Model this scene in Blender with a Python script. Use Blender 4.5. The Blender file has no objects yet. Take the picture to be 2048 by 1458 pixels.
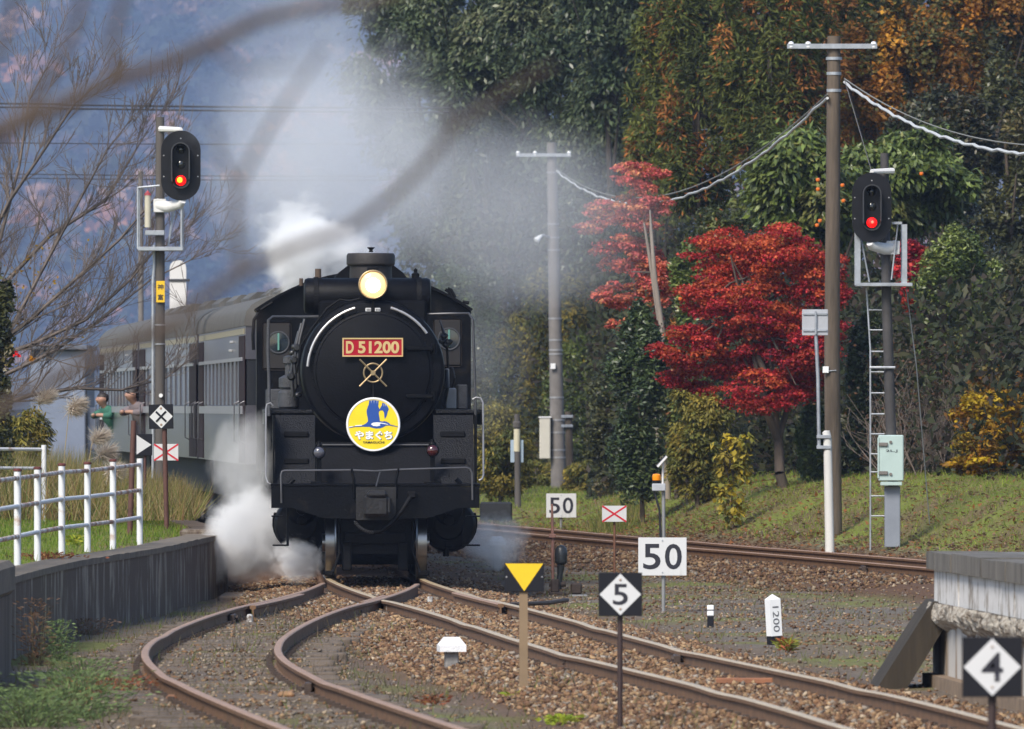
import bpy, bmesh, math, random
import numpy as np
from mathutils import Vector, Matrix, noise as mnoise
from mathutils.geometry import tessellate_polygon

random.seed(7)
RNG = np.random.default_rng(11)
S = bpy.context.scene
COL = S.collection

# ------------------------------------------------------------------ camera, sky, sun, exposure
F = 23240.0      # focal length in photo pixels (2048 wide)
HY = 815.0       # photo row of the horizon
EYE = 2.07       # camera height over the rail head
cam_d = bpy.data.cameras.new('camera')
cam = bpy.data.objects.new('camera', cam_d)
COL.objects.link(cam)
cam_d.sensor_width = 36.0
cam_d.lens = 36.0 * F / 2048.0
cam.location = (0, 0, EYE)
cam.rotation_euler = (math.radians(90) + (HY - 729.0) / F, 0, 0)
cam_d.clip_start = 0.5
cam_d.clip_end = 20000
cam_d.dof.use_dof = True
cam_d.dof.focus_distance = 139.0
cam_d.dof.aperture_fstop = cam_d.lens / 36.0
S.camera = cam

TO_SUN = Vector((-0.36, -0.64, 0.68)).normalized()
world = bpy.data.worlds.new('World')
S.world = world
world.use_nodes = True
wn = world.node_tree
sky = wn.nodes.new('ShaderNodeTexSky')
sky.sky_type = 'NISHITA'
sky.sun_disc = False
sky.sun_elevation = math.asin(TO_SUN.z)
sky.sun_rotation = math.atan2(TO_SUN.x, TO_SUN.y)
wn.links.new(sky.outputs[0], wn.nodes['Background'].inputs[0])
wn.nodes['Background'].inputs[1].default_value = 0.125
sun_d = bpy.data.lights.new('sun', 'SUN')
sun_d.energy = 2.8
sun_d.angle = math.radians(22)
sun_d.color = (1.0, 0.93, 0.82)
sun = bpy.data.objects.new('sun', sun_d)
COL.objects.link(sun)
sun.rotation_euler = TO_SUN.to_track_quat('Z', 'Y').to_euler()
sun.location = TO_SUN * 300
S.view_settings.view_transform = 'Standard'
S.view_settings.look = 'None'
S.view_settings.gamma = 1
S.view_settings.exposure = 0.68
S.view_settings.use_curve_mapping = False
S.cycles.use_denoising = True
S.cycles.max_bounces = 6
S.cycles.diffuse_bounces = 3
S.cycles.glossy_bounces = 3
S.cycles.transparent_max_bounces = 8
S.cycles.transmission_bounces = 4
S.cycles.volume_bounces = 3
S.cycles.volume_step_rate = 1.0
S.cycles.volume_max_steps = 128
S.cycles.sample_clamp_indirect = 4.0


# ------------------------------------------------------------------ pixel helpers (photo pixel -> place)
def at(x, y, Y):
    return Vector(((x - 1024.0) / F * Y, Y, EYE + (HY - y) / F * Y))


def gy(y, z):
    return (EYE - z) * F / (y - HY)


def on(x, y, z):
    Y = gy(y, z)
    return Vector(((x - 1024.0) / F * Y, Y, z))


# ------------------------------------------------------------------ materials
MATS = {}


def mat(name, col, rough=0.6, metal=0.0, var=0.15, scale=6.0, bump=0.0, bscale=None, emit=None, spec=0.5, col2=None, streak=False,
        thr=0.55, coat=0.0, sz=0.12):
    if name in MATS:
        return MATS[name]
    m = bpy.data.materials.new(name)
    m.use_nodes = True
    nt = m.node_tree
    b = nt.nodes['Principled BSDF']
    b.inputs['Roughness'].default_value = rough
    b.inputs['Metallic'].default_value = metal
    b.inputs['Specular IOR Level'].default_value = spec
    if coat:
        b.inputs['Coat Weight'].default_value = coat
        b.inputs['Coat Roughness'].default_value = 0.12
    tc = nt.nodes.new('ShaderNodeTexCoord')
    mp = nt.nodes.new('ShaderNodeMapping')
    nt.links.new(tc.outputs['Object'], mp.inputs[0])
    if streak:
        mp.inputs['Scale'].default_value = (1, 1, sz)
    n = nt.nodes.new('ShaderNodeTexNoise')
    n.inputs['Scale'].default_value = scale
    n.inputs['Detail'].default_value = 6
    n.inputs['Roughness'].default_value = 0.65
    nt.links.new(mp.outputs[0], n.inputs['Vector'])
    r = nt.nodes.new('ShaderNodeValToRGB')
    c = np.array(col[:3])
    if col2 is None:
        r.color_ramp.elements[0].position = 0.3
        r.color_ramp.elements[1].position = 0.7
        lo, hi = c * (1 - var), np.minimum(c * (1 + var), 1)
    else:
        r.color_ramp.elements[0].position = thr - 0.06
        r.color_ramp.elements[1].position = thr + 0.06
        lo, hi = c, np.array(col2[:3])
    r.color_ramp.elements[0].color = (*lo, 1)
    r.color_ramp.elements[1].color = (*hi, 1)
    nt.links.new(n.outputs[0], r.inputs[0])
    nt.links.new(r.outputs[0], b.inputs['Base Color'])
    if bump:
        bp = nt.nodes.new('ShaderNodeBump')
        bp.inputs['Strength'].default_value = bump
        bp.inputs['Distance'].default_value = 0.02
        n2 = nt.nodes.new('ShaderNodeTexNoise')
        n2.inputs['Scale'].default_value = bscale or scale * 4
        n2.inputs['Detail'].default_value = 5
        nt.links.new(mp.outputs[0], n2.inputs['Vector'])
        nt.links.new(n2.outputs[0], bp.inputs['Height'])
        nt.links.new(bp.outputs[0], b.inputs['Normal'])
    if emit:
        b.inputs['Emission Color'].default_value = (*emit[0], 1)
        b.inputs['Emission Strength'].default_value = emit[1]
    MATS[name] = m
    return m


def leaf_mat(name, rough=0.5, spec=0.4, trans=0.3):
    if name in MATS:
        return MATS[name]
    m = bpy.data.materials.new(name)
    m.use_nodes = True
    nt = m.node_tree
    b = nt.nodes['Principled BSDF']
    b.inputs['Roughness'].default_value = rough
    b.inputs['Specular IOR Level'].default_value = spec
    a = nt.nodes.new('ShaderNodeAttribute')
    a.attribute_name = 'col'
    nt.links.new(a.outputs['Color'], b.inputs['Base Color'])
    if trans:
        t = nt.nodes.new('ShaderNodeBsdfTranslucent')
        nt.links.new(a.outputs['Color'], t.inputs[0])
        mx = nt.nodes.new('ShaderNodeMixShader')
        mx.inputs[0].default_value = trans
        nt.links.new(b.outputs[0], mx.inputs[1])
        nt.links.new(t.outputs[0], mx.inputs[2])
        nt.links.new(mx.outputs[0], nt.nodes['Material Output'].inputs[0])
    MATS[name] = m
    return m


def plain(name, col, rough=0.5, emit=None, metal=0.0, spec=0.5):
    return mat(name, col, rough, metal, 0.06, 9.0, 0, None, emit, spec)


# ------------------------------------------------------------------ mesh helpers
def frame_from(d):
    d = Vector(d).normalized()
    u = d.orthogonal().normalized() if abs(d.z) > 0.99 else d.cross(Vector((0, 0, 1))).normalized()
    return d, u, d.cross(u).normalized()


class MB:
    def __init__(s):
        s.v, s.f = [], []

    def add(s, vs, fs):
        o = len(s.v)
        s.v += [tuple(p) for p in vs]
        s.f += [tuple(i + o for i in f) for f in fs]
        return s

    def box(s, lo, hi, M=None):
        (a, b, c), (d, e, f) = lo, hi
        vs = [Vector(p) for p in ((a, b, c), (d, b, c), (d, e, c), (a, e, c), (a, b, f), (d, b, f), (d, e, f), (a, e, f))]
        if M is not None:
            vs = [M @ p for p in vs]
        return s.add(vs, [(0, 3, 2, 1), (4, 5, 6, 7), (0, 1, 5, 4), (1, 2, 6, 5), (2, 3, 7, 6), (3, 0, 4, 7)])

    def cbox(s, c, size, M=None):
        return s.box(tuple(c[i] - size[i] / 2 for i in range(3)), tuple(c[i] + size[i] / 2 for i in range(3)), M)

    def bbox(s, lo, hi, bv=0.01):
        """box with chamfered edges along all three axes (24 vertices)"""
        bm = bmesh.new()
        bmesh.ops.create_cube(bm, size=1)
        for v in bm.verts:
            v.co = Vector([lo[i] + (v.co[i] + 0.5) * (hi[i] - lo[i]) for i in range(3)])
        bmesh.ops.bevel(bm, geom=bm.edges[:], offset=bv, segments=1, affect='EDGES')
        bm.verts.index_update()
        s.add([v.co for v in bm.verts], [[v.index for v in f.verts] for f in bm.faces])
        bm.free()
        return s

    def tube(s, pts, r, seg=8, caps=True):
        pts = [Vector(p) for p in pts]
        n = len(pts)
        rs = r if isinstance(r, (list, tuple)) else [r] * n
        vs, fs = [], []
        prev_u = None
        for i, p in enumerate(pts):
            d = (pts[min(i + 1, n - 1)] - pts[max(i - 1, 0)]).normalized()
            if prev_u is None:
                _, u, w = frame_from(d)
            else:
                u = (prev_u - d * prev_u.dot(d))
                u = u.normalized() if u.length > 1e-6 else frame_from(d)[1]
                w = d.cross(u)
            prev_u = u
            for k in range(seg):
                a = 2 * math.pi * k / seg
                vs.append(p + (u * math.cos(a) + w * math.sin(a)) * rs[i])
        for i in range(n - 1):
            for k in range(seg):
                k2 = (k + 1) % seg
                fs.append((i * seg + k, i * seg + k2, (i + 1) * seg + k2, (i + 1) * seg + k))
        if caps:
            fs.append(tuple(range(seg))[::-1])
            fs.append(tuple((n - 1) * seg + k for k in range(seg)))
        return s.add(vs, fs)

    def cyl(s, a, b, r, seg=16, r2=None):
        return s.tube([a, b], [r, r if r2 is None else r2], seg)

    def lathe(s, prof, o=(0, 0, 0), axis=(0, 0, 1), seg=24, close=True):
        """prof: list of (radius, along-axis)"""
        d, u, w = frame_from(axis)
        o = Vector(o)
        vs, fs = [], []
        n = len(prof)
        for (r, t) in prof:
            for k in range(seg):
                a = 2 * math.pi * k / seg
                vs.append(o + d * t + (u * math.cos(a) + w * math.sin(a)) * r)
        for i in range(n - 1):
            for k in range(seg):
                k2 = (k + 1) % seg
                fs.append((i * seg + k, i * seg + k2, (i + 1) * seg + k2, (i + 1) * seg + k))
        if close:
            fs.append(tuple(range(seg))[::-1])
            fs.append(tuple((n - 1) * seg + k for k in range(seg)))
        return s.add(vs, fs)

    def prism(s, poly, y0, y1, plane='XZ'):
        """poly in plane, extruded along the third axis"""
        def P(a, b, t):
            return {'XZ': (a, t, b), 'YZ': (t, a, b), 'XY': (a, b, t)}[plane]
        n = len(poly)
        vs = [P(a, b, y0) for a, b in poly] + [P(a, b, y1) for a, b in poly]
        fs = [tuple(range(n)), tuple(range(n, 2 * n))[::-1]]
        fs += [(i, (i + 1) % n, n + (i + 1) % n, n + i) for i in range(n)]
        return s.add(vs, fs)

    def ring(s, o, R, r, axis=(0, 1, 0), seg=28, rs=8, a0=0.0, a1=2 * math.pi):
        d, u, w = frame_from(axis)
        o = Vector(o)
        full = abs(a1 - a0 - 2 * math.pi) < 1e-6
        pts = []
        for k in range(seg + 1):
            a = a0 + (a1 - a0) * k / seg
            pts.append(o + (u * math.cos(a) + w * math.sin(a)) * R)
        return s.tube(pts, r, rs, caps=not full)

    def build(s, name, m, parent=None, smooth=False, loc=None, sharp=40, fixn=True):
        me = bpy.data.meshes.new(name)
        me.from_pydata(s.v, [], s.f)
        if fixn:
            bm = bmesh.new()
            bm.from_mesh(me)
            bmesh.ops.recalc_face_normals(bm, faces=bm.faces)
            bm.to_mesh(me)
            bm.free()
        if m is not None:
            me.materials.append(m)
        if smooth:
            me.polygons.foreach_set('use_smooth', [True] * len(me.polygons))
            try:
                me.set_sharp_from_angle(angle=math.radians(sharp))
            except Exception:
                pass
        me.update()
        o = bpy.data.objects.new(name, me)
        COL.objects.link(o)
        if parent is not None:
            o.parent = parent
        if loc is not None:
            o.location = loc
        return o


def tag(o, label=None, cat=None, group=None, kind=None):
    if label:
        o['label'] = label
    if cat:
        o['category'] = cat
    if group:
        o['group'] = group
    if kind:
        o['kind'] = kind
    return o


def thing(name, label, cat, loc=(0, 0, 0), rz=0.0, group=None, tilt=0.0):
    o = bpy.data.objects.new(name, None)
    COL.objects.link(o)
    o.location = loc
    o.rotation_euler = (0, tilt, rz)
    return tag(o, label, cat, group)


def link_copy(src, parent, loc=None, rot=None, scale=None):
    c = src.copy()
    COL.objects.link(c)
    c.parent = parent
    if loc is not None:
        c.location = loc
    if rot is not None:
        c.rotation_euler = rot
    if scale is not None:
        c.scale = scale
    return c


def quads(name, C, D, N, L, W, colr, m, parent=None, loc=None, tri=False):
    """diamond leaves: centres C, directions D, normals N (n,3), half length L, half width W (n,), colours (n,3)"""
    n = len(C)
    D = D / np.maximum(np.linalg.norm(D, axis=1, keepdims=True), 1e-6)
    Sd = np.cross(D, N)
    Sd /= np.maximum(np.linalg.norm(Sd, axis=1, keepdims=True), 1e-6)
    L = np.broadcast_to(L, (n,))[:, None]
    W = np.broadcast_to(W, (n,))[:, None]
    if tri:      # blade: base pair and a tip
        V = np.stack([C - Sd * W, C + Sd * W, C + D * L * 2], 1).reshape(-1, 3)
        k = 3
    else:
        Nn = np.cross(Sd, D)
        V = np.stack([C - D * L, C + Sd * W + Nn * W * 0.35, C + D * L, C - Sd * W + Nn * W * 0.35], 1).reshape(-1, 3)
        k = 4
    me = bpy.data.meshes.new(name)
    me.vertices.add(n * k)
    me.vertices.foreach_set('co', V.astype(np.float32).ravel())
    me.loops.add(n * k)
    me.loops.foreach_set('vertex_index', np.arange(n * k, dtype=np.int32))
    me.polygons.add(n)
    me.polygons.foreach_set('loop_start', np.arange(0, n * k, k, dtype=np.int32))
    me.update(calc_edges=True)
    at_ = me.attributes.new('col', 'FLOAT_COLOR', 'FACE')
    cc = np.concatenate([np.clip(colr, 0, 1), np.ones((n, 1))], 1).astype(np.float32)
    at_.data.foreach_set('color', cc.ravel())
    me.materials.append(m)
    o = bpy.data.objects.new(name, me)
    COL.objects.link(o)
    if parent is not None:
        o.parent = parent
    if loc is not None:
        o.location = loc
    return o


def text_mesh(s, name, m, w, h, parent, M, bold=0.0, depth=0.004, cjk=False):
    """text fitted into a w x h box centred at matrix M (local XZ plane faces -Y)"""
    cu = bpy.data.curves.new(name, 'FONT')
    cu.body = s
    cu.offset = bold
    cu.resolution_u = 4
    o = bpy.data.objects.new(name, cu)
    COL.objects.link(o)
    dg = bpy.context.evaluated_depsgraph_get()
    me = bpy.data.meshes.new_from_object(o.evaluated_get(dg))
    bpy.data.objects.remove(o)
    co = np.empty(len(me.vertices) * 3)
    me.vertices.foreach_get('co', co)
    co = co.reshape(-1, 3)
    lo, hi = co.min(0), co.max(0)
    sx = w / max(hi[0] - lo[0], 1e-6)
    sz = h / max(hi[1] - lo[1], 1e-6)
    c = (lo + hi) / 2
    out = np.stack([(co[:, 0] - c[0]) * sx, np.zeros(len(co)), (co[:, 1] - c[1]) * sz], 1)
    me.vertices.foreach_set('co', out.ravel())
    me.materials.clear()
    me.materials.append(m)
    me.name = name
    r = bpy.data.objects.new(name, me)
    COL.objects.link(r)
    r.parent = parent
    r.matrix_basis = M
    me.update()
    return r


def flat_poly(name, poly, m, parent, y, hole=None):
    bm = bmesh.new()
    vs = [bm.verts.new((a, y, b)) for a, b in poly]
    for t in tessellate_polygon([[Vector((a, b, 0)) for a, b in poly]]):
        bm.faces.new([vs[i] for i in t])
    bmesh.ops.recalc_face_normals(bm, faces=bm.faces)
    me = bpy.data.meshes.new(name)
    bm.to_mesh(me)
    bm.free()
    me.materials.append(m)
    o = bpy.data.objects.new(name, me)
    COL.objects.link(o)
    o.parent = parent
    return o


T = Matrix.Translation


def interp(tab, y):
    """tab: [(Y, X)] sorted by Y; smooth (Catmull-Rom) interpolation with linear ends"""
    ys = [t[0] for t in tab]
    xs = [t[1] for t in tab]
    if y <= ys[0]:
        return xs[0] + (xs[1] - xs[0]) / (ys[1] - ys[0]) * (y - ys[0])
    if y >= ys[-1]:
        return xs[-1] + (xs[-1] - xs[-2]) / (ys[-1] - ys[-2]) * (y - ys[-1])
    i = max(k for k in range(len(ys) - 1) if ys[k] <= y)
    t = (y - ys[i]) / (ys[i + 1] - ys[i])

    def sl(k):
        if 0 < k < len(ys) - 1:
            return (xs[k + 1] - xs[k - 1]) / (ys[k + 1] - ys[k - 1])
        k = min(max(k, 0), len(ys) - 2)
        return (xs[k + 1] - xs[k]) / (ys[k + 1] - ys[k])
    hh = ys[i + 1] - ys[i]
    m0, m1 = sl(i) * hh, sl(i + 1) * hh
    return ((2 * t**3 - 3 * t**2 + 1) * xs[i] + (t**3 - 2 * t**2 + t) * m0 + (-2 * t**3 + 3 * t**2) * xs[i + 1] + (t**3 - t**2) * m1)

# ------------------------------------------------------------------ tracks (plan) and terrain
MAIN = [(30, 6.0), (60, 3.8), (75, 2.74), (80, 2.43), (86, 2.0), (92, 1.5), (98, 1.0), (104, 0.58), (112, 0.10), (120, -0.42), (126, -0.85),
        (132, -1.23), (140, -1.63), (146, -1.80), (160, -2.2), (181, -3.5), (201.5, -5.09), (222, -6.5), (260, -9.6)]
SIDE = [(30, 3.1), (60, 0.45), (75, -0.89), (80, -1.33), (86, -1.83), (92, -2.25), (98, -2.53), (104, -2.62), (112, -2.53), (120, -2.30),
        (126, -1.99), (132, -1.77), (139, -1.64)]
FARW = [(60, 16.5), (120, 9.6), (150.6, 5.9), (158, 5.0), (166, 4.0), (172, 3.15), (180, 2.2), (190, 1.0), (198, 0.1), (206, -0.9),
        (225, -3.0), (260, -6.2)]
WALLX = [(100, -4.70), (107, -4.62), (113, -4.55), (119, -4.42), (124, -4.20), (130, -3.93), (137, -3.75), (144, -3.62), (150, -3.75),
         (160, -4.3), (178, -5.5), (200, -7.1)]


def tab(table, ys):
    return np.array([interp(table, float(y)) for y in ys])


def lin(pts, d):
    return np.interp(d, [p[0] for p in pts], [p[1] for p in pts])


def nz(x, y, s):
    return mnoise.noise(Vector((x * s, y * s, 3.7)))


xs = np.unique(np.concatenate([np.arange(-720, -30, 30), np.arange(-30, -9, 2.0), np.arange(-9, 13, 0.16), np.arange(13, 40, 1.5),
                               np.arange(40, 721, 30)]))
ys = np.unique(np.concatenate([np.arange(-60, 70, 6.0), np.arange(70, 240, 0.55), np.arange(240, 330, 4.0), np.arange(330, 10201, 150)]))
GXm, GYm = np.meshgrid(xs, ys)
mx_, sx_, fx_ = tab(MAIN, ys), tab(SIDE, ys), tab(FARW, ys)


def ground_z(X, Y, mxx=None, sxx=None, fxx=None):
    X = np.asarray(X, float)
    Y = np.asarray(Y, float)
    if mxx is None:
        mxx = np.vectorize(lambda q: interp(MAIN, float(q)))(Y)
        sxx = np.vectorize(lambda q: interp(SIDE, float(q)))(Y)
        fxx = np.vectorize(lambda q: interp(FARW, float(q)))(Y)
    z = np.full(X.shape, -0.25)
    dm = np.abs(X - mxx)
    z = np.maximum(z, lin([(0, -0.128), (1.0, -0.13), (1.9, -0.26)], dm))
    ds = np.where(Y < 139, np.abs(X - sxx), 99)
    z = np.maximum(z, lin([(0, -0.135), (0.8, -0.14), (1.4, -0.26)], ds))
    df = X - fxx
    df = np.where(df > 1.2, np.maximum(1.2, df - np.clip((Y - 186) * 0.055, 0, 1.5)), df)
    z = np.maximum(z, lin([(-2.9, -0.3), (-1.5, -0.145), (1.2, -0.145), (1.6, -0.02), (2.2, 0.16), (3.3, 0.72), (4.6, 0.92), (8, 1.25), (14, 3.2),
                           (34, 9.0), (60, 12.0)], df) * np.where(df > 1.2, np.clip((236 - Y) / 26, 0.14, 1), 1))
    # nearer than the platform end the right side is flat
    return z


GZ = ground_z(GXm, GYm, mx_[:, None] + 0 * GXm, sx_[:, None] + 0 * GXm, fx_[:, None] + 0 * GXm)
NZ = np.array([[nz(x, y, 0.9) * 0.03 + nz(x, y, 2.7) * 0.015 if -9 < x < 13 and 70 < y < 240 else 0.0 for x in xs] for y in ys])
dm_ = np.abs(GXm - mx_[:, None])
NZ = NZ * np.clip((dm_ - 0.7) / 0.6, 0.25, 1)
GZ = GZ + NZ
df_ = GXm - fx_[:, None]
ds_ = np.where(GYm < 139, np.abs(GXm - sx_[:, None]), 99)


def blend(a, b, t):
    return a * (1 - t[..., None]) + b * t[..., None]


soil = np.array([0.17, 0.132, 0.095])
balc = np.array([0.15, 0.088, 0.055])
gry = np.array([0.165, 0.15, 0.132])
grs = np.array([0.17, 0.195, 0.04])
dry = np.array([0.20, 0.155, 0.075])
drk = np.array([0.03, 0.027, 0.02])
GCOL = np.broadcast_to(soil, GXm.shape + (3,)).copy()
n1 = np.array([[nz(x, y, 0.55) if -9 < x < 13 and 70 < y < 240 else 0.0 for x in xs] for y in ys])
GCOL = blend(GCOL, gry, np.clip(n1 * 1.6, 0, 0.8))
GCOL = blend(GCOL, grs, np.clip(-n1 * 1.8 - 0.1, 0, 0.7))
GCOL = blend(GCOL, balc, np.clip((2.3 - dm_) / 0.7, 0, 1))
GCOL = blend(GCOL, balc * 0.9, np.clip((ds_ < 1.0) * 0.35 + 0 * ds_, 0, 1))
GCOL = blend(GCOL, balc * 0.85, np.clip((2.9 - np.abs(df_)) / 0.7, 0, 1) * (df_ < 1.6))
bank = np.clip((df_ - 1.5) / 0.5, 0, 1)
GCOL = blend(GCOL, blend(np.broadcast_to(dry * 0.8, GXm.shape + (3,)), grs, np.clip(0.55 + n1 * 2, 0, 1)), bank)
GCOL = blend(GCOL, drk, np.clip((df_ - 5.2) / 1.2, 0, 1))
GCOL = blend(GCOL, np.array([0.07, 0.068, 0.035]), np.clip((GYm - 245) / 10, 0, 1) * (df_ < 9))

gm = bpy.data.materials.new('ground_earth')
gm.use_nodes = True
nt = gm.node_tree
b = nt.nodes['Principled BSDF']
b.inputs['Roughness'].default_value = 0.95
b.inputs['Specular IOR Level'].default_value = 0.15
a = nt.nodes.new('ShaderNodeAttribute')
a.attribute_name = 'col'
tc = nt.nodes.new('ShaderNodeTexCoord')
n = nt.nodes.new('ShaderNodeTexNoise')
n.inputs['Scale'].default_value = 14
n.inputs['Detail'].default_value = 8
n.inputs['Roughness'].default_value = 0.75
nt.links.new(tc.outputs['Object'], n.inputs['Vector'])
mr = nt.nodes.new('ShaderNodeMapRange')
mr.inputs[1].default_value = 0.25
mr.inputs[2].default_value = 0.75
mr.inputs[3].default_value = 0.45
mr.inputs[4].default_value = 1.6
nt.links.new(n.outputs[0], mr.inputs[0])
mm = nt.nodes.new('ShaderNodeVectorMath')
mm.operation = 'MULTIPLY'
nt.links.new(a.outputs['Color'], mm.inputs[0])
nt.links.new(mr.outputs[0], mm.inputs[1])
nt.links.new(mm.outputs[0], b.inputs['Base Color'])
bp = nt.nodes.new('ShaderNodeBump')
bp.inputs['Strength'].default_value = 0.8
bp.inputs['Distance'].default_value = 0.04
nt.links.new(n.outputs[0], bp.inputs['Height'])
nt.links.new(bp.outputs[0], b.inputs['Normal'])


def grid_mesh(name, X, Y, Z, C, m):
    r, c = X.shape
    V = np.stack([X, Y, Z], -1).reshape(-1, 3)
    idx = np.arange(r * c).reshape(r, c)
    Q = np.stack([idx[:-1, :-1], idx[:-1, 1:], idx[1:, 1:], idx[1:, :-1]], -1).reshape(-1, 4)
    me = bpy.data.meshes.new(name)
    me.vertices.add(len(V))
    me.vertices.foreach_set('co', V.astype(np.float32).ravel())
    me.loops.add(len(Q) * 4)
    me.loops.foreach_set('vertex_index', Q.astype(np.int32).ravel())
    me.polygons.add(len(Q))
    me.polygons.foreach_set('loop_start', np.arange(0, len(Q) * 4, 4, dtype=np.int32))
    me.polygons.foreach_set('use_smooth', [True] * len(Q))
    me.update(calc_edges=True)
    ca = me.attributes.new('col', 'FLOAT_COLOR', 'POINT')
    cc = np.concatenate([C.reshape(-1, 3), np.ones((len(V), 1))], 1).astype(np.float32)
    ca.data.foreach_set('color', cc.ravel())
    me.materials.append(m)
    o = bpy.data.objects.new(name, me)
    COL.objects.link(o)
    return o


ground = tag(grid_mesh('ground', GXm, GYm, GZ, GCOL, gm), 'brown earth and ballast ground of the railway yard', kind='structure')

# lawn behind the old platform wall
ly = np.unique(np.concatenate([np.arange(92, 175, 0.8), np.arange(175, 250, 4)]))
lu = np.array([0, 0.25, 0.6, 1, 1.5, 2, 2.6, 3.4, 4.4, 6, 9, 14, 22])
LWx = tab(WALLX, ly)
LX_ = LWx[:, None] - 0.33 - lu[None, :]
LY_ = np.broadcast_to(ly[:, None], LX_.shape)


def lawn_h(u):
    return np.interp(u, [0, 0.6, 2.5, 8, 22], [0.485, 0.50, 0.60, 0.70, 0.8])


LZ_ = np.broadcast_to(lawn_h(lu)[None, :], LX_.shape) + np.array([[nz(x, y, 0.7) * 0.03 for x in row] for row, y in zip(LX_, ly)])
ln = np.array([[nz(x, y, 0.5) for x in row] for row, y in zip(LX_, ly)])
lc = blend(np.broadcast_to(np.array([0.16, 0.19, 0.03]), LX_.shape + (3,)), dry * 0.9, np.clip(ln * 1.5 + (lu[None, :] < 0.3) * 0.8, 0, 1))
lawn = tag(grid_mesh('lawn', LX_, LY_, LZ_, lc, gm), 'green lawn on the old platform behind the curved wall', kind='structure')

# ------------------------------------------------------------------ ballast stones
def rocks(name, P, R, C, m, parent=None):
    """deformed octahedra; P (n,3), R (n,), C (n,3)"""
    n = len(P)
    base = np.array([[1, 0, 0], [-1, 0, 0], [0, 1, 0], [0, -1, 0], [0, 0, 1], [0, 0, -1]], float)
    V = base[None] * RNG.uniform(0.6, 1.25, (n, 6, 1)) + RNG.normal(0, 0.22, (n, 6, 3))
    q = RNG.normal(size=(n, 4))
    q /= np.linalg.norm(q, axis=1, keepdims=True)
    w, x, y, z = q.T
    M = np.stack([1 - 2 * (y * y + z * z), 2 * (x * y - z * w), 2 * (x * z + y * w), 2 * (x * y + z * w), 1 - 2 * (x * x + z * z),
                  2 * (y * z - x * w), 2 * (x * z - y * w), 2 * (y * z + x * w), 1 - 2 * (x * x + y * y)], 1).reshape(n, 3, 3)
    V = np.einsum('nij,nkj->nki', M, V) * np.array([1, 1, 0.75]) * R[:, None, None] + P[:, None, :]
    T8 = np.array([[0, 2, 4], [2, 1, 4], [1, 3, 4], [3, 0, 4], [2, 0, 5], [1, 2, 5], [3, 1, 5], [0, 3, 5]])
    I = (T8[None] + (np.arange(n) * 6)[:, None, None]).reshape(-1)
    me = bpy.data.meshes.new(name)
    me.vertices.add(n * 6)
    me.vertices.foreach_set('co', V.astype(np.float32).ravel())
    me.loops.add(n * 24)
    me.loops.foreach_set('vertex_index', I.astype(np.int32))
    me.polygons.add(n * 8)
    me.polygons.foreach_set('loop_start', np.arange(0, n * 24, 3, dtype=np.int32))
    me.update(calc_edges=True)
    ca = me.attributes.new('col', 'FLOAT_COLOR', 'FACE')
    cc = np.repeat(np.concatenate([C, np.ones((n, 1))], 1), 8, 0).astype(np.float32)
    ca.data.foreach_set('color', cc.ravel())
    me.materials.append(m)
    o = bpy.data.objects.new(name, me)
    COL.objects.link(o)
    o.parent = parent
    return o


stone_m = leaf_mat('ballast_stone_rock', 0.85, 0.2, 0)
STP = np.array([[0.26, 0.155, 0.085], [0.34, 0.225, 0.125], [0.16, 0.09, 0.055], [0.28, 0.235, 0.19], [0.42, 0.33, 0.23], [0.20, 0.11, 0.06]])
STW = np.array([0.28, 0.2, 0.22, 0.1, 0.06, 0.14])


def stone_cols(n, k=1.0, w=STW):
    c = STP[RNG.choice(len(STP), n, p=w)]
    return c * RNG.uniform(0.5, 1.15, (n, 1)) * k


def band(table, y0, y1, half, n, rmin, rmax, off=0.0, spread=None, power=1.0):
    u = RNG.random(n) ** power
    Y = y0 + (y1 - y0) * u
    X0 = np.interp(Y, np.arange(y0 - 1, y1 + 1, 0.5), tab(table, np.arange(y0 - 1, y1 + 1, 0.5)))
    X = X0 + off + RNG.uniform(-half, half, n)
    return X, Y, RNG.uniform(rmin, rmax, n)


def gz_fast(X, Y):
    # bilinear look-up in the ground grid
    i = np.clip(np.searchsorted(ys, Y) - 1, 0, len(ys) - 2)
    j = np.clip(np.searchsorted(xs, X) - 1, 0, len(xs) - 2)
    ty = (Y - ys[i]) / (ys[i + 1] - ys[i])
    tx = (X - xs[j]) / (xs[j + 1] - xs[j])
    return (GZ[i, j] * (1 - ty) * (1 - tx) + GZ[i + 1, j] * ty * (1 - tx) + GZ[i, j + 1] * (1 - ty) * tx + GZ[i + 1, j + 1] * ty * tx)


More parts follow.
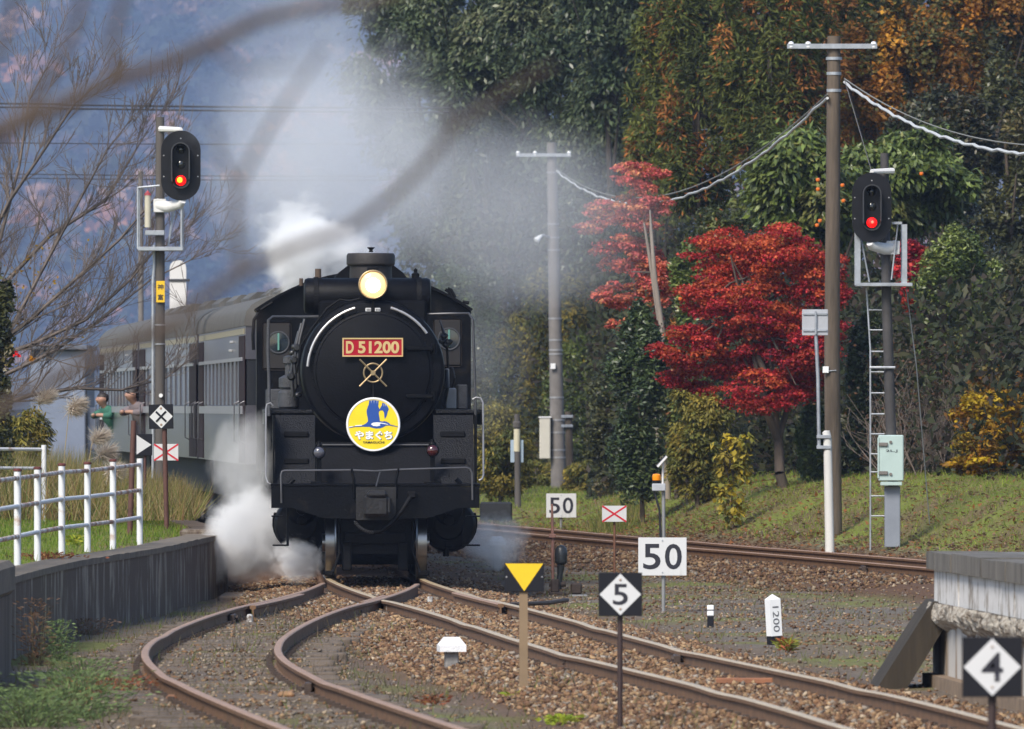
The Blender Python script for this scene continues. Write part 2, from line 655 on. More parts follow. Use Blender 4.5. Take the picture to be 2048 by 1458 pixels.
PX_, PY_, PR_, PC_ = [], [], [], []
for (tb, y0, y1, half, n, r0, r1, off, k, w) in (
        (MAIN, 72, 150, 1.75, 58000, 0.010, 0.036, 0.0, 1.0, STW),
        (SIDE, 73, 139, 1.3, 7500, 0.008, 0.028, -0.1, 0.85, np.array([0.15, 0.2, 0.1, 0.35, 0.12, 0.08])),
        (FARW, 146, 225, 1.9, 20000, 0.018, 0.045, -1.1, 0.75, STW),
        (FARW, 146, 215, 1.2, 5000, 0.014, 0.035, 1.0, 0.75, STW),
        (FARW, 105, 190, 2.8, 9000, 0.008, 0.026, -4.4, 0.8, np.array([0.2, 0.2, 0.2, 0.25, 0.1, 0.05])),
        (MAIN, 76, 150, 3.3, 10000, 0.010, 0.028, 1.6, 0.85, np.array([0.2, 0.2, 0.2, 0.25, 0.1, 0.05])),
        (SIDE, 74, 135, 1.6, 4000, 0.010, 0.026, 1.2, 0.85, np.array([0.15, 0.2, 0.1, 0.35, 0.12, 0.08]))):
    X, Y, Rr = band(tb, y0, y1, half, n, r0, r1, off)
    PX_.append(X); PY_.append(Y); PR_.append(Rr); PC_.append(stone_cols(n, k, w))
PX_, PY_, PR_, PC_ = map(np.concatenate, (PX_, PY_, PR_, PC_))
keep = np.ones(len(PX_), bool)
for tb, lim in ((MAIN, 300), (SIDE, 139), (FARW, 300)):
    tx_ = np.interp(PY_, np.arange(60, 240, 0.5), tab(tb, np.arange(60, 240, 0.5)))
    for sgn in (-1, 1):
        keep &= ~((np.abs(PX_ - tx_ - sgn * 0.565) < 0.085) & (PY_ < lim))
wl = np.interp(PY_, np.arange(60, 240, 0.5), tab(WALLX, np.arange(60, 240, 0.5)))
keep &= PX_ > wl + 0.05
PX_, PY_, PR_, PC_ = PX_[keep], PY_[keep], PR_[keep], PC_[keep]
PZ_ = gz_fast(PX_, PY_) + PR_ * RNG.uniform(-0.2, 0.75, len(PR_))
app = PR_ / PY_ * ((np.abs(PX_ / PY_) < 0.044) & (PY_ > 75.5))
order = np.argsort(-app)
big, rest = order[:300], order[300:]
POS = np.stack([PX_, PY_, PZ_], 1)
tag(rocks('loose_ballast', POS[rest], PR_[rest], PC_[rest], stone_m, ground), kind='stuff')
stone_src = []
for k in range(8):
    o = rocks('ballast_stone', np.zeros((1, 3)), np.ones(1), stone_cols(1, 1.0), stone_m, ground)
    stone_src.append(o)
for q, i in enumerate(big):
    o = stone_src[q] if q < 8 else link_copy(stone_src[q % 8], ground)
    o.location = POS[i]
    o.scale = (PR_[i],) * 3
    o.rotation_euler = (random.random() * 6, random.random() * 6, random.random() * 6)

# ------------------------------------------------------------------ rails
rust = mat('rail_rust', (0.15, 0.078, 0.036), 0.75, 0, 0.35, 9, 0.15)
railtop = mat('rail_running_face', (0.52, 0.385, 0.22), 0.4, 0.2, 0.2, 5, streak=False)
railtop2 = mat('rail_rusted_face', (0.33, 0.205, 0.135), 0.6, 0.05, 0.25, 5)
wood = mat('old_sleeper_wood', (0.11, 0.085, 0.065), 0.9, 0, 0.4, 7, 0.5)
SEC = [(-0.062, -0.153), (0.062, -0.153), (0.062, -0.142), (0.012, -0.122), (0.009, -0.045), (0.032, -0.034), (0.033, -0.008), (0.024, 0.0),
       (-0.024, 0.0), (-0.033, -0.008), (-0.032, -0.034), (-0.009, -0.045), (-0.012, -0.122), (-0.062, -0.142)]


def rail(name, table, off, y0, y1, parent, top, dz=None, step=0.7):
    Ysr = np.arange(y0, y1 + step * 0.5, step)
    vs, fs = [], []
    ns = len(SEC)
    for i, y in enumerate(Ysr):
        x0 = interp(table, y)
        t = (interp(table, y + 0.3) - interp(table, y - 0.3)) / 0.6
        nrm = Vector((1, -t, 0)).normalized()
        c = Vector((x0, y, 0)) + nrm * off
        z = dz(y) if dz else 0.0
        for a, b_ in SEC:
            p = c + nrm * a
            vs.append((p.x, p.y, b_ + z))
    for i in range(len(Ysr) - 1):
        for k in range(ns):
            fs.append((i * ns + k, i * ns + (k + 1) % ns, (i + 1) * ns + (k + 1) % ns, (i + 1) * ns + k))
    fs.append(tuple(range(ns)))
    fs.append(tuple((len(Ysr) - 1) * ns + k for k in range(ns))[::-1])
    mb = MB()
    mb.add(vs, fs)
    o = mb.build(name, rust, parent)
    o.data.materials.append(top)
    for p in o.data.polygons:
        if p.normal.z > 0.45 and p.center.z > -0.02:
            p.material_index = 1
    return o


def dips(js):
    return lambda y: -sum(0.012 * math.exp(-((y - j) / 1.3) ** 2) for j in js)


G2 = 0.565
main_t = thing('railway_track', 'main track with tan rails curving out from under the locomotive to the platform', 'track')
rail('rail', MAIN, G2, 40, 230, main_t, railtop, dips((99.5, 127, 86, 110)))
rail('rail', MAIN, -G2, 40, 230, main_t, railtop, dips((98, 126, 85, 112)))
rail('guard_rail', MAIN, G2 - 0.085, 122.5, 130.5, main_t, railtop2)
side_t = thing('railway_track', 'rusty siding track bowing out beside the old platform wall', 'track')
rail('rail', SIDE, G2, 40, 136.5, side_t, railtop2, dips((101, 88)))
rail('rail', SIDE, -G2, 40, 137.5, side_t, railtop2, dips((106, 90)))
rail('guard_rail', SIDE, -G2 + 0.085, 121.5, 129.5, side_t, railtop2)
rail('wing_rail', SIDE, G2 - 0.075, 124.0, 128.2, side_t, railtop2)
far_t = thing('railway_track', 'far curved track along the foot of the grassy bank', 'track')
rail('rail', FARW, G2, 100, 245, far_t, railtop2)
rail('rail', FARW, -G2, 100, 245, far_t, railtop2)

sl = MB().bbox((-1.05, -0.1, -0.14), (1.05, 0.1, 0), 0.012).build('sleeper', wood, side_t)
first = True
for tb, par, y0, y1, st, top in ((SIDE, side_t, 76.2, 126, 0.68, -0.126), (MAIN, main_t, 117, 135, 0.66, -0.128), (FARW, far_t, 150, 205, 0.7, -0.15)):
    y = y0
    while y < y1:
        x = interp(tb, y)
        t = (interp(tb, y + 0.3) - interp(tb, y - 0.3)) / 0.6
        o = sl if first else link_copy(sl, par)
        first = False
        o.parent = par
        o.location = (x + random.uniform(-0.06, 0.06), y, top + random.uniform(-0.012, 0.006))
        o.rotation_euler = (random.uniform(-0.02, 0.02), 0, -math.atan(t) + random.uniform(-0.02, 0.02))
        o.scale = (random.uniform(0.93, 1.06), random.uniform(0.85, 1.1), 1)
        y += st
iron = mat('track_iron', (0.06, 0.04, 0.03), 0.7, 0.2, 0.4, 20)
for tb, par, y0, y1, nm in ((MAIN, main_t, 75, 140, 'rail_clips'), (SIDE, side_t, 75, 136, 'rail_clips'), (FARW, far_t, 150, 200, 'rail_clips')):
    mb = MB()
    y = y0
    while y < y1:
        x = interp(tb, y)
        for sgn in (-1, 1):
            for s2 in (-1, 1):
                mb.cbox((x + sgn * G2 + s2 * 0.075, y, -0.118), (0.05, 0.09, 0.04))
        y += 0.64
    tag(mb.build(nm, iron, par), kind='stuff')
# joint bars, frog blocks, point-rod stretcher
white_chip = mat('flaked_white_paint', (0.5, 0.49, 0.47), 0.7, 0, 0.1, 14, col2=(0.14, 0.10, 0.08), thr=0.52)
for tb, par, off, y in ((MAIN, main_t, G2 - 0.04, 99.5), (MAIN, main_t, G2 - 0.04, 123.0), (MAIN, main_t, -G2 + 0.04, 98.0),
                        (SIDE, side_t, -G2 + 0.04, 119.0), (SIDE, side_t, G2 - 0.04, 122.8), (SIDE, side_t, G2 - 0.04, 89.5), (FARW, far_t, -G2 - 0.04, 155.5)):
    x = interp(tb, y)
    mb = MB().bbox((x + off - 0.03, y - 0.35, -0.115), (x + off + 0.03, y + 0.35, -0.045), 0.008)
    for q in (-0.22, -0.08, 0.08, 0.22):
        mb.cyl((x + off - 0.05, y + q, -0.08), (x + off + 0.05, y + q, -0.08), 0.018, 6)
    mb.build('joint_bar', iron, par)
for x, y, par in ((-1.66, 126.0, side_t), (-1.32, 124.9, main_t), (-2.69, 119.2, side_t), (-0.92, 130.5, main_t)):
    MB().bbox((x - 0.03, y - 0.07, -0.15), (x + 0.03, y + 0.07, -0.05), 0.012).build('spacer_block', white_chip, par)
MB().tube([(-0.3, 126.2, -0.1), (0.05, 127, -0.08), (0.4, 128.5, -0.09), (0.62, 131, -0.1)], 0.025, 8).build('point_rod', iron, main_t)

# ------------------------------------------------------------------ old platform wall, left
conc = mat('weathered_concrete', (0.13, 0.095, 0.07), 0.92, 0, 0.6, 1.8, 0.8, 22, streak=True)
conc_top = mat('mossy_concrete', (0.15, 0.12, 0.088), 0.95, 0, 0.35, 4, 0.5)
moss = mat('wall_lichen', (0.10, 0.070, 0.050), 0.95, 0, 0.6, 2.6, 0.9, 25, col2=(0.28, 0.24, 0.19), thr=0.57, streak=True, sz=0.4)
ow = thing('retaining_wall', 'dark streaked concrete wall of the old platform curving below the white fence', 'wall', (0, 0, 0))
wy = np.concatenate([np.arange(100, 144.1, 1.0)])


def strip(name, m, off0, off1, z0, z1, yy, parent, jit=0.0):
    vs, fs = [], []
    for y in yy:
        x = interp(WALLX, y)
        j = jit * mnoise.noise(Vector((x * 2, y * 2, 0)))
        vs += [(x + off0, y, z0), (x + off0 + j, y, z1 + j), (x + off1, y, z1 + j * 0.5), (x + off1, y, z0)]
    for i in range(len(yy) - 1):
        for k in range(4):
            fs.append((i * 4 + k, i * 4 + (k + 1) % 4, (i + 1) * 4 + (k + 1) % 4, (i + 1) * 4 + k))
    e = (len(yy) - 1) * 4
    fs += [(0, 1, 2, 3), (e + 3, e + 2, e + 1, e)]
    return MB().add(vs, fs).build(name, m, parent)


strip('wall_face', moss, 0.0, -0.35, -0.45, 0.44, wy, ow, 0.0)
strip('coping', conc_top, 0.012, -0.40, 0.442, 0.505, np.arange(100, 144.1, 0.5), ow, 0.012)
strip('wall_face', conc, -0.02, -0.35, -0.45, 0.50, np.arange(144.15, 190, 1.5), ow, 0.0)
x = interp(WALLX, 144)
MB().bbox((x - 0.5, 143.9, -0.4), (x + 0.07, 145.2, 0.56), 0.03).build('end_pier', moss, ow)
MB().bbox((x + 0.10, 139.0, -0.32), (x + 0.42, 142.2, -0.185), 0.02).build('ditch_kerb', conc, ow)
nb = thing('platform_block', 'dark concrete platform block with a thick rounded coping at the left edge', 'platform', (0, 0, 0))
nbx = (31 - 1024) / F * 101
MB().bbox((-9, 80, 0.44), (nbx, 101, 0.745), 0.05).build('coping', conc_top, nb)
MB().box((-9, 80.2, -0.4), (nbx - 0.03, 100.8, 0.45)).build('wall_face', conc, nb)

# ------------------------------------------------------------------ right platform
pa, pb = Vector((3.43, 96.3, 0)), Vector((3.86, 87.6, 0))
pe = (pb - pa).normalized()
pn = Vector((-pe.y, pe.x, 0))            # into the platform (+x)
if pn.x < 0:
    pn = -pn
plat = thing('station_platform', 'weathered station platform end with grey coping and flaking white wall', 'platform', (0, 0, 0))
whitew = mat('flaking_whitewash', (0.62, 0.60, 0.58), 0.85, 0, 0.2, 4.5, 0.6, 18, col2=(0.27, 0.23, 0.19), thr=0.56, streak=True, sz=0.6)
rough_c = mat('crumbling_concrete', (0.40, 0.36, 0.30), 0.95, 0, 0.4, 11.0, 1.0, 30, col2=(0.17, 0.135, 0.10), thr=0.52)
cope_m = mat('grey_coping_stone', (0.12, 0.108, 0.092), 0.92, 0, 0.55, 5, 0.6, 20, streak=True)
asph = mat('platform_asphalt', (0.16, 0.155, 0.15), 0.95, 0, 0.45, 8, 0.7, 40)
stain = mat('stained_whitewash', (0.50, 0.47, 0.43), 0.9, 0, 0.3, 2.5, 0.3, 18, col2=(0.27, 0.20, 0.14), thr=0.56, streak=True)
PT = 0.885


def pq(s_, d_, z):
    p = pa + pe * s_ + pn * d_
    return (p.x, p.y, z)


def pbox(mb, s0, s1, d0, d1, z0, z1, jit=0.0):
    vs = [pq(s0, d0, z0), pq(s1, d0, z0), pq(s1, d1, z0), pq(s0, d1, z0), pq(s0, d0, z1), pq(s1, d0, z1), pq(s1, d1, z1), pq(s0, d1, z1)]
    return mb.add(vs, [(0, 3, 2, 1), (4, 5, 6, 7), (0, 1, 5, 4), (1, 2, 6, 5), (2, 3, 7, 6), (3, 0, 4, 7)])


s_ = 0.0
k = 0
while s_ < 24:
    L = [0.8, 1.5, 1.1, 1.6, 1.3, 0.9, 1.4][k % 7]
    j = random.uniform(-0.012, 0.012)
    pbox(MB(), s_ + 0.012, s_ + L - 0.012, j, 0.55, 0.735, PT + random.uniform(-0.006, 0.006)).build('coping_block', cope_m, plat)
    pbox(MB(), s_ + 0.10, s_ + L + 0.085, 0.055 + random.uniform(0, 0.012), 0.50, 0.46, 0.733).build('wall_panel', whitew, plat)
    s_ += L
    k += 1
pbox(MB(), 0.02, 60, 0.56, 9, 0.70, PT - 0.012).build('platform_surface', asph, plat)
# crumbling band: lumpy strip under the white panels
vs, fs = [], []
ns_, nv_ = 170, 12
for i in range(ns_ + 1):
    s0 = 0.03 + i * 14.0 / ns_
    for j in range(nv_ + 1):
        t = j / nv_
        bl = 0.22 + 0.06 * mnoise.noise(Vector((s0 * 0.9, 1, 0))) + 0.06 * mnoise.noise(Vector((s0 * 4, 1, 5)))
        z = 0.462 - t * bl
        d = 0.03 + 0.12 * t * t - 0.05 * math.sin(t * math.pi) + 0.05 * mnoise.noise(Vector((s0 * 3, z * 9, 2))) + 0.028 * mnoise.noise(Vector((s0 * 8, z * 26, 7)))
        vs.append(pq(s0, d, z))
    vs.append(pq(s0, 0.5, 0.462 - bl))
w_ = nv_ + 2
for i in range(ns_):
    for j in range(w_ - 1):
        fs.append((i * w_ + j, i * w_ + j + 1, (i + 1) * w_ + j + 1, (i + 1) * w_ + j))
fs.append(tuple(range(w_)))
MB().add(vs, fs).build('crumbling_band', rough_c, plat)
pbox(MB(), -0.85, 24, 0.13, 0.5, -0.4, 0.40).build('lower_wall', stain, plat)
pbox(MB(), -0.6, 24, 0.02, 0.128, -0.4, -0.14).build('footing', mat('earthy_footing', (0.20, 0.14, 0.09), 0.95, 0, 0.3, 4, 0.5), plat)
# leaning end slab
ex = MB()
prof = [(0.03, 0.47), (-0.03, 0.40), (-0.47, -0.29), (-0.47, -0.42), (-0.30, -0.42), (0.16, 0.33), (0.13, 0.47)]
ex.add([(pa.x + a, pa.y + 0.9, b_) for a, b_ in prof] + [(pa.x + a + 0.02, pa.y - 0.5, b_) for a, b_ in prof],
       [tuple(range(7)), tuple(range(7, 14))[::-1]] + [(i, (i + 1) % 7, 7 + (i + 1) % 7, 7 + i) for i in range(7)])
ex.build('leaning_end_slab', mat('mossy_dark_slab', (0.034, 0.026, 0.017), 0.95, 0, 0.4, 5, 0.8, 20, streak=True), plat)

# ------------------------------------------------------------------ wooded mountain far behind
hx = np.linspace(-700, 700, 60)
hy = np.concatenate([np.linspace(2550, 4420, 8), np.linspace(4490, 9500, 60)])
HXm, HYm = np.meshgrid(hx, hy)


def hill_z(X, Y):
    return np.interp(Y, [2550, 4250, 4930, 5950, 7820, 9520], [-1, 1, 76, 323, 560, 640]) + 24 * np.sin(X / 145.0 + Y / 323.0) * np.clip((Y - 4250) / 680, 0, 1)


HZm = hill_z(HXm, HYm)
hill = tag(grid_mesh('wooded_hill', HXm, HYm, HZm, np.broadcast_to(np.array([0.05, 0.05, 0.03]), HXm.shape + (3,)), gm),
           'hazy blue autumn mountainside behind the train', kind='structure')
nc = 1900
cx = RNG.uniform(-390, 320, nc)
cy = RNG.uniform(4350, 5810, nc)
cz = hill_z(cx, cy) + RNG.uniform(3.4, 10.0, nc)
cr = RNG.uniform(6.8, 16.0, nc)
pal = np.array([[0.03, 0.04, 0.03], [0.02, 0.035, 0.03], [0.30, 0.13, 0.06], [0.18, 0.11, 0.07], [0.09, 0.07, 0.065], [0.32, 0.18, 0.11], [0.05, 0.055, 0.035]])
pc = pal[RNG.choice(7, nc, p=[0.26, 0.2, 0.09, 0.12, 0.15, 0.05, 0.13])]
m_ = 110
ci = np.repeat(np.arange(nc), m_)
d_ = RNG.normal(size=(nc * m_, 3))
d_ /= np.linalg.norm(d_, axis=1, keepdims=True)
d_[:, 2] = np.abs(d_[:, 2]) * 1.0 - 0.25
rr = RNG.uniform(0.75, 1.08, (nc * m_, 1))
C_ = np.stack([cx, cy, cz], 1)[ci] + d_ * rr * cr[ci][:, None] * np.array([1, 1, 0.85])
col_ = pc[ci] * RNG.uniform(0.6, 1.4, (nc * m_, 1))
tag(quads('distant_forest', C_, RNG.normal(size=C_.shape), d_ + RNG.normal(0, 0.5, C_.shape), 0.22 * cr[ci], 0.14 * cr[ci], col_,
          leaf_mat('distant_leaves', 0.9, 0.1, 0.15)), 'hazy far forest of dark green and russet trees on the mountainside', 'forest', kind='stuff')

# ------------------------------------------------------------------ steam locomotive
blk = mat('black_engine_paint', (0.0022, 0.0025, 0.004), 0.4, 0, 0.35, 5, 0.12, 30, spec=0.12, col2=(0.011, 0.0095, 0.0085), thr=0.62)
blk2 = mat('matt_black_smokebox', (0.0028, 0.003, 0.0046), 0.48, 0, 0.3, 6, 0.15, 40, spec=0.12)
blk3 = mat('sooty_iron', (0.004, 0.004, 0.005), 0.6, 0, 0.5, 8, 0.3, 40, spec=0.15)
tread = mat('chequer_plate', (0.004, 0.0044, 0.0065), 0.42, 0.0, 0.3, 14, 0.8, 60, spec=0.25)
greyp = mat('dusty_grey_plate', (0.05, 0.052, 0.06), 0.6, 0.2, 0.3, 12, 0.6, 60)
steel = mat('polished_steel', (0.26, 0.255, 0.26), 0.3, 1.0, 0.2, 4)
steel2 = mat('handrail_steel', (0.45, 0.44, 0.45), 0.4, 0.6, 0.15, 5)
steel3 = mat('worn_handrail', (0.10, 0.10, 0.11), 0.4, 0.5, 0.25, 5)
dsteel = mat('dark_handrail', (0.05, 0.05, 0.055), 0.4, 0.3, 0.2, 5)
brass = mat('worn_brass', (0.34, 0.25, 0.14), 0.45, 0.7, 0.2, 12)
redp = plain('plate_red', (0.34, 0.006, 0.02), 0.5, spec=0.2)
gold = plain('plate_gold', (0.62, 0.44, 0.20), 0.4, metal=0.4)
YL0, XL0, HEAD = 140.0, -1.645, 0.025


def LX(px, d):
    s = F / (YL0 + d)
    return (px - 1024) / s - (XL0 - HEAD * d)


def LZ(py, d):
    return EYE + (HY - py) / (F / (YL0 + d))


loco = thing('steam_locomotive', 'black steam locomotive with lit headlight and round yellow emblem on its nose', 'locomotive', (XL0, YL0, 0), HEAD)

# buffer beam
bt = LZ(973, 0)
pts = [(-1.255, bt), (1.255, bt), (1.255, LZ(1016, 0)), (1.0, LZ(1016, 0)), (0.62, LZ(1037, 0)), (-0.62, LZ(1037, 0)), (-1.0, LZ(1016, 0)), (-1.255, LZ(1016, 0))]
beam = MB().prism(pts, 0, 0.06).build('buffer_beam', blk, loco)
mb = MB()
for x, z in ((-1.12, 1.02), (-0.9, 0.98), (-0.62, 1.03), (-0.55, 0.8), (0.55, 0.8), (0.62, 1.03), (0.9, 0.98), (1.12, 1.02), (-0.36, 0.84), (0.36, 0.84)):
    mb.cyl((x, -0.012, z), (x, 0.01, z), 0.018, 8)
mb.build('rivets', blk3, beam)
MB().bbox((-1.265, 0.0, bt + 0.002), (1.265, 0.9, bt + 0.035), 0.008).build('front_deck', blk, loco)
# apron: chequered side panels and a plain centre, leaning back
for sgn in (-1, 1):
    z0, z1, d0, d1 = bt + 0.03, LZ(830, 1.2), 0.55, 1.25
    xa, xb = 0.72, 1.205
    m4 = MB()
    vs = [(sgn * xa, d0, z0), (sgn * xb, d0, z0), (sgn * xb, d1, z1), (sgn * xa, d1, z1)]
    vs += [(p[0], p[1] + 0.04, p[2] - 0.02) for p in vs]
    m4.add(vs, [(0, 1, 2, 3), (7, 6, 5, 4), (0, 4, 5, 1), (1, 5, 6, 2), (2, 6, 7, 3), (3, 7, 4, 0)])
    ap = m4.build('apron_panel', tread, loco)
    for zz in (0.33, 0.72):
        dd = d0 + (d1 - d0) * zz - 0.015
        hz = z0 + (z1 - z0) * zz
        MB().bbox((sgn * 0.80 if sgn > 0 else -1.10, dd - 0.035, hz - 0.035), (1.10 if sgn > 0 else -0.80, dd + 0.03, hz + 0.035), 0.01).build('foot_hole', blk3, ap)
    MB().box((sgn * 1.215 if sgn > 0 else -1.235, 0.5, 0.95), (1.235 if sgn > 0 else -1.215, 1.3, z1)).build('side_valance', blk, loco)
z0, z1 = bt + 0.03, LZ(885, 1.0)
m4 = MB().add([(-0.70, 0.72, z0), (0.70, 0.72, z0), (0.70, 1.05, z1), (-0.70, 1.05, z1), (-0.70, 1.5, z0), (0.70, 1.5, z0), (0.70, 1.5, z1), (-0.70, 1.5, z1)],
              [(0, 1, 2, 3), (7, 6, 5, 4), (0, 4, 5, 1), (1, 5, 6, 2), (2, 6, 7, 3), (3, 7, 4, 0)])
m4.build('centre_apron', blk2, loco)
MB().cyl((-0.72, 1.0, LZ(890, 0.98)), (0.72, 1.0, LZ(890, 0.98)), 0.012, 8).build('apron_rail', dsteel, loco)
# smokebox, door, boiler
cz0, cx0 = LZ(742, 1.3), LX(746, 1.3)
RS = 144 / (F / 141.3)
MB().lathe([(RS, 2.9), (RS, 1.40), (RS - 0.012, 1.345), (RS - 0.045, 1.315), (RS - 0.10, 1.305), (0.70, 1.30)], (cx0, 0, cz0), (0, 1, 0), 72).build('smokebox', blk2, loco, True, sharp=30)
RD = 115 / (F / 141.3)
prof = [(RD + 0.028, 1.304), (RD + 0.026, 1.28), (RD, 1.272), (RD - 0.012, 1.25)]
for i in range(1, 9):
    t = i / 8
    prof.append(((RD - 0.012) * (1 - t) + 0.002 * t, 1.25 - 0.09 * math.sin(t * math.pi / 2)))
door = MB().lathe(prof, (cx0, 0, cz0), (0, 1, 0), 72).build('smokebox_door', blk2, loco, True, sharp=25)
MB().lathe([(0.80, 9.9), (0.80, 2.9), (0.5, 2.85)], (cx0 - 0.01, 0, cz0 - 0.03), (0, 1, 0), 40).build('boiler', blk2, loco, True)
# hinges
for hy_ in (697, 792.6):
    z = LZ(hy_, 1.2)
    h = MB().bbox((LX(812, 1.2), 1.17, z - 0.025), (LX(866, 1.2), 1.26, z + 0.025), 0.01)
    h.cyl((LX(868, 1.2), 1.23, z - 0.06), (LX(868, 1.2), 1.23, z + 0.06), 0.03, 12)
    h.build('hinge', blk, door, True)
# door handwheel: ring and crossed bars
wz, wx = LZ(745.7, 1.15), LX(746, 1.15)
hw = MB().ring((wx, 1.06, wz), 0.113, 0.011, (0, 1, 0), 32, 8)
for sg in (-1, 1):
    hw.tube([(wx - 0.165, 1.045, wz - sg * 0.165), (wx + 0.165, 1.045, wz + sg * 0.165)], 0.011, 8)
hw.lathe([(0.03, 0), (0.03, 0.12), (0.02, 0.14)], (wx, 1.03, wz), (0, 1, 0), 14)
hw.build('handwheel', brass, door, True)
# number plate
np_x, np_z = LX(745.3, 1.15), LZ(694.6, 1.15)
plate = MB().bbox((np_x - 0.36, 1.10, np_z - 0.107), (np_x + 0.36, 1.125, np_z + 0.107), 0.006).build('number_plate', redp, loco)
fr = MB()
for (a, b_, c, d) in ((-0.368, 0.368, 0.098, 0.114), (-0.368, 0.368, -0.114, -0.098), (-0.368, -0.352, -0.0975, 0.0975), (0.352, 0.368, -0.0975, 0.0975)):
    fr.box((np_x + a, 1.088, np_z + c), (np_x + b_, 1.112, np_z + d))
fr.build('frame', gold, plate)
text_mesh('D', 'lettering', gold, 0.095, 0.15, plate, T((np_x - 0.277, 1.094, np_z)), 0.035)
text_mesh('51200', 'lettering', gold, 0.50, 0.15, plate, T((np_x + 0.072, 1.094, np_z)), 0.035)
MB().tube([(wx, 1.10, wz - 0.12), (wx, 1.02, wz - 0.3)], 0.008, 6).build('emblem_hook', blk3, loco)
# round emblem
ex_, ez_ = LX(746.6, 0.9), LZ(849, 0.9)
ER = 54.3 / (F / 140.98)
whp = plain('emblem_white', (0.80, 0.79, 0.80), 0.4)
yel = plain('emblem_yellow', (0.80, 0.60, 0.012), 0.4)
blu = plain('emblem_blue', (0.012, 0.065, 0.30), 0.4)
bkp = plain('print_black', (0.012, 0.011, 0.014), 0.5)
emb = MB().lathe([(ER, 0.03), (ER, 0.0), (ER - 0.008, -0.012), (ER - 0.022, -0.012), (ER - 0.027, -0.003)], (ex_, 0.90, ez_), (0, 1, 0), 64).build('round_emblem', whp, loco, True)
MB().lathe([(ER - 0.0285, 0.0), (ER - 0.0285, -0.006), (0.01, -0.007)], (ex_, 0.90, ez_), (0, 1, 0), 64).build('yellow_disc', yel, emb)


def ep(pts):
    k = ER / 566.0
    return [(ex_ + (x - 722) * k, ez_ - (y - 722) * k) for x, y in pts]


crane = [(635, 222), (628, 300), (600, 370), (580, 440), (590, 520), (607, 600), (610, 655), (570, 700), (500, 735), (330, 757), (215, 785), (215, 797), (330, 775), (500, 768),
         (640, 772), (720, 795), (790, 806), (860, 802), (920, 782), (980, 748), (1040, 740), (1235, 775), (1235, 764), (1075, 722), (1050, 690), (1000, 665), (950, 650),
         (920, 660), (860, 650), (850, 580), (835, 500), (840, 450), (870, 427), (915, 427), (945, 470), (950, 540), (960, 610), (1000, 540), (1020, 460), (1045, 400), (1020, 345), (965, 285),
         (912, 262), (900, 320), (870, 370), (850, 405), (825, 340), (832, 260), (835, 226), (740, 212)]
flat_poly('crane_print', ep(crane), blu, emb, 0.8905)
for pl in ([(670, 715), (720, 683), (800, 674), (880, 682), (960, 697), (1030, 715), (1035, 726), (960, 715), (890, 702), (850, 712), (870, 742), (800, 760), (720, 752)],
           [(338, 738), (490, 728), (480, 748), (350, 757)], [(215, 768), (295, 753), (295, 766), (215, 782)]):
    flat_poly('white_print', ep(pl), whp, emb, 0.8885)
for q in (675, 735, 795, 940, 975, 1010):
    y0 = 222 if q < 900 else 285
    flat_poly('feather_print', ep([(q, y0), (q + 8, y0), (q + 2, y0 + 75)]), whp, emb, 0.8883)
kk = ER / 566.0
text_mesh('やまぐち', 'lettering', whp, 780 * kk, 190 * kk, emb, T((ex_ + 3 * kk, 0.8865, ez_ - 223 * kk)), 0.045)
text_mesh('やまぐち', 'lettering_shadow', plain('emblem_grey', (0.12, 0.12, 0.14), 0.5), 800 * kk, 200 * kk, emb, T((ex_ + 9 * kk, 0.8895, ez_ - 229 * kk)), 0.06)
text_mesh('YAMAGUCHI', 'lettering', bkp, 450 * kk, 48 * kk, emb, T((ex_ + 3 * kk, 0.8865, ez_ - 371 * kk)), 0.02)
# curved handrails on the smokebox front
for nm, a0, a1 in (('l', 106, 176), ('r', 35, 74.5)):
    pts = []
    for i in range(17):
        a = math.radians(a0 + (a1 - a0) * i / 16)
        pts.append((cx0 + 0.797 * math.cos(a), 1.24, cz0 + 0.797 * math.sin(a)))
    MB().tube(pts, 0.0165, 8).build('curved_handrail', steel2, loco, True)
    kn = MB()
    for i in (3, 13):
        kn.cyl((pts[i][0], 1.23, pts[i][2]), (pts[i][0], 1.32, pts[i][2]), 0.026, 8)
    kn.build('handrail_post', blk3, loco)
# feed-water heater drum
dz0 = (LZ(556, 1.75) + LZ(629, 1.75)) / 2
dr = (LZ(556, 1.75) - LZ(629, 1.75)) / 2
dxl, dxr = LX(607.5, 1.75), LX(862, 1.75)
drum = MB().lathe([(dr - 0.06, dxl), (dr - 0.015, dxl + 0.015), (dr, dxl + 0.05), (dr, dxr - 0.05), (dr - 0.015, dxr - 0.015), (dr - 0.06, dxr)], (0, 1.75, dz0), (1, 0, 0), 40).build('feedwater_heater', blk2, loco, True)
for q in (632, 838):
    x = LX(q, 1.75)
    MB().lathe([(dr + 0.012, x - 0.03), (dr + 0.012, x + 0.03)], (0, 1.75, dz0), (1, 0, 0), 40).build('strap', blk3, drum)
for (px, py, wpx, hpx) in ((636, 544, 13, 12), (602, 562, 8, 10)):
    MB().cyl((LX(px, 2), 1.8, LZ(py + hpx, 2)), (LX(px, 2), 1.8, LZ(py - hpx / 2, 2)), wpx / 330, 12).build('pipe_flange', mat('burnt_brown', (0.07, 0.045, 0.03), 0.7), drum)
MB().lathe([(0.045, 0), (0.05, 0.05), (0.02, 0.07), (0.025, 0.10), (0.005, 0.12)], (LX(831, 1.75), 1.75, LZ(556, 1.75)), (0, 0, 1), 12).build('relief_valve', blk3, drum)
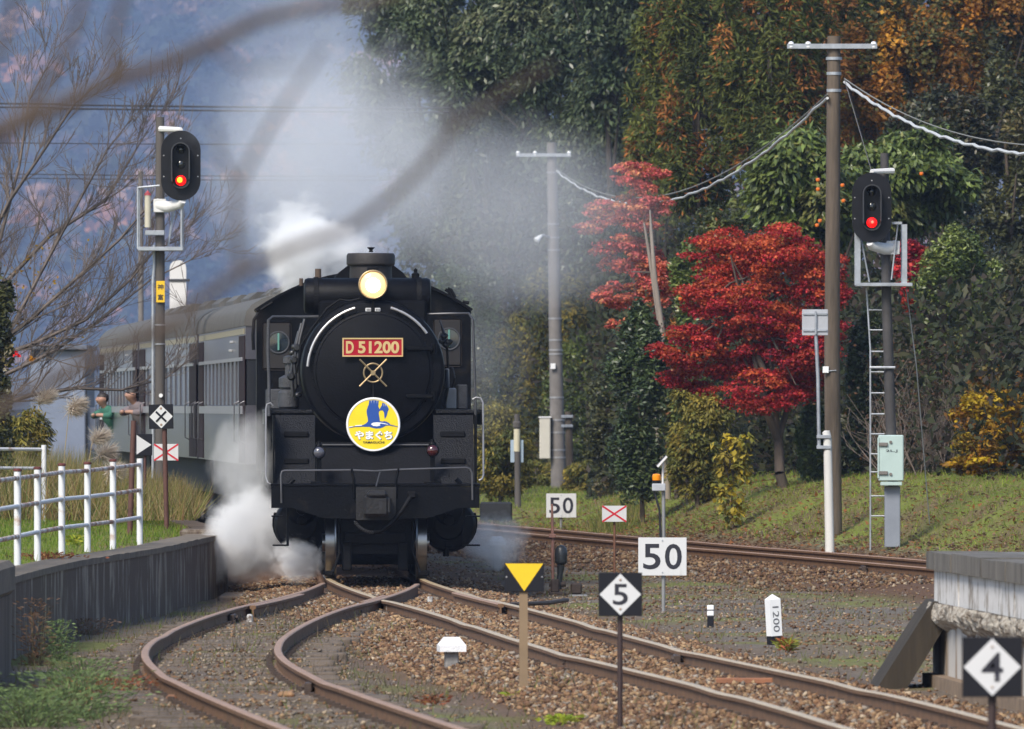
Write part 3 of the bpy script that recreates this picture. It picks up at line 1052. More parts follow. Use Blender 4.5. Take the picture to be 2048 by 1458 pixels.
# saddle plate under the drum
MB().bbox((cx0 - 0.66, 1.5, cz0 + 0.45), (cx0 + 0.66, 2.0, dz0 - 0.05), 0.03).build('heater_saddle', blk2, loco)
MB().tube([(LX(720, 1.3), 1.4, LZ(597, 1.3)), (LX(700, 1.3), 1.42, LZ(602, 1.3)), (LX(680, 1.3), 1.42, LZ(599, 1.3)), (LX(655, 1.3), 1.42, LZ(616, 1.3)),
           (LX(625, 1.3), 1.45, LZ(655, 1.3)), (LX(603, 1.3), 1.5, LZ(690, 1.3)), (LX(594, 1.3), 1.6, LZ(745, 1.3))], 0.014, 8).build('cable', blk3, loco, True)
# headlight
hx_, hz_ = LX(746, 1.2), LZ(569, 1.2)
hl = MB().lathe([(0.10, 0.42), (0.15, 0.32), (0.172, 0.12), (0.178, 0.0), (0.178, -0.03), (0.158, -0.035)], (hx_, 1.25, hz_), (0, 1, 0), 40).build('headlight', blk3, loco, True)
MB().ring((hx_, 1.215, hz_), 0.166, 0.014, (0, 1, 0), 40, 8).build('lamp_rim', brass, hl, True)
MB().lathe([(0.158, -0.012), (0.12, -0.035), (0.06, -0.05), (0.005, -0.054)], (hx_, 1.23, hz_), (0, 1, 0), 32).build('lamp_lens', mat('lamp_glass', (0.5, 0.36, 0.2), 0.2, 0, 0.05, 3, emit=((1.0, 0.62, 0.25), 0.75)), hl, True)
MB().lathe([(0.084, 0.0), (0.07, -0.014), (0.005, -0.02)], (hx_, 1.176, hz_ - 0.01), (0, 1, 0), 28).build('lamp_bulb', mat('lamp_glow', (1, 0.95, 0.8), 0.3, 0, 0.02, 3, emit=((1.0, 0.86, 0.58), 22)), hl, True)
MB().bbox((hx_ - 0.07, 1.27, LZ(545, 1.2) - 0.03), (hx_ + 0.07, 1.42, LZ(534, 1.2)), 0.01).build('lamp_bracket', blk3, hl)
gp = thing  # keep name short below
tgl = plain('small_plate_white', (0.6, 0.6, 0.62), 0.5)
for px in (736.5, 755):
    o = MB().bbox((LX(px, 1.3) - 0.034, 1.285, LZ(619.5, 1.3) - 0.022), (LX(px, 1.3) + 0.034, 1.30, LZ(619.5, 1.3) + 0.022), 0.004).build('data_plate', tgl, loco)
    mb = MB()
    for q in (-0.018, 0.0, 0.016):
        mb.box((LX(px, 1.3) + q, 1.28, LZ(619.5, 1.3) - 0.013), (LX(px, 1.3) + q + 0.008, 1.2835, LZ(619.5, 1.3) + 0.013))
    mb.build('print', bkp, o)
MB().bbox((LX(743, 1.3), 1.27, LZ(623, 1.3)), (LX(749, 1.3), 1.3, LZ(600, 1.3)), 0.004).build('plate_bracket', blk3, loco)
# chimney
chx = LX(741.5, 2.4)
ctop = LZ(506.5, 2.4)
cw = 97 / 2 / (F / 142.4)
MB().lathe([(0.255, -0.95), (0.262, -0.35), (cw - 0.04, -0.16), (cw - 0.012, -0.15), (cw, -0.13), (cw, -0.03), (cw - 0.012, -0.005), (cw - 0.02, 0.0), (cw - 0.06, 0.0), (cw - 0.07, -0.3)],
           (chx, 2.4, ctop), (0, 0, 1), 40, close=False).build('chimney', mat('scorched_black', (0.018, 0.014, 0.013), 0.65, 0, 0.4, 6, 0.2), loco, True, sharp=30)
MB().lathe([(0.03, 0), (0.02, 0.03), (0.045, 0.05), (0.05, 0.06), (0.01, 0.062)], (chx + 0.0, 2.2, ctop + 0.01), (0, 0, 1), 12).build('chimney_cap_valve', blk3, loco)
# dome casing behind the chimney
dm_l = LX(658, 4.5)
rdm = 0.56
pr = []
for i in range(13):
    a = math.pi * i / 12
    pr.append((cx0 + rdm * math.cos(a), LZ(521, 4.6) - rdm + rdm * math.sin(a)))
pr = [(cx0 + rdm, cz0 + 0.4)] + pr + [(cx0 - rdm, cz0 + 0.4)]
MB().prism(pr, 3.3, 6.6).build('dome_casing', blk2, loco, True, sharp=50)
# cab: front wall with arched roof
CD = 9.9
cl, cr_ = LX(513, CD), LX(942, CD)
ev, tp = LZ(622, CD), LZ(547, CD)
cc_ = (cl + cr_) / 2
hw_ = (cr_ - cl) / 2


def cab_arc(e=0.0, n=18):
    return [(cc_ + (hw_ + e) * (1 - 2 * i / n), ev + (tp - ev) * (1 - (1 - 2 * i / n) ** 2) + e) for i in range(n + 1)]


cab = MB().prism([(cl, 1.25), (cr_, 1.25)] + cab_arc(), CD, CD + 0.06).build('cab_front', blk, loco)
MB().box((cl, CD + 0.06, 1.25), (cl + 0.05, CD + 2.2, ev)).build('cab_side', blk, loco)
MB().box((cr_ - 0.05, CD + 0.06, 1.25), (cr_, CD + 2.2, ev)).build('cab_side', blk, loco)
ro = cab_arc(0.025)
ri = cab_arc(0.0)
MB().prism(ro + ri[::-1], CD - 0.12, CD + 2.6).build('cab_roof', blk2, loco)
wglass = mat('cab_glass', (0.015, 0.022, 0.03), 0.08, 0, 0.1, 3, spec=0.8)
wfr = mat('brown_window_frame', (0.010, 0.007, 0.0065), 0.55, 0, 0.3, 8)
grn = plain('pale_green_wiper', (0.10, 0.26, 0.22), 0.5)
for px, py in ((557, 685), (898, 678)):
    x, z = LX(px, CD), LZ(py, CD)
    wn_ = MB().bbox((x - 0.21, CD - 0.03, z - 0.36), (x + 0.17, CD + 0.01, z + 0.26), 0.03).build('cab_window', wfr, loco)
    MB().lathe([(0.135, 0.02), (0.135, -0.0), (0.005, -0.004)], (x, CD - 0.035, z), (0, 1, 0), 28).build('glass', wglass, wn_)
    MB().ring((x, CD - 0.04, z), 0.137, 0.012, (0, 1, 0), 32, 6).build('round_frame', greyp, wn_, True)
    MB().bbox((x - 0.012, CD - 0.06, z - 0.10), (x + 0.012, CD - 0.045, z + 0.12), 0.003).build('wiper', grn, wn_)
# piping on the cab eaves
for pts in ([(518, 625), (508, 640), (506, 670), (507, 700)], [(521, 620), (545, 605)], [(910, 596), (902, 580), (895, 577)], [(905, 596), (897, 583), (890, 579)], [(938, 606), (925, 604)]):
    MB().tube([(LX(a, CD), CD - 0.1, LZ(b_, CD)) for a, b_ in pts], 0.022, 8).build('cab_pipe', blk3, loco, True)
# running boards and boiler-side gear
for sgn in (-1, 1):
    MB().bbox((sgn * 0.75 if sgn > 0 else -1.33, 1.3, 2.0), (1.33 if sgn > 0 else -0.75, 9.85, 2.045), 0.006).build('running_board', tread, loco)
    MB().box((sgn * 1.30 if sgn > 0 else -1.325, 1.35, 1.86), (1.325 if sgn > 0 else -1.30, 9.8, 1.998)).build('valance', blk, loco)
mb = MB().bbox((LX(532, 4), 4.0, 2.05), (LX(566, 4), 5.2, LZ(778, 4)), 0.012)
mb.build('tool_box', greyp, loco)
MB().bbox((LX(916, 4), 4.0, 2.05), (LX(935, 4), 5.4, LZ(769, 4)), 0.012).build('tool_box', greyp, loco)
pu = MB().lathe([(0.10, 0), (0.13, 0.03), (0.13, 0.20), (0.09, 0.24), (0.12, 0.27), (0.12, 0.38), (0.05, 0.42)], (LX(577, 2.6), 2.6, 2.05), (0, 0, 1), 18)
pu.lathe([(0.045, 0.42), (0.045, 0.56), (0.07, 0.58), (0.07, 0.64), (0.02, 0.66)], (LX(577, 2.6), 2.6, 2.05), (0, 0, 1), 12)
pu.cyl((LX(566, 2.6), 2.55, 2.62), (LX(585, 2.6), 2.55, 2.62), 0.014, 8)
pu.build('air_pump', greyp, loco, True)
pip = MB()
for i, (px0, z0) in enumerate(((586, 2.2), (592, 2.3), (598, 2.35))):
    pip.tube([(LX(px0, 2.2), 2.2, z0), (LX(px0 - 3, 2.2), 2.2, z0 + 0.3), (LX(px0 + 2, 2.2), 2.25, z0 + 0.55), (LX(px0 + 12, 2.2), 2.3, z0 + 0.8)], 0.022, 8)
    pip.lathe([(0.03, 0), (0.05, 0.02), (0.05, 0.07), (0.02, 0.09)], (LX(px0 - 4, 2.2), 2.15, z0 + 0.25 + 0.1 * i), (0, 1, 0), 10)
pip.build('pipework', mat('oily_pipe', (0.035, 0.035, 0.038), 0.35, 0.5, 0.3, 9), loco, True)
MB().bbox((LX(891, 3), 3.0, 2.05), (LX(913, 3), 3.5, LZ(776, 3)), 0.015).build('pump_body', mat('pale_grey_pump', (0.22, 0.22, 0.23), 0.5, 0.2), loco)
MB().bbox((LX(890, 3), 3.02, LZ(776, 3)), (LX(899, 3), 3.2, LZ(737, 3)), 0.012).build('pump_column', mat('pale_grey_pump', (0.22, 0.22, 0.23), 0.5, 0.2), loco)
# front-side handrails: long gantry bars and the D-shaped grips
for pts, r, m_ in ([[(660, 633, 1.6), (600, 634, 1.6), (545, 634, 1.4), (537, 640, 1.3), (536, 700, 1.3), (538, 760, 1.3), (538, 832, 1.2)], 0.020, greyp],
                   [[(830, 629, 1.6), (900, 627, 1.6), (938, 627, 1.4), (946, 640, 1.3), (948, 700, 1.3), (951, 798, 1.2), (951, 830, 1.2)], 0.015, dsteel],
                   [[(546, 812, 0.9), (541, 806, 0.9), (534, 809, 0.9), (532, 818, 0.85), (532, 955, 0.25), (536, 966, 0.2), (543, 969, 0.2)], 0.013, mat('grey_grip', (0.20, 0.20, 0.21), 0.45, 0.4)],
                   [[(945, 799, 0.9), (952, 795, 0.9), (962, 797, 0.9), (966, 806, 0.85), (967, 950, 0.25), (964, 958, 0.2), (958, 961, 0.2)], 0.013, mat('grey_grip', (0.20, 0.20, 0.21), 0.45, 0.4)],
                   [[(563, 1006, -0.02), (562, 950, -0.03), (564, 943, -0.03), (568, 941, -0.03), (702, 940, -0.03), (750, 942, -0.03), (797, 939, -0.03), (932, 935, -0.03), (939, 937, -0.03), (944, 946, -0.03), (945, 1000, -0.02)], 0.012, steel3]):
    MB().tube([(LX(a, d), d, LZ(b_, d)) for a, b_, d in pts], r, 8).build('handrail', m_, loco, True)
for px in (703, 797):
    MB().tube([(LX(px, 0), -0.03, LZ(937, 0)), (LX(px + (5 if px < 750 else -5), 0), -0.03, LZ(960, 0)), (LX(px + (5 if px < 750 else -5), 0), -0.02, LZ(998, 0))], 0.018, 8).build('rail_stanchion', blk, loco)
# rivet rows on the smokebox ring and apron, extra pipe runs on the right
rv = MB()
for i in range(48):
    a_ = 2 * math.pi * i / 48
    rv.lathe([(0.013, 0.0), (0.010, -0.008), (0.002, -0.011)], (cx0 + 0.735 * math.cos(a_), 1.302, cz0 + 0.735 * math.sin(a_)), (0, 1, 0), 6)
tag(rv.build('ring_rivets', blk, loco), kind='stuff')
rv = MB()
for i in range(26):
    rv.cyl((-1.2 + 2.4 * i / 25, -0.008, bt - 0.035), (-1.2 + 2.4 * i / 25, 0.01, bt - 0.035), 0.010, 6)
tag(rv.build('beam_rivets', blk, loco), kind='stuff')
oily = mat('oily_pipe', (0.035, 0.035, 0.038), 0.35, 0.5, 0.3, 9)
for (px0, py0, px1, py1, r_) in ((884, 655, 896, 735, 0.016), (879, 640, 893, 700, 0.012), (893, 740, 888, 812, 0.022), (905, 735, 905, 775, 0.012), (600, 660, 588, 720, 0.016), (584, 720, 590, 800, 0.018)):
    MB().tube([(LX(px0, 2.4), 2.4, LZ(py0, 2.4)), (LX((px0 + px1) / 2 + 4, 2.4), 2.3, LZ((py0 + py1) / 2, 2.4)), (LX(px1, 2.4), 2.4, LZ(py1, 2.4))], r_, 8).build('steam_pipe', oily, loco, True)
for (px0, py0) in ((888, 672), (892, 690), (897, 684), (884, 682), (590, 693), (586, 705), (596, 700), (583, 745), (590, 752), (596, 790)):
    pr_ = MB().lathe([(0.02, -0.04), (0.035, -0.02), (0.035, 0.02), (0.015, 0.05)], (LX(px0, 2.3), 2.25, LZ(py0, 2.3)), (1, 0.3, 0.2), 10)
    pr_.cyl((LX(px0 - 4, 2.3), 2.25, LZ(py0 - 4, 2.3)), (LX(px0 + 4, 2.3), 2.2, LZ(py0 - 4, 2.3)), 0.01, 6)
    pr_.build('pipe_valve', oily, loco, True)
# marker lamps
redl = mat('dark_red_lens', (0.045, 0.006, 0.007), 0.12, 0, 0.1, 4, spec=0.9)
gryl = mat('grey_lens', (0.07, 0.07, 0.09), 0.15, 0, 0.1, 4, spec=0.9)
for px, py, lm in ((638, 905, gryl), (865, 901, redl)):
    x, z = LX(px, 0.5), LZ(py, 0.5)
    lp = MB().lathe([(0.06, 0.17), (0.08, 0.14), (0.08, 0.0), (0.072, -0.012)], (x, 0.42, z), (0, 1, 0), 24)
    lp.lathe([(0.05, 0.06), (0.04, 0.10), (0.025, 0.105), (0.02, 0.14)], (x, 0.5, z), (0, 0, 1), 14)
    lp.bbox((x - 0.03, 0.48, bt + 0.03), (x + 0.03, 0.54, z - 0.06), 0.005)
    lp.bbox((x - 0.10, 0.46, bt + 0.03), (x + 0.10, 0.60, bt + 0.06), 0.005)
    lo_ = lp.build('marker_lamp', blk, loco, True)
    MB().lathe([(0.07, 0.0), (0.055, -0.022), (0.03, -0.034), (0.004, -0.038)], (x, 0.415, z), (0, 1, 0), 22).build('lens', lm, lo_, True)
# coupler, chain and hose
kx, kz = LX(752, -0.1), LZ(1007, -0.1)
cp = MB().bbox((kx - 0.155, -0.42, kz - 0.155), (kx + 0.155, -0.05, kz + 0.10), 0.035)
cp.bbox((kx - 0.12, -0.45, kz + 0.06), (kx + 0.14, -0.08, kz + 0.16), 0.04)
cp.bbox((kx + 0.10, -0.40, kz - 0.12), (kx + 0.18, -0.1, kz + 0.08), 0.02)
cp.box((kx - 0.24, -0.06, kz - 0.2), (kx + 0.24, 0.0, kz + 0.2))
co = cp.build('coupler', mat('worn_coupler_iron', (0.018, 0.017, 0.018), 0.5, 0.4, 0.3, 10, 0.3, 30, col2=(0.10, 0.05, 0.03), thr=0.68), loco)
MB().box((kx + 0.03, -0.423, kz - 0.07), (kx + 0.07, -0.40, kz + 0.03)).build('pin_slot', bkp, co)
MB().tube([(LX(752, 0), -0.1, LZ(973, 0)), (LX(757, 0), -0.06, LZ(955, 0)), (LX(761, 0), -0.03, LZ(942, 0))], 0.010, 6).build('lifting_link', dsteel, loco)
hs = [(LX(823, 0), -0.06, LZ(988, 0)), (LX(818, 0), -0.12, LZ(998, 0)), (LX(803, 0), -0.16, LZ(1022, 0)), (LX(780, 0), -0.16, LZ(1048, 0)), (LX(760, 0), -0.14, LZ(1063, 0)), (LX(748, 0), -0.12, LZ(1064, 0))]
ho = MB().tube(hs, 0.028, 10).build('brake_hose', blk3, loco, True)
MB().bbox((LX(814, 0), -0.12, LZ(997, 0)), (LX(833, 0), -0.0, LZ(982, 0)), 0.02).build('hose_cock', blk3, ho)
ch = MB()
pc0 = [(710, 1044), (718, 1053), (728, 1060), (738, 1064), (748, 1064)]
for i in range(20):
    t = i / 19 * 4
    k = min(int(t), 3)
    u = t - k
    x, y = pc0[k][0] * (1 - u) + pc0[k + 1][0] * u, pc0[k][1] * (1 - u) + pc0[k + 1][1] * u
    ch.ring((LX(x, 0), -0.1, LZ(y, 0)), 0.016, 0.005, (0, 1, 0) if i % 2 else (1, 0, 1), 8, 4)
ch.build('hose_chain', dsteel, loco)
# angled grip handles on the deck
for px, s in ((583, 1), (917, -1)):
    MB().cyl((LX(px, 0.1) + 0.03 * s, 0.1, LZ(958, 0.1)), (LX(px, 0.1) - 0.03 * s, 0.1, LZ(968, 0.1)), 0.03, 10).build('coupling_handle', blk, loco)
# lead truck: wheels, frame, guard irons
for px in (659.5, 844):
    x = LX(px, 0.8)
    w = MB().lathe([(0.25, -0.02), (0.40, -0.03), (0.43, -0.055), (0.428, 0.055), (0.445, 0.06), (0.452, 0.075), (0.38, 0.08), (0.25, 0.02)] if px < 700 else
                   [(0.25, 0.02), (0.40, 0.03), (0.43, 0.055), (0.428, -0.055), (0.445, -0.06), (0.452, -0.075), (0.38, -0.08), (0.25, -0.02)], (x, 0.9, 0.43), (1, 0, 0), 56)
    w.cyl((x - 0.09, 0.9, 0.43), (x + 0.09, 0.9, 0.43), 0.11, 20)
    w.build('leading_wheel', steel, loco, True, sharp=50)
    gx = x + (-0.02 if px < 700 else 0.02)
    MB().bbox((gx - 0.05, 0.28, 0.04), (gx + 0.06, 0.33, 0.10), 0.012).build('guard_iron', blk3, loco)
    MB().tube([(gx + (0.05 if px < 700 else -0.05), 0.32, 0.07), (gx + (0.13 if px < 700 else -0.13), 0.35, 0.30), (gx + (0.14 if px < 700 else -0.14), 0.5, 0.75)], 0.018, 8).build('guard_iron_bar', blk3, loco)
MB().cyl((-0.5, 0.9, 0.43), (0.5, 0.9, 0.43), 0.08, 14).build('axle', blk3, loco)
mb = MB().box((-0.45, 0.5, 0.30), (0.45, 0.6, 0.74))
mb.bbox((-0.37, 0.44, 0.42), (0.37, 0.5, 0.56), 0.01)
mb.bbox((-0.40, 0.42, 0.10), (-0.28, 0.5, 0.45), 0.015).bbox((0.28, 0.42, 0.10), (0.40, 0.5, 0.45), 0.015)
mb.build('lead_truck_frame', blk3, loco)
MB().box((-0.5, 2.2, 0.15), (0.5, 9.5, 1.3)).build('main_frame', blk3, loco)
# cylinders with valve chests
for sgn, px in ((-1, 603), (1, 897)):
    x, z = LX(px, 1.5), LZ(1046, 1.5)
    cy = MB().lathe([(0.02, 1.36), (0.17, 1.37), (0.19, 1.40), (0.30, 1.42), (0.33, 1.46), (0.335, 1.50), (0.335, 2.35), (0.30, 2.4)], (x, 0, z - 0.02), (0, 1, 0), 36)
    cyo = cy.build('cylinder', blk, loco, True, sharp=35)
    vx = x + 0.0
    MB().lathe([(0.02, 1.22), (0.06, 1.225), (0.062, 1.30), (0.16, 1.32), (0.19, 1.36), (0.19, 2.3)], (vx, 0, LZ(1041, 1.3) + 0.13), (0, 1, 0), 28).build('valve_chest', blk, loco, True, sharp=35)
    MB().lathe([(0.012, 1.19), (0.055, 1.195), (0.06, 1.215), (0.06, 1.34)], (x + 0.0, 0, LZ(1041, 1.3)), (0, 1, 0), 20).build('valve_rod_cover', greyp if False else blk3, cyo, True)
    dr_ = MB().cyl((x + 0.03 * sgn * -1, 1.45, 0.42), (x + 0.03 * sgn * -1, 1.45, 0.26), 0.04, 10)
    dr_.bbox((x - 0.05, 1.40, 0.36), (x + 0.06, 1.52, 0.44), 0.015)
    dr_.build('drain_cock', blk3, cyo)
    cv = MB()
    arc = []
    for i in range(11):
        a = math.radians(20 - i * 13)
        arc.append((x + sgn * 0.355 * math.cos(a), z - 0.0 + 0.355 * math.sin(a) * 1.0))
    cv.prism(arc + [(p[0] - sgn * 0.03, p[1]) for p in arc[::-1]], 1.5, 2.4)
    cv.build('cylinder_cladding', blk, cyo)
    bx = LX(560 if sgn < 0 else 939, 0.7)
    st = MB().bbox((LX(545, 0.7) if sgn < 0 else LX(929, 0.7), 0.62, LZ(1092, 0.7)), (LX(575, 0.7) if sgn < 0 else LX(960, 0.7), 0.85, LZ(1089, 0.7)), 0.004)
    st.bbox((LX(543, 0.7) if sgn < 0 else LX(932, 0.7), 0.62, LZ(1034, 0.7)), (LX(566, 0.7) if sgn < 0 else LX(960, 0.7), 0.85, LZ(1031, 0.7)), 0.004)
    for q in (0.66, 0.81):
        st.bbox((LX(573, 0.7) if sgn < 0 else LX(926, 0.7), q - 0.02, LZ(1092, 0.7)), (LX(578, 0.7) if sgn < 0 else LX(931, 0.7), q + 0.02, 0.86), 0.003)
    st.build('foot_step', blk, loco)
    for i, d in enumerate((3.9, 5.35, 6.8, 8.25)):
        MB().lathe([(0.15, -0.03), (0.62, -0.04), (0.70, -0.06), (0.70, 0.06), (0.72, 0.07), (0.15, 0.03)], (sgn * 0.56, d, 0.70), (1, 0, 0), 32).build('driving_wheel', blk3, loco, True)
    MB().box((sgn * 0.64 - 0.03, 3.8, 0.62), (sgn * 0.64 + 0.03, 8.4, 0.76)).build('coupling_rod', steel2, loco)
# tender (behind the cab)
MB().bbox((-1.3, 12.6, 1.0), (1.3, 19.4, 3.0), 0.05).build('tender_body', blk, loco)
for d in (13.6, 15.2, 17.2, 18.8):
    for sgn in (-1, 1):
        MB().lathe([(0.1, -0.05), (0.43, -0.06), (0.43, 0.06)], (sgn * 0.56, d, 0.43), (1, 0, 0), 24).build('tender_wheel', blk3, loco)

# ------------------------------------------------------------------ coaches
cbody = mat('sky_greyed_coach_paint', (0.052, 0.049, 0.064), 0.28, 0, 0.15, 2, spec=0.8, coat=0.5)  # brown paint with the grey of the sky's reflection mixed into its colour
cdark = mat('dark_maroon_paint', (0.022, 0.009, 0.012), 0.65, 0, 0.2, 3, spec=0.1)
croof = mat('grey_coach_roof', (0.10, 0.095, 0.088), 0.8, 0, 0.25, 3, 0.15)
cream = plain('cream_line', (0.30, 0.26, 0.18), 0.5)
cglass = mat('dark_coach_window', (0.018, 0.02, 0.026), 0.12, 0, 0.1, 3, spec=0.7)
cunder = mat('underframe_black', (0.012, 0.012, 0.013), 0.8)
clabel = ['first brown passenger coach, just behind the locomotive', 'middle brown passenger coach behind the left signal pole', 'last brown passenger coach in view, with passengers leaning out']
nodes = [(-2.25, 160.6), (-3.46, 180.6), (-5.05, 201.2), (-6.46, 221.8)]


def make_coach(i):
    a, b_ = Vector((*nodes[i], 0)), Vector((*nodes[i + 1], 0))
    dirv = (b_ - a)
    Lc = dirv.length - 0.55
    rz = math.atan2(-dirv.x, dirv.y)
    c = thing('passenger_coach', clabel[i], 'coach', a + dirv.normalized() * 0.27, rz, 'coaches behind the locomotive')
    hw = 1.42
    z_f, z_b, z_t, z_g = 1.28, 2.10, 2.74, 3.20
    # body: lower side, letter board, window pillars as one shell per side
    b1 = MB().box((-hw, 0.02, z_f), (hw, Lc, z_b)).build('lower_body', cbody, c)
    MB().box((-hw, 0.02, z_t), (hw, Lc, z_g)).build('upper_body', cbody, c)
    MB().box((-hw + 0.016, 0.04, z_b + 0.002), (hw - 0.016, Lc - 0.02, z_t - 0.002)).build('window_glass', cglass, c)
    nw = 9
    pm = MB().bbox((-hw, -0.36, z_b + 0.003), (-hw + 0.12, 0.36, z_t - 0.003), 0.006)
    p0 = pm.build('window_pillar', cbody, c)
    for q in range(nw + 1):
        y = 2.65 + q * (Lc - 5.3) / nw
        for sgn in (-1, 1):
            if q == 0 and sgn == -1:
                o = p0
            else:
                o = link_copy(p0, c)
            o.location = (0, y, 0)
            o.scale = (sgn * -1 if sgn > 0 else 1, 1, 1)
    for sgn in (-1, 1):
        e = 0.03
        MB().box((sgn * hw - e if sgn < 0 else hw + 0.003, 0.9, z_t - 0.02), (sgn * hw - 0.003 if sgn < 0 else hw + e, Lc - 0.9, z_t + 0.03)).build('window_rail', mat('pale_rail', (0.22, 0.22, 0.25), 0.35), c)
        MB().box((sgn * hw - 0.035 if sgn < 0 else hw + 0.003, 0.9, z_b - 0.12), (sgn * hw - 0.003 if sgn < 0 else hw + 0.035, Lc - 0.9, z_b - 0.01)).build('sill_rail', mat('pale_rail', (0.22, 0.22, 0.25), 0.35), c)
        MB().box((sgn * hw - 0.012 if sgn < 0 else hw + 0.002, 0.5, z_g - 0.11), (sgn * hw - 0.002 if sgn < 0 else hw + 0.012, Lc - 0.5, z_g - 0.03)).build('cream_stripe', cream, c)
        for y0 in (0.15, Lc - 2.35):
            d = MB().bbox((sgn * hw - 0.012 if sgn < 0 else hw + 0.002, y0, z_f + 0.02), (sgn * hw - 0.002 if sgn < 0 else hw + 0.012, y0 + 2.2, z_g - 0.13), 0.003).build('door', cdark, c)
            for yy in (y0 + 0.1, y0 + 2.1):
                gr = MB()
                gr.tube([(sgn * (hw + 0.0), yy, z_b + 0.06), (sgn * (hw + 0.08), yy, z_b + 0.02), (sgn * (hw + 0.08), yy, z_f + 0.32), (sgn * hw, yy, z_f + 0.28)], 0.011, 6)
                gr.build('grab_rail', steel3, d)
        for yy in (4.5, 4.9):
            MB().bbox((sgn * hw - 0.06 if sgn < 0 else hw, yy, 2.98 - (0.12 if yy > 4.6 else 0)), (sgn * hw if sgn < 0 else hw + 0.06, yy + 0.1, 3.02 - (0.12 if yy > 4.6 else 0)), 0.008).build('lamp_bracket', steel2, c)
    pr = [(hw + 0.02, z_g + 0.002)]
    for k in range(15):
        a_ = math.pi * k / 14
        cs, sn = math.cos(a_), math.sin(a_)
        pr.append(((hw + 0.02) * (abs(cs) ** 0.75) * (1 if cs >= 0 else -1), z_g + 0.06 + 0.46 * sn ** 0.8))
    pr.append((-hw - 0.02, z_g + 0.002))
    rf = MB().prism(pr, 0.0, Lc + 0.02).build('roof', croof, c, True, sharp=60)
    v0 = None
    for q in range(4):
        y = 2.3 + q * 4.6
        pv = [(-0.55, z_g + 0.38), (0.55, z_g + 0.38), (0.55, z_g + 0.58), (0.42, z_g + 0.68), (-0.42, z_g + 0.68), (-0.55, z_g + 0.58)]
        if v0 is None:
            v0 = MB().prism(pv, -1.2, 1.2).build('roof_cooler', croof, rf)
            v0.location = (0, y, 0)
        else:
            link_copy(v0, rf, (0, y, 0))
    MB().box((-1.2, 0.3, 0.75), (1.2, Lc - 0.3, z_f - 0.002)).build('underframe', cunder, c)
    MB().box((-0.65, -0.25, 1.1), (0.65, 0.0, 3.3)).build('gangway', cunder, c)
    for y in (3.0, Lc - 3.0):
        mb = MB().box((-1.0, y - 1.3, 0.35), (1.0, y + 1.3, 0.7))
        for yy in (y - 1.05, y + 1.05):
            for sgn in (-1, 1):
                mb.lathe([(0.1, -0.05), (0.43, -0.06), (0.43, 0.06)], (sgn * 0.56, yy, 0.43), (1, 0, 0), 20)
        mb.build('bogie', cunder, c)
    if i == 2:
        MB().bbox((-hw - 0.02, Lc - 5.0, z_b - 0.26), (-hw - 0.004, Lc - 0.1, z_b - 0.03), 0.004).build('white_panel', plain('panel_white', (0.7, 0.7, 0.72), 0.5), c)
    return c


coaches = [make_coach(i) for i in range(3)]


# ------------------------------------------------------------------ passengers leaning out
def skin_body(name, verts, edges, radii, m, parent, root=0, sub=2):
    me = bpy.data.meshes.new(name)
    me.from_pydata(verts, edges, [])
    o = bpy.data.objects.new(name, me)
    COL.objects.link(o)
    sk = o.modifiers.new('skin', 'SKIN')
    sk.use_smooth_shade = True
    for i, r in enumerate(radii):
        me.skin_vertices[0].data[i].radius = (r, r) if not isinstance(r, tuple) else r
    me.skin_vertices[0].data[root].use_root = True
    ss = o.modifiers.new('subdivision', 'SUBSURF')
    ss.levels = ss.render_levels = sub
    dg = bpy.context.evaluated_depsgraph_get()
    new = bpy.data.meshes.new_from_object(o.evaluated_get(dg))
    bpy.data.objects.remove(o)
    new.materials.clear()
    new.materials.append(m)
    r = bpy.data.objects.new(name, new)
    COL.objects.link(r)
    r.parent = parent
    return r


skinm = mat('skin', (0.36, 0.20, 0.145), 0.55, 0, 0.08, 20)
hairm = mat('dark_hair', (0.02, 0.014, 0.012), 0.6, 0, 0.3, 30)


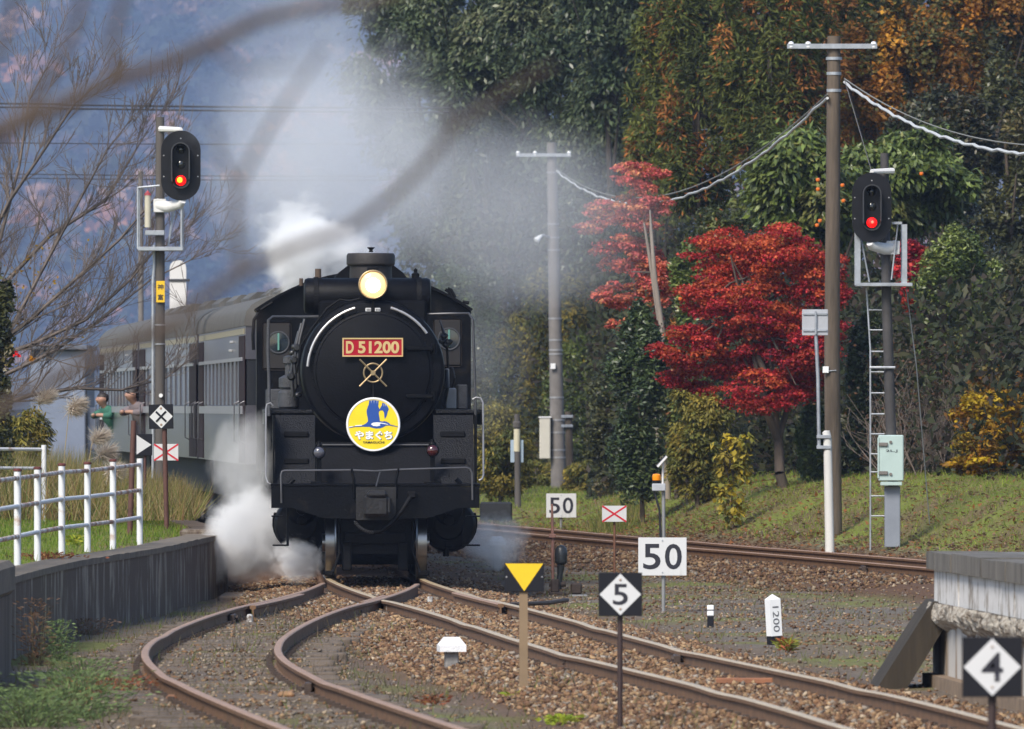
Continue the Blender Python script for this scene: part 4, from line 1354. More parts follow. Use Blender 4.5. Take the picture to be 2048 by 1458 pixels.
def passenger(label, head, shirt, rz):
    p = thing('person', label, 'person', head, rz)     # local: x towards the viewer side out of the window, origin at head centre
    # torso inside the window, leaning out along -x, arms folded on the sill
    V = [(0.52, 0, -0.74), (0.36, 0, -0.52), (0.15, 0, -0.28), (0.04, 0, -0.14), (0.0, 0, -0.045), (-0.005, 0, 0.035),
         (0.15, -0.17, -0.27), (0.0, -0.25, -0.34), (-0.12, -0.11, -0.32), (-0.14, -0.02, -0.32),
         (0.15, 0.17, -0.27), (0.0, 0.25, -0.34), (-0.12, 0.11, -0.32), (-0.14, 0.04, -0.32)]
    E = [(0, 1), (1, 2), (2, 3), (3, 4), (4, 5), (2, 6), (6, 7), (7, 8), (8, 9), (2, 10), (10, 11), (11, 12), (12, 13)]
    Rr = [0.15, 0.15, 0.10, 0.05, 0.135, 0.115, 0.065, 0.05, 0.036, 0.03, 0.065, 0.05, 0.036, 0.03]
    body = skin_body('body', V, E, Rr, skinm, p)
    V2 = [(0.52, 0, -0.74), (0.36, 0, -0.52), (0.15, 0, -0.28), (0.15, -0.17, -0.27), (0.0, -0.25, -0.34), (0.15, 0.17, -0.27), (0.0, 0.25, -0.34), (-0.085, -0.15, -0.325), (-0.085, 0.15, -0.325), (0.055, 0, -0.14)]
    skin_body('shirt', V2, [(0, 1), (1, 2), (2, 3), (3, 4), (2, 5), (5, 6), (4, 7), (6, 8), (2, 9)], [0.165, 0.165, 0.15, 0.088, 0.068, 0.088, 0.068, 0.05, 0.05, 0.085], shirt, p)
    hm = MB()
    pts = [(0.11, 0.0)]
    hm.lathe([(0.085, -0.05), (0.112, 0.0), (0.108, 0.06), (0.075, 0.105), (0.02, 0.12)], (0.028, 0, -0.03), (0.15, 0, 1), 18)
    hm.build('hair', hairm, p, True)
    nm = MB().lathe([(0.016, -0.02), (0.014, 0.0), (0.006, 0.02)], (-0.100, 0, -0.035), (0.2, 0, 1), 8)
    nm.build('nose', skinm, p, True)
    ey = MB()
    for s in (-1, 1):
        ey.lathe([(0.011, 0.0), (0.008, 0.006), (0.002, 0.008)], (-0.093, s * 0.034, -0.012), (-1, 0, 0), 8)
    ey.bbox((-0.098, -0.022, -0.082), (-0.084, 0.022, -0.074), 0.002)
    ey.build('eyes_and_mouth', hairm, p)
    er = MB()
    for s in (-1, 1):
        er.lathe([(0.012, -0.025), (0.018, 0.0), (0.012, 0.028)], (0.01, s * 0.100, -0.03), (0, 0, 1), 8)
    er.build('ears', skinm, p, True)
    return p


passenger('passenger in a green shirt leaning on the sill of the last coach', at(203, 795, 214.0), plain('green_shirt', (0.03, 0.13, 0.09), 0.8), math.radians(38))
passenger('passenger in a dull grey top leaning out beside the coach door', at(262, 786, 199.0), plain('grey_shirt', (0.16, 0.13, 0.14), 0.8), math.radians(38))

# ------------------------------------------------------------------ signals, poles, signs and other lineside things
polem = mat('weathered_pole_concrete', (0.085, 0.075, 0.068), 0.85, 0, 0.3, 4, 0.25, 30, streak=True)
polew = mat('weathered_wood_pole', (0.095, 0.072, 0.052), 0.9, 0, 0.45, 6, 0.6, 26, streak=True)
galv = mat('galvanised_steel', (0.36, 0.38, 0.41), 0.5, 0.5, 0.2, 8)
sblk = mat('signal_black', (0.006, 0.006, 0.008), 0.45, 0, 0.3, 6, spec=0.25)
bwht = mat('chipped_white_paint', (0.66, 0.65, 0.64), 0.6, 0, 0.12, 5, 0.1, 30, col2=(0.40, 0.24, 0.16), thr=0.76)
redon = mat('red_signal_light', (0.5, 0.0, 0.0), 0.3, 0, 0.02, 3, emit=((1.0, 0.006, 0.004), 1.1))
ambon = mat('amber_core', (1, 0.4, 0.02), 0.3, 0, 0.02, 3, emit=((1.0, 0.30, 0.01), 2.2))
dlens = mat('unlit_lens', (0.01, 0.012, 0.012), 0.1, 0, 0.1, 3, spec=0.9)
brown = mat('rust_brown_post', (0.085, 0.035, 0.026), 0.7, 0, 0.25, 7, 0.1)
sgnw = mat('sign_white', (0.58, 0.58, 0.585), 0.55, 0, 0.1, 4, 0.05, 20, col2=(0.44, 0.42, 0.40), thr=0.62, streak=True)
sgnk = mat('sign_black', (0.008, 0.008, 0.012), 0.5, 0, 0.3, 5, col2=(0.07, 0.07, 0.08), thr=0.74, spec=0.25)
sgnr = plain('sign_red', (0.55, 0.012, 0.03), 0.5)
navy = plain('numeral_black', (0.014, 0.013, 0.022), 0.5)
cone_g = mat('grey_concrete', (0.24, 0.23, 0.22), 0.9, 0, 0.25, 9, 0.4)


def stadium(cx, cz, w, h, n=10):
    r = w / 2
    k = h / 2 - r
    p = [(cx + r * math.cos(math.pi * i / n), cz + k + r * math.sin(math.pi * i / n)) for i in range(n + 1)]
    p += [(cx + r * math.cos(math.pi + math.pi * i / n), cz - k + r * math.sin(math.pi + math.pi * i / n)) for i in range(n + 1)]
    return p


class Loc:
    """local metres of a thing that stands at photo column px0, distance Y, base height zb"""
    def __init__(s, px0, Y, zb):
        s.px0, s.Y, s.zb, s.k = px0, Y, zb, F / Y
        s.base = Vector(((px0 - 1024) / s.k, Y, zb))

    def x(s, px):
        return (px - s.px0) / s.k

    def z(s, py):
        return EYE + (HY - py) / s.k - s.zb

    def m(s, npx):
        return npx / s.k


def signal_head(L, par, cx, cy, lamp_y, side, amber):
    hx, hz = L.x(cx), L.z(cy)
    yb = -0.38
    hd = MB().prism(stadium(hx, hz, L.m(79), L.m(140), 14), yb, yb + 0.015).build('signal_head', sblk, par)
    ring_o, ring_i = stadium(hx, hz, L.m(37), L.m(92), 12), stadium(hx, hz, L.m(33), L.m(88), 12)
    n = len(ring_o)
    vs = [(a, yb - 0.22 if i not in range(n // 2 + 2, n - 1) else yb - 0.10, b_) for i, (a, b_) in enumerate(ring_o)]
    vs += [(a, yb - 0.22 if i not in range(n // 2 + 2, n - 1) else yb - 0.10, b_) for i, (a, b_) in enumerate(ring_i)]
    vs += [(a, yb, b_) for a, b_ in ring_i] + [(a, yb, b_) for a, b_ in ring_o]
    fs = []
    for i in range(n):
        j = (i + 1) % n
        fs += [(i, j, n + j, n + i), (n + i, n + j, 2 * n + j, 2 * n + i), (3 * n + i, 3 * n + j, j, i)]
    MB().add(vs, fs).build('hood', mat('hood_grey_black', (0.035, 0.036, 0.04), 0.4), hd)
    MB().lathe([(L.m(10.5), 0.0), (L.m(9), -0.015), (0.004, -0.03)], (hx, yb - 0.005, L.z(lamp_y)), (0, 1, 0), 24).build('lit_lens', redon, hd, True)
    if amber:
        MB().lathe([(L.m(5.5), -0.03), (L.m(4), -0.036), (0.003, -0.038)], (hx - L.m(2), yb - 0.008, L.z(lamp_y - 1)), (0, 1, 0), 16).build('lamp_core', ambon, hd)
    else:
        MB().lathe([(L.m(3), -0.03), (L.m(2.0), -0.036), (0.003, -0.038)], (hx + L.m(1), yb - 0.008, L.z(lamp_y - 1)), (0, 1, 0), 16).build('lamp_core', mat('pale_red_core', (1, 0.2, 0.12), 0.3, 0, 0.02, 3, emit=((1.0, 0.10, 0.06), 1.5)), hd)
    for dy in (32, 62):
        MB().lathe([(L.m(9), 0.0), (L.m(7), -0.012), (0.004, -0.02)], (hx, yb - 0.005, L.z(lamp_y - dy)), (0, 1, 0), 20).build('dark_lens', dlens, hd, True)
    bl = MB()
    for (bx, by) in ((-34, -20), (34, -20), (-34, 22), (34, 22), (0, -54)):
        bl.cyl((L.x(cx + bx), yb - 0.012, L.z(cy + by)), (L.x(cx + bx), yb, L.z(cy + by)), L.m(1.4), 6)
    bl.build('bolts', steel2, hd)
    # brackets
    px = L.px0
    MB().tube([(L.x(px), -0.06, L.z(cy - 74)), (L.x(cx), yb + 0.1, L.z(cy - 72)), (L.x(cx), yb + 0.03, L.z(cy - 71))], [0.045, 0.035, 0.03], 8).build('top_bracket', bwht, par)
    mb = MB().tube([(L.x(px - side * 6), -0.06, L.z(cy + 78)), (L.x(px + side * 18), -0.14, L.z(cy + 82)), (L.x(cx), yb + 0.08, L.z(cy + 76)), (L.x(cx + side * 4), yb + 0.02, L.z(cy + 70))], [0.10, 0.085, 0.07, 0.05], 12)
    mb.bbox((L.x(px) - 0.02 - 0.075, -0.15, L.z(cy + 93)), (L.x(px) + 0.02 + 0.075, 0.14, L.z(cy + 66)), 0.01)
    mb.build('lamp_arm', bwht, par, True)
    return hd


ins_w = plain('white_porcelain', (0.75, 0.75, 0.75), 0.25)
# left signal
L = Loc(320, 176, 0.62)
sg = thing('railway_signal', 'railway signal showing orange-red above its yellow name plate, beside the coaches', 'signal', L.base)
MB().tube([(0, 0, -0.2), (0, 0, L.z(800)), (L.x(320), 0, L.z(234))], [0.084, 0.078, 0.066], 20).build('pole', polem, sg, True)
MB().tube([(-0.105, -0.03, 0), (-0.105, -0.03, L.z(560)), (-0.085, -0.03, L.z(530)), (-0.09, -0.02, L.z(490))], 0.024, 8).build('conduit', galv, sg, True)
signal_head(L, sg, 363, 332, 362, 1, True)
cg = MB().bbox((L.x(277), -0.3, L.z(502)), (L.x(367), 0.35, L.z(494)), 0.006)
cage = cg.build('work_platform', galv, sg)
mb = MB()
for a, b_ in (((277, 498, -0.28), (277, 374, -0.28)), ((364, 498, -0.28), (364, 410, -0.28)), ((277, 376, -0.28), (320, 372, -0.28)), ((277, 376, 0.3), (277, 498, 0.3)), ((364, 410, 0.3), (364, 498, 0.3)),
              ((277, 376, -0.28), (277, 376, 0.3)), ((335, 500, 0), (347, 420, 0.1))):
    mb.tube([(L.x(a[0]), a[2], L.z(a[1])), (L.x(b_[0]), b_[2], L.z(b_[1]))], 0.018, 6)
mb.build('cage_bars', galv, cage)
al = MB().tube([(L.x(296), -0.15, L.z(455)), (L.x(296), -0.15, L.z(391))], L.m(6.3), 14).build('warning_cylinder', plain('ivory_plastic', (0.50, 0.46, 0.36), 0.5), sg, True)
MB().lathe([(L.m(7), 0), (L.m(6.6), 0.02), (L.m(3), 0.05), (0.003, 0.075)], (L.x(296), -0.15, L.z(391)), (0, 0, 1), 14).build('red_cap', plain('faded_red', (0.50, 0.08, 0.09), 0.5), al, True)
MB().bbox((L.x(291), -0.2, L.z(471)), (L.x(330), 0.1, L.z(461)), 0.01).build('clamp_plate', galv, sg)
nmp = MB().bbox((L.x(313), -0.115, L.z(605)), (L.x(330), -0.10, L.z(562)), 0.003).build('name_plate', plain('plate_yellow', (0.72, 0.44, 0.01), 0.5), sg)
text_mesh('神', 'lettering', navy, L.m(12), L.m(11), nmp, T((L.x(321.5), -0.1195, L.z(574))), 0.012)
text_mesh('富', 'lettering', navy, L.m(11), L.m(11.5), nmp, T((L.x(321.5), -0.1195, L.z(594.5))), 0.012)
for py in (650, 688, 812):
    MB().lathe([(0.088, -0.012), (0.088, 0.012)], (0, 0, L.z(py)), (0, 0, 1), 20).build('pole_band', galv, sg)
MB().cyl((L.x(322), -0.11, L.z(791)), (L.x(322), -0.07, L.z(791)), 0.03, 12).build('reflector', ins_w, sg)

# right signal
L = Loc(1786, 168, 0.10)
sg = thing('railway_signal', 'railway signal showing deep red with a side ladder and a pale green box', 'signal', L.base)
MB().tube([(0, 0, 0.8), (L.x(1773), 0, L.z(600)), (L.x(1769), 0, L.z(306))], [0.078, 0.071, 0.060], 20).build('pole', mat('dark_pole', (0.05, 0.046, 0.045), 0.8, 0, 0.3, 5), sg, True)
signal_head(L, sg, 1742, 416, 446, -1, False)
# lower casing and box
MB().bbox((L.x(1769), -0.11, -0.05), (L.x(1800), 0.11, L.z(972)), 0.01).build('pole_casing', mat('grey_paint', (0.22, 0.24, 0.28), 0.55, 0, 0.1, 4), sg)
bxm = mat('pale_green_paint', (0.42, 0.53, 0.50), 0.5, 0, 0.06, 4)
bx = MB().bbox((L.x(1756), -0.28, L.z(962)), (L.x(1806), -0.03, L.z(870)), 0.014).build('equipment_box', bxm, sg)
MB().bbox((L.x(1760), -0.26, L.z(971)), (L.x(1803), -0.05, L.z(963)), 0.008).build('box_base', bxm, bx)
MB().bbox((L.x(1754), -0.292, L.z(956)), (L.x(1757), -0.2, L.z(875)), 0.003).build('door_edge', bxm, bx)
for py in (888, 945):
    hl_ = MB().bbox((L.x(1756), -0.31, L.z(py + 4)), (L.x(1774), -0.282, L.z(py - 3)), 0.004)
    hl_.cyl((L.x(1780), -0.30, L.z(py - 4 if py < 900 else py + 3)), (L.x(1780), -0.28, L.z(py - 4 if py < 900 else py + 3)), L.m(3), 10)
    hl_.build('latch', mat('dull_latch', (0.20, 0.18, 0.16), 0.5, 0.4), bx)
text_mesh('2L.J', 'lettering', navy, L.m(23), L.m(6), bx, T((L.x(1782), -0.284, L.z(902))), 0.01)
# ladder on the left of the pole
lad = MB().tube([(L.x(1741), 0.05, -0.1), (L.x(1741), 0.05, L.z(700)), (L.x(1733), 0.05, L.z(570))], 0.014, 6).build('ladder_rail', galv, sg)
mb0 = MB().tube([(0, 0, 0), (L.m(28), 0, 0)], 0.012, 6).build('ladder_rung', galv, sg)
for i, py in enumerate((620, 660, 703, 744, 786, 828, 868, 908, 944, 992, 1032)):
    o = mb0 if i == 0 else link_copy(mb0, sg)
    o.location = (L.x(1741 if py > 700 else 1737), 0.05, L.z(py))
MB().tube([(L.x(1740), -0.04, L.z(735)), (L.x(1762), -0.1, L.z(735)), (L.x(1790), -0.1, L.z(735))], 0.02, 6).build('ladder_clamp', galv, sg)
cage = MB().bbox((L.x(1712), -0.3, L.z(573)), (L.x(1824), 0.3, L.z(566)), 0.006).build('work_platform', galv, sg)
mb = MB()
for x in (1715, 1808):
    mb.box((L.x(x - 5), -0.27, L.z(570)), (L.x(x + 5), -0.24, L.z(444 if x > 1750 else 470)))
    mb.box((L.x(x - 5), 0.2, L.z(570)), (L.x(x - 2), 0.24, L.z(444)))
mb.box((L.x(1783), -0.27, L.z(449)), (L.x(1813), -0.24, L.z(444)))
for a, b_ in (((1795, 448), (1782, 560)), ((1722, 480), (1738, 565))):
    mb.tube([(L.x(a[0]), -0.2, L.z(a[1])), (L.x(b_[0]), -0.2, L.z(b_[1]))], 0.012, 6)
mb.build('cage_bars', galv, cage)
MB().tube([(L.x(1813), 0.1, L.z(575)), (L.x(1835), 0.5, L.z(730)), (L.x(1870), 1.5, 0)], 0.008, 5).build('stay_wire', galv, sg)
MB().tube([(L.x(1690), 0.4, L.z(155)), (L.x(1744), 0.0, L.z(345))], 0.006, 5).build('feed_wire', dsteel, sg)

# wooden pole
L = Loc(1668, 175, 0.2)
wp = thing('utility_pole', 'grey-brown wooden utility pole with pale crossarm in front of the red maple', 'pole', L.base)
MB().tube([(0, 0, -0.4), (L.x(1664), 0, L.z(700)), (L.x(1668), 0, L.z(72))], [0.128, 0.118, 0.100], 22).build('pole', polew, wp, True)
arm = MB().bbox((L.x(1574), -0.15, L.z(98)), (L.x(1754), -0.085, L.z(88)), 0.004).build('crossarm', galv, wp)
ins_m = plain('white_porcelain', (0.75, 0.75, 0.75), 0.25)
for px in (1582, 1616, 1747):
    MB().lathe([(0.035, -0.045), (0.045, -0.02), (0.022, 0), (0.045, 0.02), (0.035, 0.05), (0.005, 0.06)], (L.x(px), -0.118, L.z(91)), (0, 0, 1), 12).build('insulator', ins_m, arm, True)
for py, w in ((117, 0.122), (147, 0.112), (181, 0.112)):
    MB().lathe([(w, -0.022), (w, 0.022)], (0, 0, L.z(py)), (0, 0, 1), 20).build('pole_band', galv, wp)
MB().bbox((L.x(1645), -0.16, L.z(746)), (L.x(1657), -0.12, L.z(733)), 0.004).build('number_tag', ins_m, wp)
MB().tube([(L.x(1657), -0.135, L.z(742)), (L.x(1672), -0.125, L.z(741))], 0.008, 5).build('tag_strap', galv, wp)
# white post with a panel on a pipe
L = Loc(1660, 171, 0.0)
wh = thing('white_post', 'short white concrete post carrying a pipe with a square grey panel', 'post', L.base)
MB().tube([(0, 0, -0.2), (L.x(1655), 0, L.z(875)), (L.x(1652), 0, L.z(863)), (L.x(1652), 0, L.z(861))], [0.070, 0.062, 0.058, 0.02], 18).build('post', mat('whitewashed_concrete', (0.62, 0.61, 0.58), 0.75, 0, 0.12, 4, 0.2, 20, streak=True), wh, True)
MB().tube([(L.x(1638), -0.02, L.z(893)), (L.x(1636), -0.02, L.z(760)), (L.x(1630), -0.02, L.z(625))], 0.028, 10).build('pipe', galv, wh, True)
mb = MB()
for py in (873, 894):
    mb.bbox((L.x(1633), -0.08, L.z(py + 4)), (L.x(1662), 0.07, L.z(py - 3)), 0.006)
mb.build('pipe_clamp', galv, wh)
pn_ = MB().bbox((L.x(1604), -0.055, L.z(671)), (L.x(1656), -0.03, L.z(619)), 0.006).build('panel', mat('pale_grey_panel', (0.40, 0.41, 0.44), 0.5, 0.1, 0.1, 3), wh)
mb = MB()
for py in (628, 661):
    mb.bbox((L.x(1606), -0.075, L.z(py + 2)), (L.x(1654), -0.056, L.z(py - 2)), 0.003)
mb.bbox((L.x(1629), -0.095, L.z(668)), (L.x(1633), -0.076, L.z(622)), 0.003)
mb.build('panel_stays', galv, pn_)

# distant concrete pole
L = Loc(1118, 275, 0.06)
cp_ = thing('utility_pole', 'far grey concrete utility pole with a small spotlight, half veiled in smoke', 'pole', L.base)
MB().tube([(0, 0, -0.3), (L.x(1110), 0, L.z(650)), (L.x(1103), 0, L.z(285))], [0.185, 0.15, 0.112], 22).build('pole', mat('pale_pole_concrete', (0.16, 0.145, 0.135), 0.85, 0, 0.2, 4), cp_, True)
arm = MB().bbox((L.x(1032), -0.2, L.z(314)), (L.x(1142), -0.12, L.z(307)), 0.004).build('crossarm', galv, cp_)
for px in (1036, 1070, 1138):
    MB().lathe([(0.04, -0.05), (0.055, -0.02), (0.03, 0), (0.055, 0.02), (0.04, 0.06), (0.005, 0.07)], (L.x(px), -0.16, L.z(308)), (0, 0, 1), 12).build('insulator', ins_m, arm, True)
for py in (345, 448, 475, 500, 637, 680, 700, 708, 795, 840, 865, 900, 915):
    rb = 0.118 + (py - 285) * 0.0001 + 0.006
    MB().lathe([(rb, -0.02), (rb, 0.02)], (L.x(1103 + (py - 285) * 0.0205), 0, L.z(py)), (0, 0, 1), 18).build('pole_band', mat('band_grey', (0.3, 0.3, 0.31), 0.5, 0.3), cp_)
mb = MB().tube([(L.x(1098), -0.1, L.z(475)), (L.x(1086), -0.25, L.z(470)), (L.x(1080), -0.3, L.z(475))], 0.03, 8)
sp_ = mb.build('lamp_arm', galv, cp_)
MB().lathe([(0.03, 0.16), (0.05, 0.1), (0.075, 0.0), (0.085, -0.03), (0.02, -0.06)], (L.x(1074), -0.35, L.z(480)), (0.6, 0.3, 0.6), 14).build('spotlight', ins_m, sp_, True)
tr = MB().bbox((L.x(1079), -0.3, L.z(918)), (L.x(1101), 0.05, L.z(834)), 0.02).build('cable_cabinet', mat('ivory_cabinet', (0.52, 0.49, 0.42), 0.55, 0, 0.08, 3), cp_)
MB().bbox((L.x(1077), -0.32, L.z(836)), (L.x(1103), 0.06, L.z(833)), 0.005).build('cabinet_lid', bwht, tr)
MB().bbox((L.x(1101), -0.25, L.z(738)), (L.x(1111), -0.19, L.z(727)), 0.004).build('number_tag', ins_m, cp_)
L = Loc(1141, 272, 0.15)
o = thing('pole_stub', 'short dark pole stub with blue-grey clamps beside the far concrete pole', 'pole', L.base)
MB().tube([(0, 0, -0.3), (L.x(1137), 0, L.z(823))], [0.10, 0.085], 14).build('post', polew, o, True)
for py in (833, 852):
    MB().bbox((-0.16 + L.x(1136), -0.14, L.z(py + 3)), (0.12 + L.x(1136), 0.1, L.z(py - 3)), 0.01).build('clamp', galv, o)
L = Loc(1036, 235, 0.2)
o = thing('cable_post', 'thin dark post with a cream sleeve and small blue side boards', 'post', L.base)
MB().tube([(0, 0, -0.3), (L.x(1034), 0, L.z(828))], [0.066, 0.056], 14).build('post', polem, o, True)
MB().lathe([(0.066, L.z(903)), (0.066, L.z(858))], (L.x(1034), 0, 0), (0, 0, 1), 16).build('cream_sleeve', plain('cream_plastic', (0.55, 0.50, 0.36), 0.5), o)
MB().lathe([(0.085, L.z(855)), (0.085, L.z(845)), (0.06, L.z(842))], (L.x(1034), 0, 0), (0, 0, 1), 16).build('collar', polem, o)
for px in (1025, 1043):
    MB().bbox((L.x(px - 4), 0.02, L.z(925)), (L.x(px + 4), 0.05, L.z(880)), 0.005).build('side_board', plain('pale_blue', (0.30, 0.38, 0.46), 0.6), o)
o = tag(MB().bbox((-0.9, 222, 0.0), (-0.28, 222.4, 0.42), 0.03).build('dark_bin', mat('dark_plastic', (0.015, 0.016, 0.02), 0.5), None),
        'dark box on the ground between the locomotive and the far pole', 'box')
o.location = at(992, 1015, 222) - Vector((-0.59, 222, 0.0))
o.location.y = 0
o.location.z = float(gz_fast(np.array([o.location.x - 0.6]), np.array([222.0]))[0]) - 0.02


# cables between the poles
def sag(a, b_, s, n=26):
    a, b_ = Vector(a), Vector(b_)
    return [a.lerp(b_, i / n) + Vector((0, 0, -4 * s * (i / n) * (1 - i / n))) for i in range(n + 1)]


cabm = mat('white_lashed_cable', (0.55, 0.55, 0.54), 0.5, 0, 0.25, 30)
strand = mat('strand_wire', (0.20, 0.19, 0.16), 0.6, 0, 0.2, 20)
a, b_ = at(1113, 342, 274.8), at(1655, 195, 174.8)


def wavy(pts, amp):
    return [p + Vector((0, 0, amp * math.sin(i * 2.3) + amp * 0.6 * math.sin(i * 5.1 + 1))) for i, p in enumerate(pts)]


mid_t = 0.0
c1 = thing('overhead_cable', 'sagging white lashed cable strung between the two utility poles', 'cable')
MB().tube(wavy(sag(a, b_, 1.15, 60), 0.014), 0.022, 6).build('cable', cabm, c1, True)
MB().tube(sag(a + Vector((0, 0, 0.05)), b_ + Vector((0, 0, 0.05)), 1.08, 30), 0.012, 5).build('strand', strand, c1)
c2 = thing('overhead_cable', 'white lashed cable dropping from the wooden pole to the upper right', 'cable')
a, b_ = at(1689, 165, 174.8), at(2420, 255, 120)
MB().tube(wavy(sag(a, b_, 0.62, 70), 0.011), 0.022, 6).build('cable', cabm, c2, True)
MB().tube(sag(a + Vector((0, 0, 0.06)), b_ + Vector((0, 0, 0.06)), 0.57, 30), 0.010, 5).build('strand', strand, c2)
for i, (y1, y2, lb) in enumerate(((200, 216, 'upper of the two close dark wires crossing the hazy mountain'), (207, 224, 'lower of the two close dark wires crossing the hazy mountain'), (281, 287, 'single thin dark wire across the mountain behind the left signal head'),
                                  (342, 352, 'upper thin wire behind the left signal lamp'), (350, 360, 'lower thin wire behind the left signal lamp'))):
    tag(MB().tube(sag(at(-300, y1, 290), at(900, y2, 290), 0.05, 14), 0.024 if i < 2 else 0.014, 5).build('overhead_wire', dsteel), lb, 'wire', 'wires across the mountain')

# thin pole and white panel behind the train
L = Loc(283, 250, 0.4)
o = thing('thin_pole', 'thin grey pole rising behind the coaches left of the signal', 'pole', L.base)
MB().tube([(0, 0, -0.2), (L.x(281), 0, L.z(342))], [0.07, 0.055], 12).build('post', mat('pale_pole_concrete', (0.16, 0.145, 0.135)), o, True)
L = Loc(356, 245, 0.4)
o = thing('rusty_panel', 'white rust-streaked round-topped panel behind the coach roof', 'panel', L.base)
MB().prism(stadium(0, (L.z(520) + L.z(640)) / 2, L.m(33), L.z(520) - L.z(640), 12), -0.06, 0.06).build('panel', mat('rust_streaked_white', (0.62, 0.60, 0.58), 0.7, 0, 0.2, 2.2, 0.2, 12, col2=(0.42, 0.20, 0.10), thr=0.62, streak=True), o)
MB().tube([(0, 0.1, -0.2), (0, 0.1, L.z(560))], 0.05, 10).build('post', polem, o)
MB().box((-0.2, -0.085, L.z(563)), (0.25, -0.065, L.z(558))).build('crossbar', dsteel, o)
L = Loc(150, 240, 0.6)
o = thing('shed', 'blue-grey flat-walled shed behind the pampas grass', 'shed', L.base)
MB().bbox((L.x(60), 0, -0.6), (L.x(172), 5, L.z(700)), 0.03).build('wall', mat('blue_grey_siding', (0.17, 0.20, 0.27), 0.6, 0, 0.1, 2), o)
MB().bbox((L.x(55), -0.2, L.z(700)), (L.x(176), 5.2, L.z(690)), 0.02).build('roof', mat('slate_sheet', (0.10, 0.11, 0.14), 0.6), o)
MB().bbox((L.x(172), -0.03, -0.6), (L.x(174), 0.05, L.z(780)), 0.005).build('corner_post', sblk, o)
MB().bbox((L.x(176), 0.5, L.z(900)), (L.x(190), 1.0, L.z(815)), 0.02).build('white_locker', sgnw, o)


# ------------------------------------------------------------------ signs
def post_sign(name, label, cat, px0, Y, zb, top_py, r, m, square=False):
    L = Loc(px0, Y, zb)
    o = thing(name, label, cat, L.base)
    if square:
        MB().box((-r, -r, -0.3), (r, r, L.z(top_py))).build('post', m, o)
    else:
        MB().cyl((0, 0, -0.3), (0, 0, L.z(top_py)), r, 14).build('post', m, o, True)
    return L, o


def diamond(L, o, cx, cy, half, ch, w, hgt, worn=True):
    x, z = L.x(cx), L.z(cy)
    h = L.m(half)
    bd_ = MB().bbox((x - h, -0.062, z - h), (x + h, -0.05, z + h), 0.002).build('board', sgnk, o)
    d = h * 0.955
    flat_poly('white_diamond', [(x, z - d), (x + d, z), (x, z + d), (x - d, z)], sgnw, bd_, -0.0645)
    if ch == 'X':
        for s in (-1, 1):
            M = T((x, -0.068, z)) @ Matrix.Rotation(s * math.pi / 4, 4, 'Y')
            MB().box((-d * 0.62, -0.001, -d * 0.085), (d * 0.62, 0.001, d * 0.085), M @ T((0, -0.001 * (s + 1), 0))).build('cross_bar', sgnk, bd_)
    else:
        text_mesh(ch, 'numeral', navy, L.m(w), L.m(hgt), bd_, T((x, -0.067, z)), 0.012)
    for s in (-1, 1):
        MB().lathe([(L.m(2.6), 0), (L.m(2), -0.004), (0.001, -0.006)], (x, -0.066, z + s * d * 0.70), (0, 1, 0), 10).build('screw', mat('rusty_screw', (0.35, 0.25, 0.18), 0.5, 0.4), bd_)
    return bd_


L, o = post_sign('stop_sign', 'diamond numeral 5 sign on a dark brown post', 'sign', 1240, 82.3, -0.25, 1150, 0.019, mat('dark_brown_post', (0.035, 0.018, 0.016), 0.6))
diamond(L, o, 1240.5, 1188.5, 43.5, '5', 30, 42)
L, o = post_sign('stop_sign', 'diamond numeral 4 sign in front of the station platform', 'sign', 1984, 58.5, -0.25, 1280, 0.022, mat('dark_brown_post', (0.035, 0.018, 0.016), 0.6))
diamond(L, o, 1983.5, 1333.5, 60, '4', 43, 58)
L, o = post_sign('stop_sign', 'diamond black X sign on a brown post over the left lawn', 'sign', 333, 150, 0.62, 812, 0.032, brown)
o.rotation_euler = (0, 0.022 * -1, 0)
diamond(L, o, 327, 833, 24.5, 'X', 0, 0)
L, o = post_sign('yellow_sign', 'yellow downward triangle sign on a tan post between the tracks', 'sign', 1047, 92.5, -0.25, 1130, 0.034, mat('tan_post', (0.22, 0.15, 0.085), 0.65, 0, 0.15, 4), True)
bd_ = MB().bbox((L.x(1008.5), -0.055, L.z(1183)), (L.x(1088), -0.04, L.z(1126)), 0.002).build('board', sgnk, o)
flat_poly('triangle', [(L.x(1010.5), L.z(1126.8)), (L.x(1048.5), L.z(1182)), (L.x(1086.5), L.z(1126.8))], plain('sign_yellow', (0.78, 0.50, 0.008), 0.45), bd_, -0.0575)
for px in (1013, 1084):
    MB().cyl((L.x(px), -0.062, L.z(1153.5)), (L.x(px), -0.05, L.z(1153.5)), L.m(1.6), 8).build('screw', steel2, bd_)


def speed(L, o, x0, x1, y0, y1, tilt=0.0):
    cx, cz = (L.x(x0) + L.x(x1)) / 2, (L.z(y0) + L.z(y1)) / 2
    w, h = L.x(x1) - L.x(x0), L.z(y0) - L.z(y1)
    bd_ = MB().bbox((cx - w / 2, -0.058, cz - h / 2), (cx + w / 2, -0.046, cz + h / 2), 0.002).build('board', sgnw, o)
    text_mesh('5', 'numeral', navy, w * 0.36, h * 0.67, bd_, T((cx - w * 0.22, -0.061, cz)), 0.012)
    text_mesh('0', 'numeral', navy, w * 0.35, h * 0.67, bd_, T((cx + w * 0.225, -0.061, cz)), 0.012)
    for s in (-1, 1):
        MB().cyl((cx, -0.064, cz + s * h * 0.42), (cx, -0.057, cz + s * h * 0.42), w * 0.018, 8).build('screw', galv, bd_)
    return bd_


